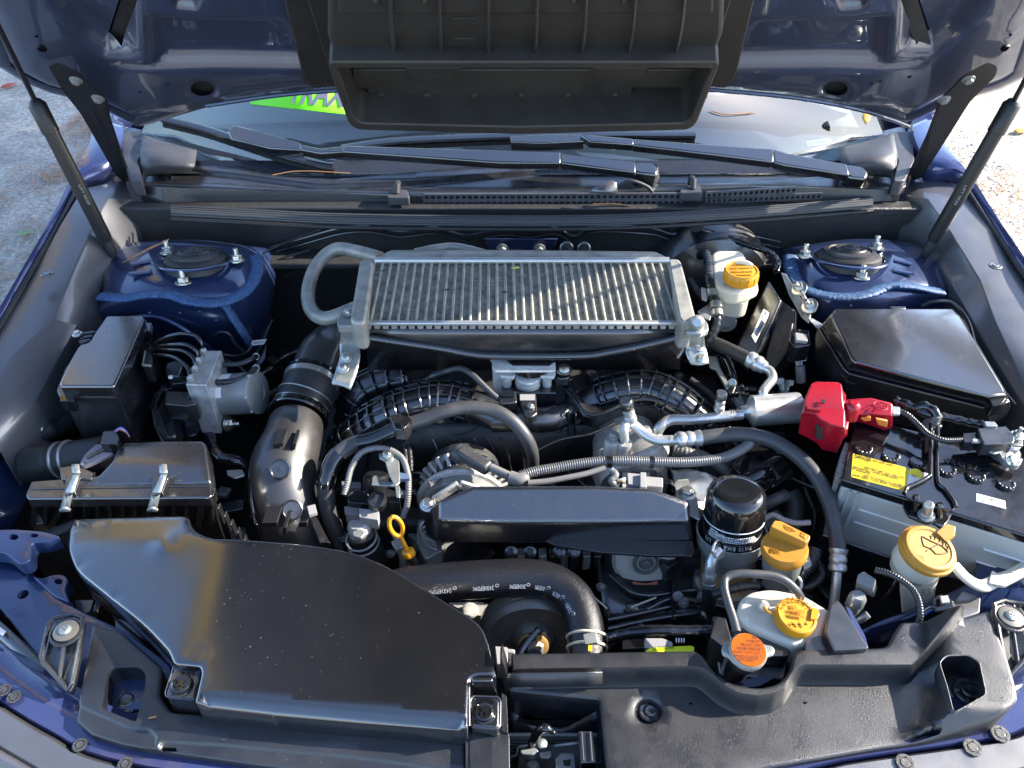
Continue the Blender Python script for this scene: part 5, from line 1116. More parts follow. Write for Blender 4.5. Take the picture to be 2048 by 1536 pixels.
# dark hoses around the ABS unit
mh = T('taped_wire_loom', 'black taped wire loom curving in the dark gap right of the air filter box', 'wire loom', (430, 920, .75))
tube('loom', [(400, 800, .74), (420, 850, .75), (425, 890, .76), (440, 915, .765), (480, 925, .76), (500, 945, .74), (500, 1000, .70)], 13, blkg, mh, 12, noise_=.18)
tube('loom_branch', [(470, 820, .73), (500, 800, .74), (540, 790, .74), (580, 770, .73)], 9, rub, mh, 10)
prism('foil_patch', [(452, 940), (485, 938), (490, 950), (470, 956), (455, 950)], .775, .004, steel, mh, r=3)
# ================================================================ BIG FRONT AIR DUCT COVER
ad = T('air_duct_cover', 'large smooth satin black air duct cover over the left front of the bay', 'duct cover', (560, 1250, .80))
OUT = [(148, 1036), (368, 1030), (379, 1035), (380, 1046), (392, 1062), (420, 1075), (560, 1083), (650, 1092), (715, 1105), (780, 1133), (850, 1176), (943, 1234), (966, 1254), (980, 1292), (993, 1352), (952, 1352), (938, 1360), (935, 1454), (720, 1437), (540, 1421), (388, 1404), (402, 1345), (399, 1332), (346, 1327), (336, 1302), (290, 1252), (152, 1142), (134, 1100), (137, 1058)]
LV = .855
a_ = P(450, 1090, LV); b_ = P(345, 1320, LV); dd = Vector((b_.x - a_.x, b_.y - a_.y)).normalized(); nn = Vector((-dd.y, dd.x));
if nn.x > 0: nn = -nn
yk = P(250, 1070, LV).y
def adz(x, y):
    s = (x - a_.x) * nn.x + (y - a_.y) * nn.y; s = s + .006
    w = .024; z = np.where(s < -w, 0, np.where(s < w, (s + w) ** 2 / (4 * w), s)) * .13
    xl = P(400, 1070, LV).x; q = np.clip(y - yk, 0, 1); q = np.where(q < .01, q * q / .02, q - .005); z2 = np.where(x < xl, q * .10, 0) 
    r = np.zeros_like(x)
    for (u, v, d, s_) in ((325, 1080, .003, .014), (338, 1078, -.003, .005), (300, 1222, -.0015, .005), (220, 1180, -.001, .004), (400, 1310, -.0015, .006), (148, 1103, -.0012, .005)):
        c = P(u, v, LV); r = r + d * np.exp(-((x - c.x) ** 2 + (y - c.y) ** 2) / s_ ** 2)
    return LV - z - z2 + r + .0004 * np.sin(x * 9 + y * 5)
def fit(pts):
    out = []
    for u, v in pts:
        z = LV
        for _ in range(12): q = P(u, v, z); z = .5 * z + .5 * float(adz(np.array([q.x]), np.array([q.y]))[0])
        q = P(u, v, z); out.append((q.x, q.y))
    return out
lipxy = xy([(402, 1384), (540, 1398), (720, 1414), (936, 1430), (936, 1470), (720, 1470), (388, 1440)], LV)
panel('duct_top', fit(rc(OUT, [8, 10, 6, 8, 14, 14, 0, 30, 30, 30, 0, 30, 20, 20, 4, 8, 10, 6, 0, 0, 6, 6, 6, 8, 10, 30, 30, 20, 12])), adz, ductc, ad, cell=.010, skirt=.05, edge=.0045, steps=[(lipxy, -.007, .012)])
def bolt_pocket(poly, c, txt, ta, tb, nm):
    z = .842; prism(nm, poly, z, .03, cover, ad, r=6, bevel=.003); p = P(c[0], c[1], z + .0005); r = c[2] * px(p)
    lathe('fastener', p, p + Z * .005, [(0, r * 1.15), (.2, r * 1.1), (.25, r), (.8, r * .96), (1, r * .8), (.9, r * .5), (.9, .0001)], blkg, ad, 32)
    M = Mesh(); box_mesh(p + Z * .0052, r * 1.0, r * .2, .0016, .75, M); box_mesh(p + Z * .0052, r * 1.0, r * .2, .0017, 2.32, M); M.build('cross_slot', blkg, ad)
    text(txt, P(*ta, z + .001), P(*tb, z + .001), .006, blkg, ad, name='moulded_lettering', depth=.0006)
    tube_mesh([Vector(q) for q in cr(Ps([(u, v) for u, v in rc(poly, 6)] + [poly[0]], z - .001), 1)], .0012, 6).build('pocket_rim', blk, ad)
bolt_pocket([(348, 1334), (398, 1334), (400, 1348), (388, 1400), (346, 1396), (332, 1392), (332, 1384)], (364, 1372, 20), 'LOCK', (388, 1342), (358, 1344), 'pocket_plate')
bolt_pocket([(948, 1392), (996, 1394), (1001, 1402), (1000, 1452), (994, 1458), (942, 1454), (940, 1400)], (968, 1427, 20), 'UNLOCK', (990, 1396), (956, 1396), 'pocket_plate')
vpoly('pocket_wall', [(944, 1362), (985, 1362), (996, 1394), (946, 1394)], P(968, 1390, .84).y + .004, .004, cover, ad)
tube('pocket_lip', [(938, 1452, .846), (938, 1366, .852), (944, 1356, .852), (954, 1353, .852), (992, 1353, .852)], 3, cover, ad, 8)
# pieces seen in the gap between blue panel and duct cover
gp = T('headlamp_bracket', 'grey and black brackets in the gap left of the duct cover', 'bracket', (210, 1210, .72))
prism('grey_tab', [(148, 1200), (187, 1200), (180, 1222), (160, 1230), (152, 1212)], .755, .02, liner, gp, r=2); prism('grey_tab', [(215, 1208), (222, 1215), (252, 1250), (290, 1290), (262, 1280), (232, 1262), (230, 1240)], .775, .004, airb, gp, r=2)
cyl('stud', (92, 1100, .79), (103, 1086, .80), 5, zinc, gp); cyl('dark_pipe', (190, 1225, .75), (198, 1200, .75), 6, liner, gp)
vpoly('dark_wall', [(60, 1090), (140, 1060), (200, 1180), (330, 1330), (250, 1290), (100, 1180)], P(150, 1150, .72).y + .01, .02, blkd, gp)
# ================================================================ BRAKE FLUID RESERVOIR
rs = T('brake_fluid_reservoir', 'cream plastic brake fluid reservoir with yellow cap near the right strut tower', 'fluid reservoir', (1465, 560, .86))
prism('lower_tank', [(1432, 560), (1498, 572), (1500, 590), (1496, 600), (1482, 604), (1440, 598), (1431, 586)], .902, .035, resm, rs, r=8, bevel=.006, seg=3)
prism('tank_rim', [(1424, 555), (1500, 548), (1516, 562), (1518, 580), (1506, 588), (1470, 594), (1438, 586), (1427, 575)], .908, .012, resm, rs, r=14, bevel=.004, seg=3)
prism('upper_tank', [(1422, 506), (1434, 499), (1480, 499), (1491, 507), (1497, 526), (1513, 556), (1508, 574), (1470, 584), (1436, 574), (1424, 548)], .935, .03, resm, rs, r=12, bevel=.009, seg=4)
def cap(parent, c, rpx, h, m, ribs=20, name='cap', ax=Z, fl=0):
    p = P(*c); r = rpx * px(p)
    o = lathe(name, p - ax * h, p, [(0, r), (.1, r * 1.02), (.85, r), (.96, r * .96), (1.0, r * .9), (1.0, .0001)], m, parent, 48)
    M = Mesh(); q = ax.to_track_quat('Z', 'Y')
    for i in range(ribs):
        a = 2 * math.pi * i / ribs; d = q @ Vector((math.cos(a), math.sin(a), 0)); tube_mesh([p - ax * h * .9 + d * r * 1.0, p - ax * h * .15 + d * r * 1.0], r * .05, 6, True, M)
    if ribs: M.build('grip_rib', m, parent)
    return p, r
p, r = cap(rs, (1484, 540, .962), 34, .018, yel, 14, 'filler_cap')
lathe('cap_rim', p - Z * .001, p + Z * .0012, [(0, r * .96), (1, r * .95), (1, r * .86), (0, r * .85)], yel, rs, 40, cap=False)
for i, s in enumerate(('USE ONLY BRAKE FLUID', 'DOT 3 OR DOT 4', 'FROM A SEALED', 'CONTAINER')):
    text(s, P(1461 + abs(i - 1.5) * 3, 532 + i * 7, .9622), P(1507 - abs(i - 1.5) * 3, 531 + i * 7, .9622), .0042, yink, rs, depth=.0003)
lathe('neck', P(1484, 548, .935), P(1484, 548, .950), [(0, .023), (1, .021)], resm, rs, 30)
decal('code_label', [(1443, 592), (1462, 594), (1461, 602), (1442, 600)], wlab, rs, mapper=lambda u, v: PY(u, v, P(1450, 597, .885).y - .012))
mc = T('brake_master_cylinder', 'round silver end of the brake master cylinder below the reservoir', 'master cylinder', (1452, 640, .82))
A = P(1453, 648, .855); B = P(1460, 606, .845); B = A + Vector((.006, .10, .0)); r = 20.5 * px(A)
lathe('cylinder_body', B, A, [(0, r * .9), (.85, r * .9), (.9, r), (.99, r), (1.0, r * .96), (1.0, .0001)], alud, mc, 36)
n_ = (A - B).normalized(); A2 = A + n_ * .0008
text('4.5°', A2 + Vector((-.004, 0, -.009)), A2 + Vector((.006, 0, -.009)), .004, ink, mc, n_); M = Mesh(); box_mesh(A2 + Vector((-.006, 0, .002)), .006, .0008, .006, 0, M); M.build('stamped_square', gcon, mc)
vh = T('vacuum_hose', 'glossy black ribbed hose curving past the left of the cream reservoir with light clamps', 'hose', (1425, 600, .86))
tube('hose_body', [(1400, 512, .90), (1410, 505, .925), (1417, 525, .93), (1418, 555, .93), (1424, 582, .92), (1429, 605, .91), (1434, 632, .90), (1430, 658, .885), (1415, 684, .865), (1400, 700, .84)], 9.5, corrb, vh, 14, corr_=(11, .08))
for u, v, z in ((1423, 588, .92), (1431, 612, .912), (1433, 628, .905)): cyl('clamp_band', (u, v - 6, z), (u + 1, v + 5, z - .004), 12.5, zinc, vh, None, 20)
prism('clamp_plate', [(1395, 622), (1420, 606), (1428, 612), (1420, 640), (1404, 634)], .905, .003, zinc, vh, r=3); prism('clamp_ear', [(1402, 574), (1412, 576), (1414, 600), (1404, 596)], .925, .004, gcon, vh, r=2)
tube('rigid_pipe', [(1380, 560, .88), (1400, 590, .88), (1415, 592, .88)], 7, rub, vh, 10)
ml = T('taped_wire_loom', 'black taped loom running from the firewall to the right strut tower behind the reservoir', 'wire loom', (1480, 480, .90))
tube('loom', [(1392, 444, .92), (1400, 458, .915), (1440, 470, .905), (1500, 492, .90), (1540, 505, .905), (1556, 525, .905), (1552, 545, .90)], 6, blkg, ml, 10, noise_=.2); lathe('grommet', PY(1392, 440, 1.30), PY(1392, 452, 1.27), [(0, .018), (.5, .016), (1, .012)], rub, ml, 20)
# ================================================================ A/C lines
acs = T('air_conditioning_pipe', 'silver air conditioning pipe with large cylindrical muffler and black hose behind it', 'air conditioning pipe', (1500, 830, .82))
tube('rear_hose', [(1395, 668, .86), (1420, 682, .862), (1460, 700, .865), (1500, 720, .868)], 13.5, rub, acs, 18)
A = P(1496, 716, .868); B = P(1530, 736, .866); r = 15 * px(A); lathe('crimp_sleeve', A, B, [(0, r * .95), (.1, r * 1.12), (.3, r * 1.12), (.4, r * .98), (.5, r * 1.1), (.65, r * 1.1), (.75, r * .95), (1, r * .85)], alu, acs, 28)
tube('bent_pipe', [(1524, 734, .866), (1540, 742, .865), (1545, 758, .862), (1534, 772, .86), (1526, 785, .858), (1530, 800, .85), (1540, 815, .84)], 9.5, alu, acs, 18)
A = P(1502, 822, .848); B = P(1601, 815, .852); r = 32 * px(A)
lathe('muffler', A + (A - B) * .22, B, [(0, r * .34), (.06, r * .36), (.12, r * .5), (.17, r * .86), (.2, r), (.215, r * .97), (.95, r * .97), (.985, r * .93), (1, r * .84), (1.0, .0001)], alu, acs, 48)
tube('front_pipe', [(1308, 888, .80), (1312, 870, .825), (1322, 852, .838), (1342, 840, .843), (1380, 839, .845), (1420, 836, .847), (1484, 829, .848)], 11, alu, acs, 18, taper=[(0, 1.2), (.2, 1.0), (1, .95)])
def valve(name, c, d, capm, lab=None, parent=None, s=1.):
    A = P(*c); ax = d.normalized(); r = 8.5 * px(A) * s
    lathe('service_port', A, A + ax * .026 * s, [(0, r * .7), (.15, r * .7), (.2, r * 1.2), (.45, r * 1.2), (.5, r * .9), (.55, r * .9), (.6, r * 1.15), (.8, r * 1.15), (.85, r * .8), (1, r * .8)], alu, parent, 20)
    lathe(name, A + ax * .024 * s, A + ax * .036 * s, [(0, r * 1.25), (.05, r * 1.32), (.85, r * 1.32), (1, r * 1.15), (1, .0001)], blk, parent, 26)
valve('valve_cap', (1437, 826, .853), Vector((0, .15, 1)), blk, parent=acs)
text('3M', P(1459, 829, .8575), P(1477, 827, .8575), .0075, ink, acs, (CAM - P(1459, 829, .8575)).normalized()); text('3M', P(1460, 840, .8540), P(1478, 838, .8540), .0060, ink, acs, (CAM - P(1459, 829, .8575)).normalized())
acl = T('air_conditioning_hose', 'thick dark hose with silver crimps arching from the compressor to the front right', 'air conditioning hose', (1600, 900, .80))
tube('front_pipe', [(1268, 850, .858), (1282, 862, .852), (1298, 874, .848), (1320, 881, .846), (1358, 880, .846)], 10.5, alu, acl, 18)
A = P(1352, 880, .846); B = P(1401, 876, .846); r = 15.5 * px(A); cp = [(0, .8), (.06, 1.0), (.18, 1.08), (.33, .98), (.38, .88), (.45, 1.0), (.58, 1.04), (.70, .9), (.76, .9), (.82, 1.02), (1, 1.1), (1, .9)]
lathe('crimp_sleeve', A, B, [(t, q * r) for t, q in cp], alu, acl, 30)
tube('hose_body', [(1396, 877, .846), (1440, 871, .848), (1490, 869, .85), (1540, 880, .85), (1590, 908, .846), (1630, 950, .838), (1656, 1000, .826), (1670, 1050, .812), (1676, 1100, .796)], 15, hose, acl, 22)
A = P(1677, 1098, .796); B = P(1675, 1144, .778); r = 17 * px(A); lathe('crimp_sleeve', A, B, [(1 - t, q * r) for t, q in cp][::-1], alu, acl, 30)
tube('rear_pipe', [(1675, 1138, .78), (1672, 1170, .765), (1668, 1205, .745), (1664, 1230, .73)], 9.5, alu, acl, 18)
A = P(1258, 836, .868); d = (P(1251, 815, .895) - A); d = Vector((-.25, .12, 1)); tube('branch_pipe', [(1266, 852, .858), (1262, 844, .862), (1259, 838, .866)], 9, alu, acl, 14); valve('valve_cap', (1264, 848, .862), Vector((-.30, .1, 1)), blk, parent=acl, s=1.2)
for u in (1333, 1345): text('A' if u == 1333 else '3', P(u + 8, 872, .8560), P(u, 873, .8560), .006, ink, acl, Vector((0, -.6, .8))); 
for u in (1336, 1346): text('A' if u == 1336 else '3', P(u + 8, 885, .8525), P(u, 886, .8525), .006, ink, acl, Vector((0, -.8, .6)))
cm = T('compressor', 'cast aluminium compressor housing with rust coloured gasket under the silver pipes', 'compressor', (1270, 910, .76))
for (u, v, z, rp, h) in ((1226, 878, .842, 17, .03), (1250, 884, .842, 15, .03)): lathe('pipe_flange', P(u, v, z) - Z * h, P(u, v, z), [(0, rp * px(P(u, v, z))), (.9, rp * px(P(u, v, z))), (1, rp * .9 * px(P(u, v, z))), (1, .0001)], cast, cm, 26)
bolt(cm, P(1226, 872, .844), 9 * px(P(1226, 872, .84)), 'hex', Z, zinc); bolt(cm, P(1292, 862, .835), .006, 'hex', Z, zinc)
tube('suction_elbow', [(1249, 880, .845), (1248, 862, .86), (1252, 848, .866), (1262, 848, .862)], 9, cast, cm, 16)
c = P(1262, 960, .755); lathe('housing', c + Vector((0, -.02, 0)), c + Vector((0, .10, 0)), [(0, .050), (.1, .054), (.3, .054), (.32, .057), (.4, .057), (.42, .054), (1, .05)], cast, cm, 40)
torus('gasket', c + Vector((0, .022, 0)), .0575, .0016, Vector((0, 1, 0)), mat('rust_gasket', (.20, .07, .045), .7), cm, 40)
lathe('head_boss', P(1290, 905, .80), P(1282, 880, .825), [(0, .036), (.5, .034), (.9, .03), (1, .026)], cast, cm, 28)
prism('side_lug', [(1195, 900), (1215, 892), (1222, 915), (1200, 925)], .80, .03, cast, cm, r=4); prism('side_lug', [(1310, 905), (1330, 900), (1334, 920), (1315, 925)], .80, .03, cast, cm, r=4)
for i in range(5): box = prism('mount_post', [(1222 + i * 22, 944), (1234 + i * 22, 944), (1234 + i * 22, 978), (1222 + i * 22, 978)], .80 - .004 * (i % 2), .04, cast if i % 2 else blk, cm, r=2)
tube('lower_conduit', [(1346, 900, .80), (1375, 905, .80), (1410, 915, .79), (1450, 940, .775), (1475, 965, .76)], 12, corr, cm, 14, corr_=(7, .1))
sb = T('support_bracket', 'dull grey plated steel support bracket behind the oil filter', 'bracket', (1400, 980, .78))
sheet('plate', [[(1345, 942, .815), (1375, 938, .818), (1412, 945, .812)], [(1352, 975, .818), (1385, 965, .812), (1440, 960, .80)], [(1358, 1002, .815), (1392, 995, .80), (1448, 985, .79)], [(1386, 1012, .80), (1405, 1035, .79), (1430, 1040, .77)]], zinc, sb, 4, 4, .004)
bolt(sb, P(1374, 988, .822), .0085, 'hex', Z, boltm)
prism('fold', [(1348, 965), (1376, 958), (1396, 1000), (1400, 1040), (1380, 1030), (1358, 1005)], .824, .003, zinc, sb, r=3)
eb = T('engine_mount_bracket', 'glossy black pressed steel bracket with round hole behind the oil filter', 'bracket', (1530, 930, .76))
cutpanel('plate', [(1462, 930), (1500, 890), (1540, 885), (1560, 918), (1572, 935), (1530, 985), (1500, 965)], .80, [ell(1520, 916, 9, 5, .2)], blkg, eb, .012)
tube('rolled_edge', [(1482, 965, .79), (1520, 948, .80), (1560, 925, .80)], 16, blkg, eb, 16); tube('rolled_edge', [(1505, 985, .78), (1545, 962, .79), (1572, 942, .79)], 17, blkg, eb, 16)
tube('slot_gap', [(1540, 930, .815), (1552, 945, .815), (1556, 960, .81)], 3, ink, eb, 8)
tube('breather_hose', [(1530, 1010, .79), (1552, 998, .80), (1572, 990, .80)], 12, hose, None, 16, label='short stub of grey rubber hose right of the oil filter', cat='hose')
tube('breather_hose', [(1578, 985, .775), (1590, 1010, .765), (1585, 1050, .745), (1570, 1080, .73)], 20, rub, None, 16, label='thick black rubber elbow behind the yellow oil filler cap', cat='hose')
# ================================================================ OIL FILTER
of = T('oil_filter', 'glossy black oil filter canister with white lettering standing in a steel cooler cup', 'oil filter', (1460, 1090, .74))
B = P(1456, 1118, .742); A = P(1479, 990, .862); A = A + Vector((0, .012, 0)); ax = (A - B).normalized(); L_ = (A - B).length; r = 61 * px(A)
lathe('canister', B, A, [(.2, r * .97), (.3, r * 1.0), (.72, r * 1.0), (.80, r * 1.01), (.90, r * .97), (.955, r * .90), (.985, r * .80), (1.0, r * .70), (1.0, r * .5), (.995, r * .3), (.995, .0001)], blkg, of, 64)
lathe('cooler_cup', B - ax * .0, B + ax * L_ * .42, [(0, r * .93), (.35, r * .96), (.42, r * 1.0), (.5, r * 1.10), (.62, r * 1.14), (.9, r * 1.17), (1.0, r * 1.19), (1.0, r * 1.14), (.8, r * 1.08), (.5, r * 1.0)], alu, of, 56, cap=False)
lathe('cooler_core', B - ax * L_ * .35, B + ax * L_ * .02, [(0, r * .80)] + [(q, r * (.88 + .025 * (i % 2))) for i, q in enumerate(np.linspace(.05, .95, 12))] + [(1, r * .92)], goldm, of, 56)
lathe('base_flange', B - ax * L_ * .42, B - ax * L_ * .30, [(0, r * 1.1), (.5, r * 1.12), (1, r * 1.08), (1, r * .8)], alu, of, 48)
n0 = (CAM - A); n0 = (n0 - ax * n0.dot(ax)).normalized(); s0 = ax.cross(n0)
def oncan(t, a, k=1.003): return B + ax * L_ * t + (n0 * math.cos(a) + s0 * math.sin(a)) * r * k
def arc_text(s, t, a0, a1, h, m, flip=True):
    n = len(s)
    for i, ch in enumerate(s):
        if ch == ' ': continue
        q0 = i / n; q1 = (i + .8) / n; b0 = a0 + (a1 - a0) * q0; b1 = a0 + (a1 - a0) * q1
        text(ch, oncan(t, b0), oncan(t, b1), h, m, of, (n0 * math.cos((b0 + b1) / 2) + s0 * math.sin((b0 + b1) / 2)))
arc_text('TOKYO ROKI CO. LTD', .46, .75, -.95, .0068, wink)
tmp = Mesh()
for j, (t, a0, a1) in enumerate(((.60, -.75, -.5), (.575, -.75, .75), (.553, -.8, .85), (.531, -.8, .9), (.51, -.8, .9))):
    a = a0
    while a < a1:
        w_ = random.uniform(.015, .07); tube_mesh([oncan(t, a, 1.0025), oncan(t, a + w_, 1.0025)], .0007, 5, True, tmp); a += w_ + .02
tmp.build('fine_print', wink, of, kind='stuff')
text('CAUTION', oncan(.595, -.20), oncan(.595, -.52), .0048, wink, of, n0)
tube_mesh([oncan(.64, a, 1.002) for a in np.linspace(-1.3, 1.4, 30)], .0008, 6, False).build('printed_line', wink, of)
tube('outlet_pipe', [(1440, 1098, .80), (1428, 1112, .795), (1421, 1132, .785), (1419, 1155, .77)], 11, alu, of, 18); torus('weld_ring', P(1438, 1098, .803), .012, .002, Vector((.6, -.6, .5)), steel, of)
cyl('hose_clamp', (1419, 1150, .775), (1419, 1172, .76), 15, zinc, of, [(0, 1), (.3, 1.05), (.35, .95), (.6, .95), (.65, 1.05), (1, 1)]); cyl('coolant_hose', (1419, 1168, .763), (1417, 1215, .72), 14, rub, of)
# ================================================================ OIL FILLER
ol = T('oil_filler', 'yellow oil filler cap with raised grip bar on a dark neck right of the filter', 'oil filler cap', (1570, 1110, .78))
ax = Vector((-.10, .02, 1)).normalized(); pC = P(1570, 1090, .834); r = 46 * px(pC)
lathe('cap_disc', pC - ax * .016, pC, [(0, r * .95), (.3, r), (.7, r), (1, r * .93), (1, .0001)], yel2, ol, 48)
prism('grip_bar', [(1549, 1040), (1563, 1042), (1621, 1071), (1619, 1080), (1612, 1086), (1541, 1053)], .848, .018, yel2, ol, r=3, bevel=.003, seg=3)
prism('grip_notch', [(1603, 1063), (1614, 1069), (1611, 1078), (1599, 1071)], .8488, .004, yink, ol, r=2); 
tube('oil_can_mark', [(1568, 1049, .849), (1573, 1053, .849), (1584, 1057, .849), (1588, 1062, .849), (1594, 1061, .849)], .8, yink, ol, 6); tube('oil_can_mark', [(1570, 1053, .849), (1574, 1058, .849), (1584, 1063, .849)], .8, yink, ol, 6)
text("OWNER'S MANUAL", P(1540, 1106, .8325), P(1598, 1120, .8325), .009, yink, ol, ax, depth=.0005)
lathe('neck', pC - ax * .075, pC - ax * .014, [(0, r * .72), (.4, r * .75), (.5, r * .82), (.7, r * .85), (1, r * .85)], motor, ol, 36); prism('neck_lug', [(1600, 1105), (1616, 1100), (1624, 1130), (1608, 1140)], .80, .01, zinc, ol, r=3)
tube('corrugated_conduit', [(1522, 1042, .80), (1545, 1030, .81), (1568, 1040, .81), (1592, 1046, .81), (1620, 1045, .81)], 6, gcon, None, 12, corr_=(5, .16), label='short light grey corrugated conduit behind the yellow oil filler cap', cat='wire conduit')
cg = T('corrugated_conduit', 'thick black corrugated conduit looped beside the oil filler neck', 'wire conduit', (1600, 1150, .76))
tube('conduit', [(1630, 1100, .79), (1620, 1125, .785), (1606, 1142, .78), (1592, 1160, .772), (1580, 1178, .76)], 15, corrb, cg, 16, corr_=(6, .14)); tube('conduit', [(1618, 1118, .775), (1640, 1132, .77), (1642, 1155, .765), (1620, 1172, .76), (1600, 1178, .755)], 9, corrb, cg, 12, corr_=(5, .14))
torus('cable_tie', P(1584, 1165, .776), .012, .002, Vector((-.5, -.6, .3)), wlab, cg)
# ================================================================ COOLANT TANK
ct = T('coolant_tank', 'white plastic coolant tank with yellow lettered cap behind the front cover', 'coolant tank', (1570, 1230, .77))
prism('tank_body', [(1476, 1216), (1480, 1198), (1500, 1182), (1540, 1175), (1606, 1187), (1628, 1200), (1661, 1220), (1662, 1237), (1650, 1262), (1643, 1280), (1590, 1292), (1567, 1282), (1494, 1252), (1478, 1232)], .832, .07, hplw, ct, r=18, bevel=.010, seg=4)
prism('tank_shoulder', [(1500, 1236), (1520, 1256), (1580, 1262), (1634, 1268), (1630, 1290), (1560, 1290), (1505, 1262)], .820, .03, hplw, ct, r=8, bevel=.006)
p = P(1594, 1229, .85); r = 41 * px(p); axc = Vector((.08, -.05, 1)).normalized()
lathe('cap', p - axc * .012, p, [(0, r), (.6, r * 1.01), (.9, r * .97), (1, r * .9), (1, r * .86), (.9, r * .84), (.9, .0001)], yel, ct, 48)
prism('cap_tab', [(1624, 1214), (1636, 1218), (1640, 1228), (1634, 1238), (1620, 1238)], .851, .006, yel, ct, r=4)
n_ = axc; zc = .851
for i, ch in enumerate('COOLANT'):
    a = math.radians(152 - i * 19.5); u0 = 1594 + 31 * math.cos(a + .13); v0 = 1229 - 25 * math.sin(a + .13); u1 = 1594 + 31 * math.cos(a - .10); v1 = 1229 - 25 * math.sin(a - .10)
    text(ch, P(u0, v0, zc), P(u1, v1, zc), .0078, yink, ct, n_, depth=.0003, bold=.01)
for s, v, a, b in (('SEE', 1217, 1580, 1594), ("OWNER'S", 1226, 1575, 1609), ('MANUAL', 1235, 1578, 1610)): text(s, P(a, v, zc), P(b, v + 2, zc), .0050, yink, ct, n_, depth=.0003)
for u in (1586, 1599, 1612): prism('warning_symbol', [(u - 5, 1250), (u - 1, 1243), (u + 3, 1250), (u + 1, 1246), (u - 1, 1249)], .8515, .0006, yink, ct, bevel=0); tube('warning_symbol', [(u - 4, 1244, .852), (u + 3, 1251, .852)], .8, yink, ct, 5)
tube('cap_strap', [(1556, 1229, .846), (1544, 1228, .846), (1534, 1222, .846), (1529, 1214, .845)], 2.4, yel, ct, 8); lathe('strap_knob', P(1527, 1212, .832), P(1527, 1212, .846), [(0, .006), (.7, .0065), (1, .004)], resm, ct, 16)
tube('overflow_hose', [(1602, 1196, .838), (1592, 1180, .85), (1572, 1162, .858), (1545, 1151, .862), (1510, 1148, .864), (1472, 1148, .864), (1452, 1156, .862), (1449, 1176, .86), (1456, 1205, .856), (1466, 1235, .852), (1474, 1265, .85)], 8.2, hose, None, 16, label='slim grey overflow hose arching from the white coolant tank to the radiator cap', cat='hose')
# ================================================================ RADIATOR CAP
rcp = T('radiator_cap', 'grey two eared radiator cap with round orange warning label', 'radiator cap', (1497, 1302, .80))
axr = Vector((.06, -.10, 1)).normalized(); p = P(1497, 1300, .862); r = 38.5 * px(p)
lathe('cap_disc', p - axr * .012, p, [(0, r * .86), (.3, r * .98), (.8, r), (1, r * .93), (1, .0001)], alud, rcp, 48)
q = [(1443, 1297), (1446, 1287), (1460, 1284), (1470, 1272), (1490, 1266), (1512, 1272), (1526, 1286), (1545, 1290), (1552, 1298), (1548, 1308), (1534, 1312), (1522, 1328), (1504, 1336), (1484, 1334), (1466, 1322), (1458, 1312), (1446, 1308)]
prism('ear_plate', q, .859, .007, MATS['grey_motor_housing'], rcp, r=6, bevel=.003)
lathe('warning_label', p + axr * .0002, p + axr * .001, [(0, 35 * px(p)), (1, 35 * px(p)), (1, .0001)], orange, rcp, 40)
for i, (s, w_) in enumerate((('WARNING', 17), ('NEVER OPEN WHEN HOT', 27), ('SCALDING HOT STEAM', 29), ('IS UNDER PRESSURE', 30), ('NE JAMAIS OUVRIR A CHAUD', 30), ('PRESSION VAPEUR', 28), ('AVERTISSEMENT', 22))):
    v = 1277 + i * 7.5; z_ = .8635
    text(s, P(1497 - w_ + (i == 0) * 8, v, z_), P(1497 + w_, v + 1, z_), .0034 if i not in (0, 6) else .0040, ink, rcp, axr)
prism('warning_triangle', [(1480, 1276), (1484, 1269), (1489, 1276)], .8640, .0005, ink, rcp, bevel=0)
lathe('filler_neck', p - axr * .055, p - axr * .010, [(0, r * .62), (.6, r * .62), (.7, r * .8), (1, r * .85)], blk, rcp, 32)
tk = T('radiator_top_tank', 'black radiator top tank with side brackets around the capped filler neck', 'radiator tank', (1500, 1330, .76))
prism('tank', [(1425, 1230), (1450, 1236), (1470, 1290), (1560, 1290), (1580, 1310), (1570, 1360), (1440, 1350), (1430, 1290)], .80, .06, blk, tk, r=6, bevel=.004)
prism('tank_block', [(1421, 1272), (1432, 1232), (1452, 1236), (1464, 1280), (1455, 1300)], .832, .05, blk, tk, r=4); prism('ribbed_block', [(1484, 1250), (1500, 1252), (1576, 1280), (1578, 1312), (1540, 1312), (1490, 1282)], .822, .02, blk, tk, r=4)
prism('silver_flange', [(1436, 1352), (1480, 1362), (1530, 1348), (1570, 1330), (1568, 1345), (1520, 1372), (1470, 1378)], .80, .01, blue, tk, r=4)
prism('side_plate', [(1612, 1280), (1630, 1273), (1660, 1268), (1672, 1300), (1610, 1304)], .836, .03, blk, tk, r=3); prism('upright_bracket', [(1661, 1210), (1674, 1198), (1684, 1208), (1738, 1296), (1668, 1300), (1650, 1262)], .846, .05, blk, tk, r=4, bevel=.003)
prism('blue_slope', [(1690, 1212), (1700, 1216), (1730, 1270), (1738, 1298), (1726, 1298)], .83, .01, blueb, tk, r=5)
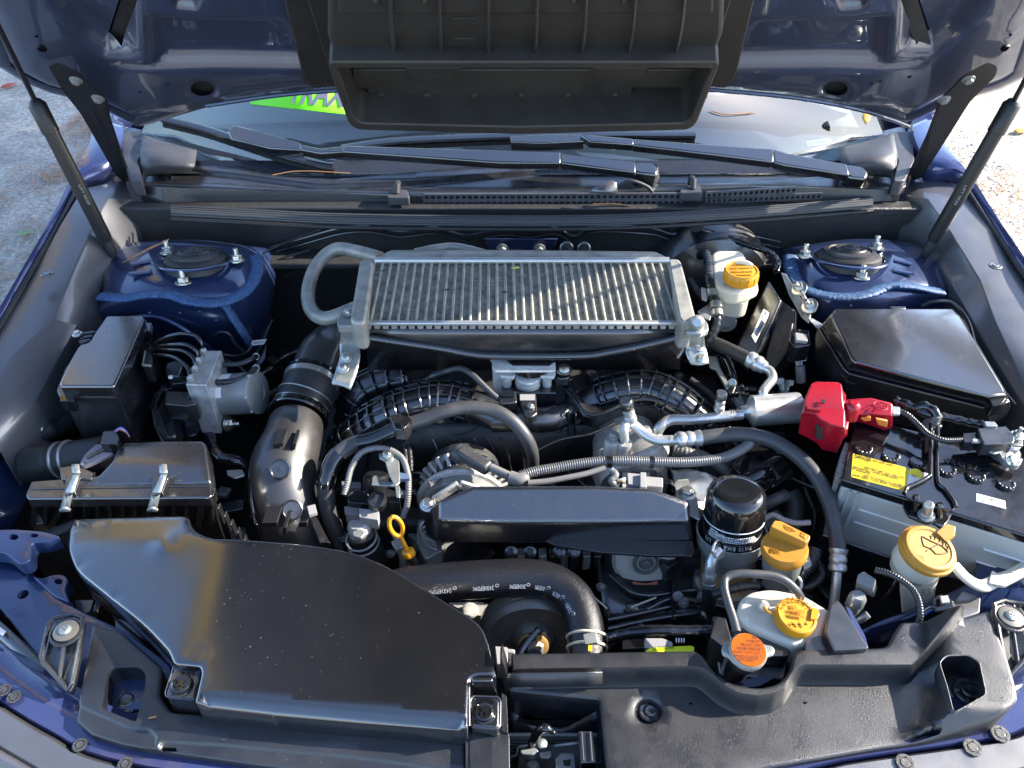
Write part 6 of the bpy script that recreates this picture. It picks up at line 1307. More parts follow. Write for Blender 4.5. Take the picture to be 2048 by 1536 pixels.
# ================================================================ BATTERY
bt = T('battery', 'car battery with glossy black top, translucent grey case and yellow danger label', 'battery', (1860, 980, .70))
BZ = .868
topb = [(1684, 958), (1700, 880), (1712, 836), (1716, 832), (2110, 930), (2135, 1090), (2120, 1092)]
prism('top_lid', topb, BZ, .014, blkg, bt, r=5, bevel=.0025, seg=3)
q = [P(u, v, BZ) for u, v in topb]; cen = sum(q, Vector()) / len(q); q2 = [cen + (p - cen) * .975 + Z * -.014 for p in q]
prism_mesh(q2, .10).build('case', batt, bt, bevel=.004); q3 = [cen + (p - cen) * .99 + Z * -.112 for p in q]; prism_mesh(q3, .08).build('tray', blk, bt, bevel=.003)
a = q2[0]; b = q2[-1]; d = (b - a).normalized(); nf = Vector((d.y, -d.x, 0)); nf = nf if nf.y < 0 else -nf
for zz in (.030, .055): M = Mesh(); bar(a + d * .03 + nf * .0008 - Z * zz, a + d * .13 + nf * .0008 - Z * zz, .002, .0016, M); M.build('level_line', wlab, bt); M = Mesh(); bar(a + d * .18 + nf * .0008 - Z * zz, a + d * .27 + nf * .0008 - Z * zz, .002, .0016, M); M.build('level_line', wlab, bt)
for s_ in (.012, .022, .265, .275): M = Mesh(); bar(a + d * s_ + nf * .001 - Z * .002, a + d * s_ + nf * .001 - Z * .095, .003, .004, M, up=Vector((1, 0, 0))); M.build('case_rib', batt, bt)
prism('felt_strip', [(1690, 884), (1698, 886), (1684, 952), (1673, 952), (1680, 920)], .862, .03, mat('grey_felt', (.22, .21, .19), .9, bump=(500, 1, .002), mott=(300, .5)), bt, r=1)
for u, v in ((1725, 899), (1780, 914), (1835, 927), (1892, 942), (1950, 955), (2010, 970)):
    c = P(u, v, BZ); r = 17 * px(c); lathe('vent_cap', c, c + Z * .0030, [(0, r), (.7, r * .98), (1, r * .9), (1, .0001)], blkg, bt, 30)
    M = Mesh()
    for k in range(7):
        a = math.pi + k * math.pi / 6; cc = c + Vector((math.cos(a) * r * .86, math.sin(a) * r * .72, .0012)); lathe_mesh(cc, cc + Z * .0036, [(0, r * .24), (.8, r * .22), (1, r * .12), (1, .0001)], 10, M)
    M.build('cap_lug', ink if False else blkg, bt)
lab_ = [(1706, 907), (1818, 937), (1814, 965), (1808, 982), (1702, 954)]
decal('danger_label', rc(lab_, 2), ylab, bt, BZ, lift=.0004); decal('white_label', [(1819, 937), (1858, 948), (1856, 962), (1826, 966), (1812, 978)], wlab, bt, BZ, lift=.0003)
lathe('recycling_disc', P(1830, 951, BZ + .0005), P(1830, 951, BZ + .001), [(0, .009), (1, .009), (1, .0001)], ylab, bt, 26); text('S/P', P(1824, 953, BZ + .001), P(1836, 955, BZ + .001), .004, ink, bt)
LZ = BZ + .0008
def lt(s, a, b, h, bold=0): text(s, P(*a, LZ), P(*b, LZ), h, ink, bt, bold=bold)
lt('DANGER', (1709, 916), (1743, 925), .0085, .025); lt('EXPLOSIVE GASES', (1745, 923), (1786, 934), .0050, .015)
lt('Sparks flame or cigarettes could cause battery to explode.', (1709, 920), (1806, 945), .0022); lt('Do not charge or use booster cables or adjust post connections', (1708, 926), (1812, 952), .0022); lt('without proper instruction and training.', (1708, 931), (1764, 945), .0022)
lt('KEEP VENT CAPS TIGHT AND LEVEL', (1729, 937), (1810, 959), .0048, .015); lt('POISON', (1706, 940), (1739, 949), .0082, .025); lt('CAUSES SEVERE BURNS', (1743, 946), (1796, 960), .0048, .015)
lt('Contains sulfuric acid. Avoid contact with skin, eyes or clothing.', (1706, 944), (1808, 968), .0022); lt('KEEP OUT OF REACH OF CHILDREN', (1727, 953), (1806, 974), .0045, .015); lt('20HR 62Ah  CCA 470A  D23L/JIS', (1704, 953), (1804, 979), .0062, .02)
st_ = [(1953, 987), (2010, 1002), (2012, 1018), (1953, 1003)]; decal('white_sticker', st_, wlab, bt, BZ, lift=.0004)
for i, s in enumerate(('SOLD BY', 'SUBARU OF AMERICA, INC', 'ONE SUBARU DRIVE', 'CAMDEN NJ 08103')): text(s, P(1957, 992 + i * 3.6, LZ), P(2000 - (i != 1) * 8, 1003 + i * 3.6, LZ), .0030, ink, bt, bold=.01)
text('U', P(2001, 1014, LZ), P(2006, 1015, LZ), .005, ink, bt); text('75D23', P(1956, 934, LZ), P(1890, 915, LZ), .010, blk, bt, name='embossed_code', depth=.0008)
# hold-down
hd = T('battery_clamp', 'glossy black steel hold-down strap over the battery with silver bolt at the front', 'battery clamp', (1862, 1000, .87))
strap = [(1862, 842), (1876, 846), (1875, 955), (1890, 978), (1908, 1002), (1913, 1014), (1905, 1021), (1870, 1014), (1816, 996), (1808, 988), (1812, 976), (1836, 966), (1858, 954), (1861, 940)]
prism('strap', strap, .880, .004, blkg, hd, r=6, bevel=.001)
for q in ([(1862, 845), (1861, 940), (1857, 953), (1836, 965), (1814, 975), (1808, 987)], [(1876, 848), (1875, 955), (1890, 978), (1906, 1000), (1912, 1014)]): tube('raised_edge', [(u, v, .883) for u, v in q], 4.2, blkg, hd, 10)
prism('front_tab', [(1808, 990), (1870, 1012), (1908, 1022), (1894, 1046), (1884, 1056), (1868, 1046), (1840, 1042), (1818, 1032), (1806, 1012)], .866, .004, blkg, hd, r=4, bevel=.001)
for u, v in ((1833, 990), (1880, 1006)): tube('pressed_bead', [(u, v, .883), (u - 1, v + 10, .877), (u - 2, v + 30, .864)], 6, blkg, hd, 10)
A = P(1852, 1032, .866); B = P(1858, 1008, .893); lathe('clamp_bolt', A, B, [(0, .010), (.1, .010), (.14, .0065), (.3, .0068), (.32, .0062), (.95, .006), (1, .0045)], zinc, hd, 18); lathe('rubber_ring', A - (B - A) * .1, A, [(0, .011), (1, .011)], rub, hd, 18)
c = P(1868, 842, .885); lathe('rear_nut', c - Z * .01, c + Z * .012, [(0, .012), (.3, .012), (.35, .008), (1, .0075)], zinc, hd, 6)
# terminal
tn = T('battery_terminal', 'silver negative terminal clamp with black current sensor on the battery right side', 'battery terminal', (2000, 900, .87))
c = P(2008, 908, BZ); lathe('post_ring', c, c + Z * .022, [(0, .017), (.3, .017), (.35, .013), (.9, .013), (1, .011), (1, .0001)], mat('lead_grey', (.42, .42, .42), .35, metal=.8), tn, 26); lathe('rubber_skirt', c, c + Z * .006, [(0, .021), (1, .019)], rub, tn, 26)
prism('clamp_arm', [(1996, 900), (2014, 906), (2046, 918), (2040, 930), (2030, 932), (2008, 922)], .886, .008, zinc, tn, r=3, bevel=.002); bolt(tn, P(2020, 918, .888), .006, 'hex', Vector((.3, -.6, .7)).normalized(), boltm)
prism('sensor_box', [(1955, 856), (2012, 852), (2030, 872), (2028, 886), (1968, 888), (1962, 876)], .902, .022, blk, tn, r=3, bevel=.002); prism('connector', [(1926, 866), (1958, 864), (1962, 884), (1928, 884)], .896, .016, blkg, tn, r=2); prism('connector_lock', [(1944, 876), (1962, 877), (1962, 884), (1944, 883)], .899, .004, gcon, tn)
prism('busbar', [(1970, 888), (2010, 890), (2012, 900), (1990, 908), (1974, 900)], .888, .003, zinc, tn, r=3); prism('busbar', [(2028, 870), (2046, 880), (2046, 892), (2026, 890)], .892, .003, zinc, tn, r=2); bolt(tn, P(2034, 872, .896), .006, 'nut', Z, boltm, 'nut')
prism('lug', [(1968, 842), (1990, 843), (1996, 852), (1972, 852)], .905, .006, zinc, tn, r=2)
tube('corrugated_conduit', [(1797, 822, .90), (1815, 830, .90), (1835, 848, .895), (1856, 868, .892), (1885, 880, .892), (1926, 880, .892)], 6.6, corrb, None, 12, corr_=(4.6, .16), label='black corrugated cable lying across the battery top', cat='wire conduit')
tl = T('taped_wire_loom', 'crumpled glossy tape wrapped loom behind the battery below the fuse box', 'wire loom', (1860, 820, .89))
tube('loom', [(1790, 800, .89), (1820, 812, .892), (1850, 826, .892), (1880, 832, .89), (1910, 838, .888), (1945, 846, .888), (1970, 850, .89)], 9, blkg, tl, 12, noise_=.4); tube('loom', [(1830, 815, .896), (1850, 812, .90), (1868, 822, .90), (1875, 836, .895)], 10, blkg, tl, 10, noise_=.5)
# ================================================================ RED TERMINAL COVER
rd = T('terminal_cover', 'bright red plastic positive terminal cover with moulded plus sign', 'terminal cover', (1680, 840, .87))
loft('main_cover', [[(1622, 766, .925), (1632, 762, .926), (1676, 763, .926), (1684, 768, .925), (1686, 800, .922), (1610, 796, .922)],
                    [(1614, 786, .918), (1628, 776, .92), (1680, 776, .92), (1686, 784, .92), (1690, 836, .908), (1606, 826, .908)],
                    [(1608, 800, .88), (1625, 780, .88), (1685, 780, .88), (1692, 790, .88), (1694, 850, .88), (1602, 845, .88)]], red, rd, .0025)
loft('front_cover', [[(1606, 824, .910), (1630, 828, .911), (1640, 838, .910), (1662, 850, .908), (1690, 856, .908), (1690, 800, .918), (1630, 800, .918)],
                     [(1602, 828, .900), (1626, 834, .902), (1640, 846, .900), (1658, 860, .896), (1692, 866, .896), (1694, 800, .90), (1612, 800, .90)],
                     [(1596, 868, .862), (1616, 876, .862), (1634, 888, .852), (1644, 901, .846), (1674, 907, .844), (1690, 830, .85), (1605, 840, .86)]], red, rd, .002)
for q, z in (([(1616, 808, .9185), (1642, 812, .9185), (1642, 821, .9155), (1614, 817, .9155)], None),): prism('slot', q, z, .004, mat('deep_red', (.22, .003, .01), .4), rd, r=1, bevel=0)
prism('small_window', [(1643, 798), (1650, 799), (1649, 806), (1642, 805)], .9235, .002, ink, rd, bevel=0)
vpoly('slot', [(1636, 852), (1646, 856), (1646, 880), (1632, 878)], P(1640, 868, .87).y - .012, .01, MATS['dark_filler'], rd, r=2)
loft('side_tab', [[(1682, 862, .902), (1696, 858, .902), (1698, 842, .905), (1684, 842, .905)], [(1678, 880, .872), (1694, 875, .872), (1697, 850, .88), (1680, 850, .88)]], red, rd, .002)
loft('arm', [[(1686, 800, .912), (1722, 797, .915), (1742, 796, .916), (1782, 806, .914), (1786, 812, .912), (1784, 832, .905), (1742, 826, .906), (1728, 830, .905), (1690, 826, .905)],
             [(1686, 800, .88), (1722, 797, .88), (1742, 796, .88), (1784, 806, .88), (1788, 815, .875), (1784, 858, .872), (1770, 862, .870), (1730, 848, .872), (1692, 840, .875)]], red, rd, .002)
p = P(1706, 812, .915); r = 15 * px(p); lathe('round_knob', p - Z * .02, p + Z * .006, [(0, r * 1.1), (.75, r), (.9, r * .85), (1, r * .5), (1, .0001)], red, rd, 28)
cpl = P(1761, 812, .9165); torus('plus_ring', cpl, 13 * px(cpl), .0007, Z, MATS['deep_red'], rd, 32); M = Mesh(); box_mesh(cpl, .012, .0022, .0012, .15, M); box_mesh(cpl, .0022, .010, .0013, .15, M); M.build('plus_sign', MATS['deep_red'], rd)
vpoly('orange_insert', [(1752, 838), (1776, 842), (1774, 856), (1756, 850)], P(1765, 848, .888).y - .006, .004, mat('orange_plastic', (.55, .16, .02), .4), rd)
vpoly('orange_insert', [(1722, 838), (1742, 834), (1742, 842), (1730, 844)], P(1730, 842, .89).y - .006, .004, MATS['orange_plastic'], rd)
prism('metal_lug', [(1784, 812), (1800, 814), (1800, 828), (1786, 828)], .906, .004, alu, rd, r=1)
# ================================================================ FUSE BOX (right)
fx = T('fuse_box', 'large black fuse box with angular flat lid beside the right fender trim', 'fuse box', (1830, 720, .84))
loft('lid', [[(1671, 618, .925), (1903, 619, .925), (1917, 634, .924), (2002, 774, .912), (2009, 790, .910), (1979, 792, .910), (1712, 722, .914), (1705, 715, .915), (1664, 630, .924)],
             [(1668, 619, .921), (1904, 617, .921), (1920, 632, .920), (2006, 774, .908), (2014, 793, .905), (1978, 797, .905), (1710, 728, .910), (1701, 720, .911), (1661, 632, .920)],
             [(1650, 640, .895), (1904, 622, .90), (1924, 636, .90), (2010, 780, .882), (2018, 800, .878), (1976, 812, .876), (1700, 742, .884), (1690, 732, .886), (1640, 655, .895)]], cover, fx, .003)
loft('lid_skirt', [[(1650, 642, .893), (1904, 624, .898), (1926, 638, .898), (2012, 782, .880), (2020, 804, .876), (1976, 818, .873), (1698, 748, .881), (1686, 736, .883), (1636, 656, .893)],
                   [(1642, 665, .875), (1904, 626, .88), (1928, 640, .88), (2014, 790, .862), (2022, 812, .858), (1976, 832, .855), (1694, 764, .862), (1680, 750, .864), (1630, 672, .874)],
                   [(1640, 700, .80), (1904, 640, .80), (1928, 660, .80), (2010, 830, .78), (2016, 850, .78), (1976, 890, .78), (1700, 830, .78), (1685, 810, .78), (1630, 730, .80)]], blk, fx, .002)
prism('latch', [(1978, 796), (2010, 790), (2014, 806), (1986, 812)], .900, .02, blkg, fx, r=2); prism('rear_latch', [(1780, 612), (1812, 612), (1812, 618), (1782, 618)], .925, .01, blk, fx)
tube('lid_edge', [(1652, 690, .872), (1676, 740, .865), (1690, 762, .862), (1720, 768, .862)], 1.8, blkg, fx, 6)
tube('thin_cable', [(1842, 612, .91), (1870, 603, .92), (1905, 606, .92), (1935, 640, .912), (1955, 700, .90), (1990, 760, .89), (2030, 810, .88)], 3.2, blkg, None, 8, label='thin black cable running along the right edge of the fuse box', cat='cable')
# ================================================================ CONTROL MODULE near strut
cu_ = T('control_module', 'black control module with white barcode label leaning between reservoir and right tower', 'control module', (1520, 640, .80))
loft('module_case', [[(1538, 560, .905), (1562, 600, .90), (1520, 700, .85), (1492, 735, .83), (1470, 700, .83)], [(1530, 575, .88), (1570, 615, .88), (1530, 715, .83), (1495, 745, .80), (1462, 710, .80)]], blk, cu_, .003)
mod = lambda u, v: P(u, v, float(np.interp(v, [560, 700], [.906, .853])) + .002)
decal('barcode_label', [(1527, 618), (1540, 626), (1511, 686), (1503, 672)], wlab, cu_, mapper=mod)
for i in range(9): decal('barcode_stripe', [(1509 + i * 1.6, 668 - i * 3.2), (1515 + i * 1.6, 674 - i * 3.2), (1516 + i * 1.6, 672 - i * 3.2), (1510 + i * 1.6, 666 - i * 3.2)], ink, cu_, mapper=lambda u, v: mod(u, v) + Z * .0005)
text('ZNE', mod(1526, 640) + Z * .0006, mod(1536, 625) + Z * .0006, .006, ink, cu_, Vector((0, -.3, 1)))
loft('connector_housing', [[(1560, 600, .89), (1590, 620, .89), (1580, 700, .86), (1545, 740, .84), (1530, 720, .84)], [(1560, 600, .84), (1596, 625, .84), (1590, 720, .80), (1550, 760, .78), (1530, 740, .78)]], blkd, cu_, .003)
prism('connector', [(1584, 656), (1618, 660), (1622, 690), (1590, 694), (1578, 680)], .892, .03, blkg, cu_, r=3); prism('connector_lever', [(1590, 664), (1614, 668), (1616, 682), (1592, 680)], .898, .006, gcon, cu_, r=2)
for x0, y0, x1, y1 in ((1578, 712, 1594, 712), (1604, 713, 1614, 714)): prism('white_seal', [(x0, y0 - 6), (x1, y0 - 6), (x1, y1 + 2), (x0, y1 + 2)], .862, .006, wlab, cu_, r=1)
for k in range(7): tube('wire', [(1588 + k * 2.6, 710, .858), (1590 + k * 2.2, 722, .85), (1594 + k * 1.6, 736, .84)], 1.3, wires[k % 5], cu_, 6)
cyl('wire_sleeve', (1600, 732, .845), (1602, 764, .82), 9.5, corr, cu_); cyl('wire_sleeve', (1568, 782, .80), (1568, 800, .79), 12, blk, cu_)
for k in range(9): tube('wire', [(1555 + k * 3, 760, .81), (1558 + k * 2.5, 772, .805), (1562 + k * 1.6, 784, .80)], 1.5, wires[(k * 2) % 5], cu_, 6)
prism('white_seal', [(1554, 756), (1568, 756), (1568, 763), (1554, 763)], .815, .006, wlab, cu_, r=1); prism('white_seal', [(1580, 760), (1588, 760), (1588, 766), (1580, 766)], .815, .006, wlab, cu_, r=1)
ba = T('module_bracket', 'shiny bent steel bracket with two bolts left of the right strut tower', 'bracket', (1605, 600, .88))
loft('arm', [[(1562, 545, .90), (1572, 548, .90), (1598, 590, .90), (1622, 630, .89), (1618, 648, .885), (1604, 636, .885), (1578, 590, .895)], [(1562, 545, .89), (1572, 548, .89), (1598, 590, .89), (1622, 630, .88), (1618, 648, .875), (1604, 636, .875), (1578, 590, .885)]], zinc, ba, .001)
for u, v in ((1599, 577), (1620, 612)): bolt(ba, P(u, v, .905), .0085, 'nut', Vector((-.6, -.3, .7)).normalized(), boltm, 'nut'); prism('ear', ell(u + 3, v, 12, 10), .90, .006, zinc, ba)
tube('bent_rod', [(1602, 576, .90), (1606, 590, .905), (1612, 604, .90)], 4, zinc, ba, 8); prism('flat_strip', [(1616, 636), (1624, 636), (1652, 652), (1650, 660), (1634, 654)], .888, .003, alu, ba, r=1)
# loom + clip near the compressor pipe
lm = T('taped_wire_loom', 'black taped loom going down between the intercooler and the silver bent pipe', 'wire loom', (1450, 740, .80))
tube('loom', [(1412, 700, .83), (1430, 706, .84), (1450, 720, .845), (1462, 745, .84), (1470, 775, .83)], 10, blkg, lm, 12, noise_=.22); tube('conduit', [(1468, 775, .83), (1476, 800, .825), (1486, 822, .815)], 10, corr, lm, 12, corr_=(5, .12))
prism('metal_strip', [(1414, 712), (1434, 712), (1440, 735), (1462, 775), (1454, 778), (1432, 738), (1420, 734)], .85, .004, zinc, lm, r=2); prism('clip_block', [(1452, 768), (1475, 764), (1480, 784), (1458, 788)], .85, .01, blkg, lm, r=2); lathe('clip_head', P(1464, 766, .853), P(1464, 764, .862), [(0, .007), (1, .005)], zinc, lm, 12)
for i, (u, v) in enumerate(((1484, 770), (1492, 776), (1496, 786), (1486, 784))): prism('clip_leg', [(u - 4, v - 3), (u + 4, v - 3), (u + 4, v + 3), (u - 4, v + 3)], .85, .006, blkg, lm)
tube('lower_hose', [(1380, 760, .80), (1420, 790, .79), (1450, 830, .78)], 8, rub, lm, 10)
# ================================================================ WASHER FILLER
wf = T('washer_fluid_filler', 'white washer fluid filler neck with wide yellow cap marked PULL', 'washer filler', (1850, 1150, .78))
axw = Vector((.10, -.16, 1)).normalized(); p = P(1862, 1094, .868); r = 56 * px(p)
lathe('cap', p - axw * .014, p, [(0, r * .98), (.2, r * 1.02), (.5, r), (.6, r * .92), (.92, r * .9), (1, r * .86), (1.02, r * .74), (.93, r * .70), (.93, .0001)], yel2, wf, 56)
loft('cap_tab', [[(1872, 1064, .873), (1893, 1047, .876), (1911, 1053, .875), (1910, 1070, .872), (1892, 1084, .868)], [(1872, 1068, .862), (1893, 1052, .864), (1911, 1058, .863), (1910, 1074, .862), (1892, 1088, .860)]], yel2, wf, .001)
qw = axw.to_track_quat('Z', 'Y'); wz = lambda u, v: PP(u, v, p - axw * .0004, axw)
def mark(pts, w=1.0): tube_mesh([Vector(q) for q in cr([wz(*q) for q in pts], 4)], w * .9 * px(p), 6).build('washer_symbol', ink, wf)
mark([(1844, 1072), (1845, 1082), (1848, 1092)]); mark([(1844, 1072), (1862, 1082), (1884, 1092), (1896, 1104)]); mark([(1848, 1092), (1862, 1098), (1872, 1108)]); mark([(1872, 1108), (1885, 1108), (1896, 1105)])
for u, v in ((1860, 1071), (1868, 1072), (1877, 1077), (1884, 1084), (1890, 1084), (1893, 1092)): mark([(u, v), (u + 3, v + 3), (u + 2, v + 7)], .9)
for k in range(4): mark([(1862 + k * 4, 1096 - k * 2), (1864 + k * 4, 1095 - k * 2)], 1.3)
mark([(1853, 1102), (1856, 1100)], 1.4)
text('PULL', wz(1829, 1115), wz(1850, 1123), .007, ink, wf, axw)
lathe('neck_ring', p - axw * .055, p - axw * .012, [(0, r * .72), (.3, r * .80), (.35, r * .86), (.9, r * .88), (1, r * .84)], hplw, wf, 44)
loft('neck', [[(1818, 1128, .822), (1850, 1130, .822), (1884, 1148, .820), (1874, 1160, .818), (1830, 1158, .818)], [(1798, 1156, .79), (1850, 1150, .79), (1874, 1160, .79), (1868, 1185, .79), (1800, 1180, .79)], [(1805, 1250, .72), (1850, 1240, .72), (1862, 1245, .72), (1860, 1270, .72), (1808, 1270, .72)]], hplw, wf, .006)
text('R3', P(1843, 1192, .812), P(1860, 1190, .812), .009, ink, wf, Vector((0, -.8, .5)))
tube('mounting_arm', [(1908, 1130, .83), (1935, 1158, .825), (1965, 1172, .82), (1995, 1160, .82), (2025, 1150, .82), (2062, 1128, .82)], 13, hplw, wf, 14, flat=.5); prism('arm_tab', [(1978, 1166), (1984, 1140), (1998, 1148), (2030, 1142), (2060, 1120), (2060, 1146), (2010, 1172)], .826, .005, hplw, wf, r=4)
# pressure switch + connectors
ps = T('pressure_switch', 'silver hexagonal pressure switch with grey connector and black corrugated lead', 'pressure switch', (1715, 1210, .78))
cyl('switch_hex', (1702, 1226, .79), (1712, 1202, .815), 15, steel, ps, [(0, 1), (.45, 1), (.5, 1.15), (.9, 1.15), (1, 1.0)], 6, sharp=20); cyl('switch_top', (1711, 1204, .813), (1718, 1190, .828), 17, alu, ps, [(0, 1), (.6, 1), (1, .7)], 24)
cyl('side_pipe', (1716, 1242, .79), (1736, 1228, .80), 8, zinc, ps)
loft('connector', [[(1716, 1148, .848), (1728, 1142, .85), (1752, 1158, .848), (1745, 1178, .842), (1712, 1164, .842)], [(1712, 1165, .82), (1728, 1160, .82), (1755, 1175, .82), (1748, 1196, .815), (1710, 1182, .815)]], MATS['grey_conduit'], ps, .002)
tube('lead', [(1750, 1140, .855), (1775, 1146, .858), (1800, 1158, .858), (1825, 1178, .852), (1838, 1205, .845), (1840, 1235, .835), (1830, 1260, .82)], 7, corrb, ps, 14, corr_=(5, .15))
loft('plug', [[(1862, 1196, .83), (1884, 1188, .832), (1908, 1202, .83), (1908, 1216, .826), (1872, 1226, .824)], [(1858, 1216, .80), (1884, 1200, .80), (1912, 1214, .80), (1908, 1236, .80), (1868, 1240, .80)]], blkg, ps, .002)
prism('plug_lock', [(1880, 1192), (1896, 1190), (1900, 1204), (1884, 1206)], .836, .004, gcon, ps, r=1)
for k in range(4): tube('wire', [(1840, 1238 - k * 3, .80), (1852, 1228 - k * 3, .805), (1866, 1220 - k * 3, .81)], 1.8, (wires[0], gcon, ink, wires[1])[k], ps, 6)
prism('dark_block', [(1900, 1215), (1925, 1180), (1962, 1195), (1960, 1225), (1915, 1240)], .80, .06, liner, ps, r=4); tube('prop_rod', [(1800, 1120, .80), (1790, 1165, .78), (1752, 1215, .74)], 3.5, blkg, ps, 8)
# ================================================================ PULLEYS and lower front of the engine
pu = T('idler_pulley', 'pale metal idler pulley with central bolt under the belt cover', 'pulley', (1290, 1120, .70))
c = P(1291, 1122, .725); r = 62 * px(c); F = Vector((0, -1, .35)).normalized()
lathe('pulley_face', c - F * .012, c + F * .004, [(0, r * 1.15), (.3, r * 1.15), (.35, r * 1.0), (.6, r * .97), (.75, r * .75), (.6, r * .5), (1, r * .3), (1, .0001)], mat('cream_plated_metal', (.80, .78, .66), .32, metal=.15), pu, 48)
torus('dark_rim', c - F * .006, r * 1.2, .006, F, blk, pu, 48); bolt(pu, c + F * .004, .0075, 'hex', F, motor); torus('hub_ring', c + F * .004, .016, .003, F, motor, pu)
M = Mesh(); q = F.to_track_quat('Z', 'Y'); v_ = [c + F * .0045 + q @ Vector((math.cos(a) * r * k, math.sin(a) * r * k, 0)) for k in (.78, 1.02) for a in np.linspace(-2.05, -1.05, 9)]
sgn = [p.z for p in v_]; M.add(v_, [(i, i + 1, i + 10, i + 9) for i in range(8)]); M.build('red_paint_mark', mat('rust_red_bright', (.65, .16, .08), .5), pu, solid=.0005)
cr_ = T('crank_pulley', 'dark grooved crankshaft pulley with large steel centre nut', 'pulley', (1068, 1285, .66))
c = P(1066, 1290, .71); r = 98 * px(c); F = Vector((0, -1, .25)).normalized()
lathe('pulley_wheel', c - F * .03, c, [(0, r * 1.12), (.2, r * 1.12), (.25, r * 1.06), (.35, r * 1.10), (.4, r * 1.04), (.5, r * 1.08), (.55, r * 1.02), (.65, r * 1.06), (.9, r * 1.0), (1, r * .96), (.8, r * .90), (.6, r * .80), (.6, r * .45), (1.0, r * .35), (1.0, .0001)], mat('pulley_black', (.14, .13, .115), .28, metal=.25), cr_, 64)
lathe('centre_washer', c, c + F * .006, [(0, r * .32), (.6, r * .32), (1, r * .26), (1, .0001)], goldm, cr_, 32); lathe('centre_nut', c + F * .005, c + F * .018, [(0, r * .24), (.8, r * .24), (1, r * .19), (1, .0001)], steel, cr_, 6, sharp=20)
tc = T('timing_cover', 'oily black timing cover with cast ribs right of the radiator hose', 'timing cover', (1290, 1210, .66))
sheet('cover_face', [[(1190, 1100, .71), (1260, 1110, .70), (1330, 1120, .70), (1400, 1110, .70)], [(1200, 1170, .70), (1270, 1200, .69), (1340, 1190, .69), (1410, 1180, .69)], [(1210, 1240, .68), (1280, 1240, .68), (1350, 1235, .68), (1420, 1240, .68)], [(1215, 1310, .62), (1280, 1310, .62), (1350, 1310, .62), (1420, 1310, .62)]], blk, tc, 4, 4, .004)
for a, b, c_ in (((1215, 1240), (1290, 1225), (1400, 1200)), ((1215, 1258), (1300, 1240), (1400, 1225)), ((1220, 1150), (1280, 1190), (1390, 1180))): tube('cast_rib', [(*a, .70), (*b, .70), (*c_, .70)], 6, blk, tc, 10)
bolt(tc, P(1264, 1218, .70), .009, 'stud', Vector((0, -.6, .8)), blk, 'boss'); M = Mesh(); bar(P(1352, 1128, .72), P(1346, 1240, .70), .006, .004, M, YM); M.build('edge_strip', ink, tc)
for (a, b) in (((1262, 1215), (1312, 1195)), ((1185, 1192), (1215, 1218))): tube('pale_scratch', [(a[0], a[1], .715), (b[0], b[1], .715)], 2, resm, tc, 6)
prism('front_casting', [(895, 1205), (960, 1203), (1000, 1215), (985, 1235), (950, 1230), (930, 1225)], .70, .03, cast, tc, r=5); bolt(tc, P(940, 1222, .705), .012, 'stud', Z, cast, 'boss')
for i in range(9): prism('cam_casting', [(1010 + i * 22, 1096), (1026 + i * 22, 1094), (1028 + i * 22, 1112), (1012 + i * 22, 1114)], .74 - .006 * (i % 3), .03, motor if i % 2 else blk, tc, r=3)
for u in (1022, 1060, 1118, 1148): bolt(tc, P(u, 1104, .75), .006, 'hex', Vector((0, -.7, .7)), blk)
# ================================================================ RADIATOR HOSE
rhp = [(740, 1190, .765), (820, 1172, .775), (900, 1163, .782), (980, 1158, .785), (1050, 1156, .786), (1105, 1166, .785), (1146, 1195, .782), (1166, 1238, .778), (1173, 1290, .772), (1174, 1340, .76)]
rh = T('radiator_hose', 'thick black radiator hose with white printing bending down to the front', 'radiator hose', (1050, 1160, .74))
W = path(rhp, 10); tube_mesh(W, [38 * px(p) for p in W], 40).build('hose_body', radh, rh)
frh = frames(W)
def onh(t, a, k=1.004):
    i = t * (len(W) - 1); j = min(int(i), len(W) - 2); f = i - j; c = W[j].lerp(W[j + 1], f); tt, n, b = frh[j]
    vdir = (CAM - c); vdir = (vdir - tt * vdir.dot(tt)).normalized(); sdir = tt.cross(vdir)
    return c + (vdir * math.cos(a) + sdir * math.sin(a)) * 38 * px(c) * k, (vdir * math.cos(a) + sdir * math.sin(a)), tt
sgn_ = -1 if onh(.4, .5)[0].z > onh(.4, -.5)[0].z else 1
for t0, a in ((.20, .35), (.315, .35), (.42, .33), (.515, .30), (.615, .35), (.735, .40)):
    s = '243>EPDM<'
    for i, ch in enumerate(s):
        q0, n_, tt = onh(t0 - i * .0066 + .030, a * sgn_); q1, _, _ = onh(t0 - (i + .75) * .0066 + .030, a * sgn_)
        text(ch, q0, q1, .0055, wink, rh, n_)
    q0, n_, tt = onh(t0 + .040, a * sgn_); torus('printed_logo', q0, .0019, .00022, n_, wink, rh, 12)
c, ax = P(1174, 1296, .771), (P(1173, 1270, .774) - P(1174, 1310, .768)).normalized()
for d in (.0, .013): torus('clamp_ring', c + ax * d, 39.5 * px(c), .0018, ax, resm, rh, 40)
prism('clamp_lock', [(1166, 1268), (1192, 1262), (1196, 1284), (1170, 1288)], .808, .005, zinc, rh, r=2); prism('yellow_mark', [(1176, 1290), (1184, 1290), (1184, 1302), (1176, 1302)], .806, .001, ylab, rh)
fl = T('taped_wire_loom', 'black taped wire loom running right behind the front cover top edge', 'wire loom', (1310, 1265, .78))
tube('loom', [(1205, 1282, .775), (1250, 1268, .79), (1310, 1262, .80), (1370, 1262, .80), (1430, 1262, .80)], 12, blkg, fl, 14, noise_=.12)
prism('grey_connector', [(1290, 1276), (1325, 1276), (1345, 1284), (1345, 1294), (1290, 1296)], .80, .02, gcon, fl, r=2); prism('black_connector', [(1246, 1280), (1290, 1276), (1290, 1296), (1246, 1298)], .80, .02, blkg, fl, r=2)
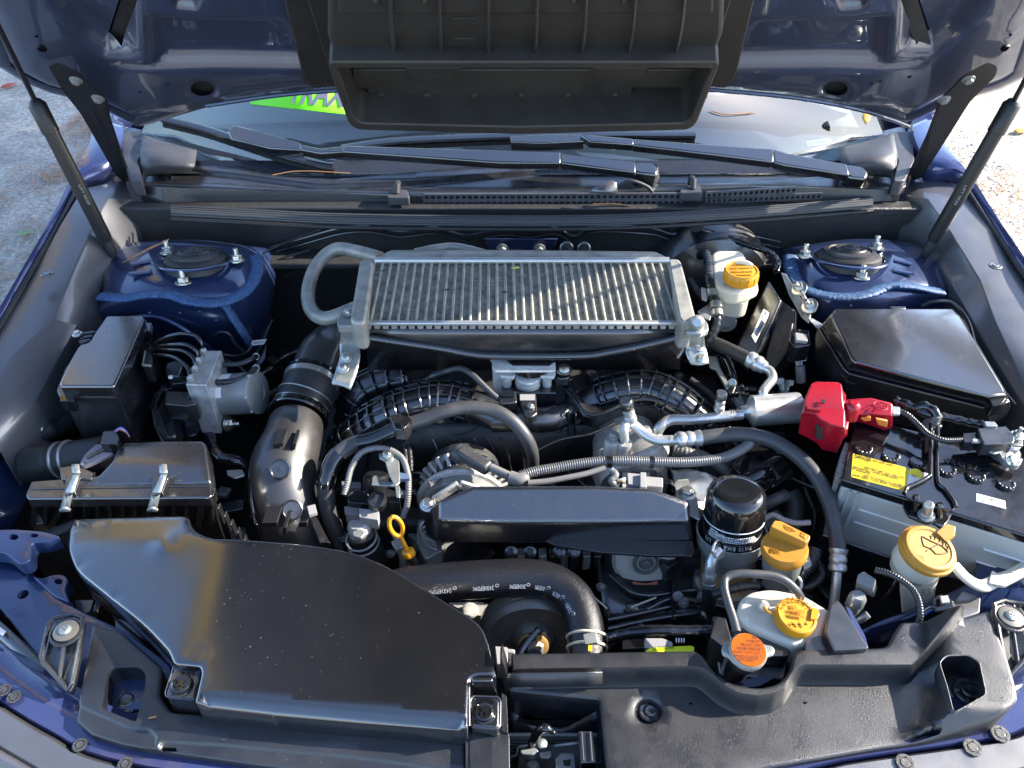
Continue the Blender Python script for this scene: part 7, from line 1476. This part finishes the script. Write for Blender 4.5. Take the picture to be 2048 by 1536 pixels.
for k in range(4): prism('white_stripe', [(1352 + k * 5, 1276), (1354 + k * 5, 1276), (1354 + k * 5, 1284), (1352 + k * 5, 1284)], .80, .002, wlab, fl, bevel=0)
lb = T('lime_label', 'narrow lime yellow caution label behind the front cover', 'label', (1340, 1298, .80)); decal('label_sheet', [(1290, 1304), (1300, 1296), (1380, 1292), (1388, 1294), (1388, 1304)], ygreen, lb, .80); text('CAUTION FAN', P(1306, 1302, .801), P(1348, 1298, .801), .005, ink, lb)
gc = T('wire_connector', 'grey plug sticking out between the duct cover and the front cover', 'wire connector', (1005, 1300, .79)); prism('plug', [(990, 1292), (1015, 1294), (1016, 1330), (994, 1328)], .80, .03, gcon, gc, r=2); prism('plug_steps', [(1012, 1296), (1030, 1298), (1030, 1305), (1012, 1305)], .80, .015, gcon, gc)
sl_ = tube('braided_hose', [(1425, 1190, .78), (1455, 1180, .785), (1490, 1172, .785), (1515, 1172, .78)], 9, rub, None, 12, noise_=.3, label='black braided sleeve below the slim grey overflow hose', cat='wire sleeve')
# ================================================================ FRONT COVER (right)
FZ = .838; LO = -.030
fc = T('radiator_cover', 'long matt black plastic radiator cover with scooped notch around the radiator cap', 'radiator cover', (1600, 1400, .80))
top_line = [(1009, 1318), (1018, 1305), (1200, 1303), (1350, 1301), (1392, 1301), (1406, 1312), (1430, 1346), (1461, 1366), (1519, 1377), (1560, 1366), (1580, 1339), (1587, 1307), (1603, 1298), (1700, 1296), (1775, 1293), (1790, 1262), (1803, 1243), (1854, 1243), (1929, 1233), (1980, 1219), (1992, 1250), (2018, 1319), (2042, 1395)]
bot_line = [(2000, 1431), (1878, 1455), (1770, 1470), (1600, 1500), (1480, 1520), (1348, 1540), (1222, 1552), (1209, 1440), (1201, 1369)]
OUTF = top_line + bot_line + [(1020, 1352), (1012, 1346)]
ox = xy(rc(OUTF, [6, 8, 0, 0, 10, 0, 20, 20, 20, 20, 0, 10, 8, 0, 12, 8, 6, 0, 10, 6, 4, 0, 12, 10, 10, 0, 0, 0, 0, 4, 0, 4, 4, 4]), FZ)
# raised bar = region between the top outline and its front edge line
bar_front = [(1016, 1349), (1200, 1346), (1380, 1344), (1402, 1346), (1420, 1360), (1445, 1382), (1478, 1398), (1519, 1404), (1555, 1398), (1580, 1382), (1597, 1352), (1612, 1340), (1835, 1340), (1960, 1200), (1000, 1180)]
barp = xy(rc(bar_front, 8), FZ)
recess = None
yL = P(1400, 1380, FZ).y
ramp_poly = xy(rc([(1835, 1338), (1868, 1340), (1850, 1400), (1800, 1460), (2100, 1480), (2100, 1150), (1840, 1180)], 10), FZ)
pock = rc([(1880, 1325), (1892, 1312), (1935, 1309), (1958, 1322), (1972, 1388), (1908, 1424), (1896, 1375)], 8)
clip_c = (1297, 1419)
def fz(x, y): return FZ + LO + 0 * x + .0006 * np.sin(x * 17 + y * 9)
fo = panel('cover_top', ox, fz, blkm, fc, holes=[xy(pock, FZ), xy(ell(1389, 1379, 5, 3, 0, 4), FZ), xy(ell(1623, 1377, 5, 3, 0, 4), FZ), xy(rc([(1806, 1482), (1860, 1464), (1878, 1466), (1876, 1474), (1820, 1486)], 3), FZ + LO)],
      steps=[(barp, -LO, .007), (ramp_poly, -LO * .95, .035), (xy(ell(1297, 1421, 30, 28, 0, 20), FZ + LO), -.012, .006)], cell=.011, skirt=.05, edge=.004)
# pocket walls and push clips
def pocket(poly, z, d, clipc, parent, m=blkm):
    A = Ps(poly, z); n = len(A); B = [p - Z * d for p in A]; c = sum(B, Vector()) / n
    Mesh().add(A + B, [(i, i + n, (i + 1) % n + n, (i + 1) % n) for i in range(n)] + [tuple(range(n, 2 * n))]).build('pocket', m, parent, solid=.001)
    p = P(*clipc); lathe('clip_seat', p - Z * .012, p, [(0, .026), (.9, .026), (1, .024), (1, .017)], m, parent, 32); bolt(parent, p + Z * .0005, .0165, 'clip', m=blk, name='push_clip')
pocket(pock, FZ - .001, .045, (1935, 1385, .800), fc)
p = P(1300, 1424, FZ + LO - .011); bolt(fc, p, .0125, 'clip', m=blk, name='push_clip')
# left part of the front face: bar wall, hollow and lower lip
wy = P(1100, 1349, FZ).y - .001
side_sheet('bar_wall', [[PY(1016, 1349, wy), PY(1110, 1348, wy), PY(1205, 1346, wy)], [PY(1010, 1385, wy + .004), PY(1110, 1390, wy + .004), PY(1205, 1372, wy + .004)], [PY(1022, 1396, wy + .012), PY(1110, 1400, wy + .014), PY(1206, 1400, wy + .012)]], blkm, fc, nu=3)
side_sheet('hollow_wall', [[PY(1022, 1396, wy + .012), PY(1060, 1400, wy + .014), PY(1110, 1400, wy + .014), PY(1160, 1400, wy + .014), PY(1206, 1398, wy + .012)], [PY(1028, 1420, wy + .01), PY(1062, 1440, wy + .010), PY(1100, 1450, wy + .008), PY(1135, 1450, wy + .008), PY(1206, 1410, wy + .010)], [PY(1028, 1425, wy - .01), PY(1064, 1450, wy - .012), PY(1100, 1456, wy - .014), PY(1135, 1456, wy - .014), PY(1206, 1418, wy - .01)]], blk, fc, nu=3)
side_sheet('hollow_lip', [[PY(1022, 1424, wy - .010), PY(1064, 1449, wy - .012), PY(1100, 1453, wy - .014), PY(1135, 1453, wy - .014), PY(1206, 1416, wy - .01)], [PY(1022, 1482, wy - .02), PY(1064, 1476, wy - .022), PY(1100, 1474, wy - .022), PY(1135, 1474, wy - .022), PY(1206, 1466, wy - .02)]], blkm, fc, nu=3)
vpoly('left_wall', [(1004, 1318), (1014, 1350), (1024, 1400), (1010, 1390), (1000, 1330)], wy + .002, .02, blkm, fc)
# ================================================================ left deck
LZd = .815
ld = T('front_trim_panel', 'matt black plastic trim panel in front of the duct cover, left side', 'trim panel', (500, 1480, .80))
lp = rc([(184, 1248), (241, 1262), (325, 1335), (319, 1392), (342, 1424), (440, 1430), (700, 1455), (930, 1468), (935, 1600), (698, 1546), (523, 1527), (314, 1498), (244, 1486), (181, 1466), (150, 1440)], [6, 8, 8, 4, 6, 0, 0, 4, 0, 0, 0, 0, 0, 0, 4])
pk = rc([(205, 1418), (214, 1348), (230, 1336), (278, 1335), (292, 1348), (290, 1380), (272, 1445)], 7)
def lz(x, y): return LZd + .04 * np.clip((y - P(200, 1360, LZd).y) / .12, 0, 1) * 0 + .0005 * np.sin(x * 20 + y * 8)
panel('panel_top', xy(lp, LZd), lz, blkm, ld, holes=[xy(pk, LZd), xy(rc([(322, 1492), (350, 1492), (352, 1500), (322, 1498)], 2), LZd)], steps=[(xy([(320, 1478), (440, 1484), (700, 1508), (935, 1540), (940, 1640), (300, 1560), (312, 1500)], LZd), -.004, .004), (xy(rc([(300, 1452), (318, 1470), (314, 1496), (250, 1500), (100, 1480), (150, 1400), (180, 1415), (260, 1450)], 8), LZd), -.003, .005)], cell=.012, skirt=.04, edge=.004)
pocket(pk, LZd - .001, .04, (255, 1405, .785), ld)
prism('centre_strip', [(930, 1462), (1012, 1456), (1019, 1470), (1020, 1560), (932, 1590)], .825, .03, blkm, ld, r=3, bevel=.003); prism('side_strip', [(1003, 1385), (1013, 1392), (1016, 1466), (1004, 1462)], .828, .03, blkm, ld, r=2, bevel=.002)
prism('strip_recess', [(940, 1476), (984, 1474), (986, 1580), (940, 1582)], .8262, .001, blk, ld, r=2, bevel=0)
# ================================================================ headlamp brackets
def hbracket(f, lab, flip):
    t = T('headlamp_mount', lab, 'headlamp mount', f(130, 1300, .80)); q = [(100, 1258), (110, 1242), (150, 1234), (169, 1241), (160, 1300), (146, 1372), (140, 1384), (90, 1330), (86, 1318)]
    W = [P(*f(u, v, .835 - .00025 * max(0, v - 1290))) for u, v in q]
    k = len(W); prism_mesh(W, .010).build('base_plate', blk, t, bevel=.002, recalc=True)
    tube_mesh([p + Z * .005 for p in W + [W[0]]], .0028, 8, False, None).build('raised_rim', blkm, t)
    for a, b in (((112, 1262), (125, 1254)), ((128, 1238), (126, 1252)), ((150, 1236), (146, 1252)), ((128, 1290), (118, 1360)), ((168, 1262), (150, 1266)), ((100, 1282), (112, 1276))): tube_mesh([P(*f(*a, .838)), P(*f(*b, .838 - .00025 * max(0, b[1] - 1290)))], .0024, 8).build('rib', blkm, t)
    c = P(*f(132, 1262, .842)); torus('boss_ring', c - Z * .002, .0165, .0022, Z, blkm, t); lathe('washer', c - Z * .001, c + Z * .002, [(0, .0135), (.7, .0135), (1, .011), (1, .0001)], dullm, t, 30); bolt(t, c + Z * .002, .0068, 'cross', Z, zinc, 'screw', .3)
hbracket(lambda u, v, z: (u, v, z), 'ribbed plastic headlamp mount with cross head screw at the left front corner', 0)
hbracket(lambda u, v, z: (2154 - u, v - 28, z), 'ribbed plastic headlamp mount with cross head screw at the right front corner', 1)
hl_ = T('headlamp', 'clear plastic edge of the left headlamp beside the blue bumper', 'headlamp', (40, 1330, .76))
sheet('lens', [[(-60, 1220, .79), (0, 1285, .79), (60, 1345, .79), (120, 1405, .79)], [(-90, 1260, .785), (-30, 1320, .785), (30, 1375, .785), (90, 1420, .785)], [(-110, 1300, .76), (-60, 1350, .76), (0, 1400, .76), (60, 1440, .77)]], clear, hl_, 4, 3, .003)
sheet('reflector', [[(-60, 1235, .77), (0, 1300, .77), (60, 1358, .77), (112, 1405, .77)], [(-80, 1280, .75), (-20, 1340, .75), (40, 1385, .75), (90, 1420, .75)]], alu, hl_, 4, 3, .002)
sheet('dark_edge', [[(-20, 1225, .80), (30, 1270, .80), (85, 1325, .80), (140, 1400, .80)], [(-50, 1240, .795), (5, 1290, .795), (66, 1345, .795), (125, 1410, .795)]], blk, hl_, 4, 2, .006)
for k in range(6): M = Mesh(); box_mesh(P(10 + k * 14, 1316 + k * 12, .782), .010, .007, .003, .7, M); M.build('lens_block', clear, hl_)
sheet('white_sticker', [[(-20, 1240, .803), (12, 1262, .803)], [(-25, 1256, .803), (6, 1272, .803)]], wlab, hl_, 1, 1, .0005)
# ================================================================ hood latch in the centre gap
la = T('hood_latch', 'greasy metal hood latch with black release lever in the front centre gap', 'hood latch', (1110, 1510, .74))
prism('latch_plate', [(1040, 1492), (1070, 1486), (1195, 1490), (1205, 1560), (1030, 1570)], .745, .004, blk, la, r=3)
for q, z in (([(1040, 1500), (1072, 1494), (1078, 1503), (1066, 1510), (1042, 1508)], .775), ([(1078, 1504), (1102, 1500), (1104, 1510), (1096, 1518), (1080, 1516)], .772), ([(1110, 1518), (1120, 1505), (1150, 1505), (1152, 1540), (1136, 1560), (1112, 1540)], .77)): prism('latch_jaw', q, z, .012, zinc, la, r=3, bevel=.002)
prism('jaw_opening', [(1126, 1520), (1142, 1518), (1140, 1530), (1128, 1530)], .772, .003, ink, la, r=2)
cyl('spring_cup', (1066, 1545, .755), (1066, 1528, .765), 14, zinc, la, [(0, 1), (.6, 1), (.7, .8), (1, .8)])
tube('release_lever', [(1060, 1500, .76), (1068, 1478, .785), (1080, 1460, .80), (1092, 1456, .805), (1106, 1464, .80), (1114, 1472, .80)], 8, blkg, la, 12, taper=[(0, 1.2), (.6, 1.1), (1, .3)])
tube('wire_frame', [(1022, 1515, .76), (1034, 1508, .765), (1038, 1494, .77), (1068, 1490, .775)], 2.5, zinc, la, 8)
prism('bracket_post', [(1156, 1462), (1186, 1462), (1192, 1524), (1162, 1526)], .80, .03, blk, la, r=2, bevel=.002)
for u in (1163, 1180): tube('post_edge', [(u, 1464, .802), (u + 4, 1522, .802)], 2, blkg, la, 6)
tube('cross_bar', [(1110, 1492, .77), (1140, 1488, .775), (1160, 1486, .775)], 4, zinc, la, 8); tube('cable', [(1200, 1500, .77), (1206, 1520, .77), (1192, 1528, .77)], 3, blueb, la, 8); bolt(la, P(1084, 1488, .775), .006, 'stud', Z, zinc, 'pin')
cd = T('condenser', 'dark finned condenser core deep behind the hood latch', 'condenser', (1110, 1500, .70))
for i in range(14): M = Mesh(); q = PY(1110, 1470 + i * 6, P(1110, 1480, .74).y); bar(PY(1015, 1470 + i * 6, q.y), PY(1210, 1470 + i * 6, q.y), .004, .0016, M); M.build('fin_row', goldm if False else motor, cd)
M = Mesh(); vq = P(1110, 1480, .74).y + .01; M.add([PY(1000, 1440, vq), PY(1215, 1440, vq), PY(1215, 1640, vq), PY(1000, 1640, vq)], [(0, 1, 2, 3)]); M.build('core_back', ink, cd)
# pine needles lying on the car
M = Mesh(); R2 = random.Random(21)
for pts in ([(245, 525, .905), (285, 505, .93), (338, 478, .94)], [(255, 520, .905), (300, 495, .925), (320, 488, .93)], [(1185, 408, .972), (1230, 407, .972), (1270, 414, .97)], [(545, 350, .975), (600, 342, .98), (700, 346, .98)], [(298, 1436, .818), (312, 1433, .82)], [(1735, 322, .99), (1737, 345, .975)], [(1733, 362, .965), (1736, 375, .955), (1742, 386, .95)]): tube_mesh(path(pts, 4), .0009, 5, True, M)
M.build('straw_needles', needle, label='few dry straw coloured pine needles lying on cowl and strut tower', cat='pine needles', kind='stuff')
# ================================================================ autumn tree right of the car (shades the left half of the bay)
barkm = mat('bark', (.10, .075, .055), .85, bump=(40, 1, .02)); foli = mat('autumn_leaves', (.30, .20, .03), .55, mott=(2, .5))
tr = thing('autumn_tree', 'golden leaved tree standing on the gravel far right of the car', 'tree', (9.0, 7.8, 0))
M = Mesh(); base = Vector((9.0, 7.8, 0)); top = Vector((6.6, 2.4, 7.2))
tube_mesh([Vector(q) for q in cr([base, (8.9, 7.7, 2.5), (8.2, 6.0, 5), top], 6)], [.26 - .009 * i for i in range(19)], 12, True, M); rt = random.Random(4)
for i in range(12):
    a = rt.random() * 6.3; s0 = Vector((8.2, 6.0, 5.2)).lerp(top, rt.random()); e = Vector((6.5 + math.cos(a) * 1.8, 2.1 + math.sin(a) * 2.4, 7.4 + rt.uniform(-1, 1.2)))
    tube_mesh([s0, s0.lerp(e, .5) + Vector((0, 0, .2)), e], [.07, .045, .02], 7, True, M)
M.build('trunk', barkm, tr)
M = Mesh(); n = 0
while n < 9000:
    q = Vector((rt.gauss(0, .5), rt.gauss(0, .5), rt.gauss(0, .5)))
    if q.length > 1: continue
    p = Vector((6.5 + q.x * 2.3, 1.75 + q.y * 3.0, 7.5 + q.z * 2.2))
    if math.sin(p.y * 2.1 + p.z * 1.7) * math.sin(p.z * 2.3 - p.x) > .75: continue
    s = rt.uniform(.06, .13); X = Vector((rt.gauss(0, 1), rt.gauss(0, 1), rt.gauss(0, 1))).normalized(); Y_ = X.orthogonal().normalized() * s * .6; X = X * s
    M.add([p - X, p + Y_, p + X, p - Y_], [(0, 1, 2, 3)]); n += 1
M.build('crown', foli, tr)
foli2 = mat('golden_leaves', (.46, .33, .06), .55, mott=(2, .4))
t2 = thing('golden_poplar', 'tall narrow golden poplar standing left behind the car', 'tree', (-6.1, 7.5, 0))
tube_mesh([Vector((-6.1, 7.5, 0)), Vector((-6.05, 7.5, 6)), Vector((-6.1, 7.5, 13))], [.2, .15, .03], 10).build('trunk', barkm, t2)
M = Mesh(); n = 0
while n < 7000:
    z = rt.uniform(3, 15); r_ = .62 * math.sin(math.pi * min(1, (z - 2.2) / 13.5)) ** .5 * math.sqrt(rt.random()) * (1 + .2 * math.sin(z * 3)); a = rt.random() * 6.3
    p = Vector((-6.1 + r_ * math.cos(a), 7.5 + r_ * math.sin(a), z)); s = rt.uniform(.08, .15); X = Vector((rt.gauss(0, 1), rt.gauss(0, 1), rt.gauss(0, 1))).normalized(); Y_ = X.orthogonal().normalized() * s * .7; X = X * s
    M.add([p - X, p + Y_, p + X, p - Y_], [(0, 1, 2, 3)]); n += 1
M.build('crown', foli2, t2)
t3 = thing('autumn_tree', 'rust coloured tree standing behind the golden leaved tree, right of the car', 'tree', (8.4, 9.6, 0))
tube_mesh([Vector((8.4, 9.6, 0)), Vector((8.0, 8.6, 3)), Vector((7.0, 6.8, 6))], [.22, .16, .05], 10).build('trunk', barkm, t3)
M = Mesh(); n = 0
while n < 6500:
    q = Vector((rt.gauss(0, .5), rt.gauss(0, .5), rt.gauss(0, .5)))
    if q.length > 1: continue
    p = Vector((6.9 + q.x * 2.2, 6.4 + q.y * 2.7, 5.9 + q.z * 2.1)); s = rt.uniform(.07, .14); X = Vector((rt.gauss(0, 1), rt.gauss(0, 1), rt.gauss(0, 1))).normalized(); Y_ = X.orthogonal().normalized() * s * .6; X = X * s
    M.add([p - X, p + Y_, p + X, p - Y_], [(0, 1, 2, 3)]); n += 1
M.build('crown', mat('rust_leaves', (.30, .13, .03), .55, mott=(2, .5)), t3)
# ================================================================ loose grit on the flat plastic covers
from mathutils.bvhtree import BVHTree
rg = random.Random(99); M = Mesh(); bpy.context.view_layer.update()
for o in [x for x in bpy.data.objects if x.type == 'MESH' and x.name.split('.')[0] in ('duct_top', 'cover_top', 'panel_top', 'top_shell', 'top_lid') or (x.type == 'MESH' and x.name.startswith('lid') and x.parent)]:
    mw = wloc(o); vs = [v.co + mw for v in o.data.vertices]; tree_ = BVHTree.FromPolygons(vs, [tuple(p.vertices) for p in o.data.polygons])
    x0, x1 = min(v.x for v in vs), max(v.x for v in vs); y0, y1 = min(v.y for v in vs), max(v.y for v in vs); n = int((x1 - x0) * (y1 - y0) * 5200); zmax = max(v.z for v in vs)
    for i in range(n):
        x, y = rg.uniform(x0, x1), rg.uniform(y0, y1)
        if math.sin(x * 23 + 1) + math.sin(y * 31 + x * 9) < -.2 + rg.uniform(-1, 1): continue
        h = tree_.ray_cast(Vector((x, y, zmax + .1)), Vector((0, 0, -1)))
        if not h[0] or h[1].z < .75: continue
        s = .00022 + .00045 * rg.random() ** 4; c = h[0] + h[1] * .0002; a = rg.random() * 6.3; t1 = h[1].orthogonal().normalized(); t1 = Matrix.Rotation(a, 3, h[1]) @ t1; t2 = h[1].cross(t1)
        k = rg.uniform(.4, 1); M.add([c - t1 * s * 1.4, c + t2 * s * k, c + t1 * s, c - t2 * s * k, c + h[1] * s * .6], [(0, 3, 4), (3, 2, 4), (2, 1, 4), (1, 0, 4)])
M.build('dust_specks', mat('pale_grit', (.20, .185, .16), .8, rvar=0), label='fine pale dust and grit lying on the black plastic covers', cat='dust', kind='stuff')
# ---------------------------------------------------------------- repeats share a group
for cat_, g_ in (('gas strut', 'gas struts holding up the hood'), ('windscreen wiper', 'wipers on the windscreen'), ('side trim', 'side trims along the fenders'), ('strut mount', 'strut mounts on the two towers'), ('wire loom', 'taped wire looms in the engine bay'), ('headlamp mount', 'headlamp mounts at the front corners'), ('wire conduit', 'corrugated conduits in the engine bay'), ('tree', 'autumn trees around the car'), ('wire connector', 'wire connectors in the engine bay')):
    for o in bpy.data.objects:
        if not o.parent and o.get('category') == cat_ and 'group' not in o: o['group'] = g_
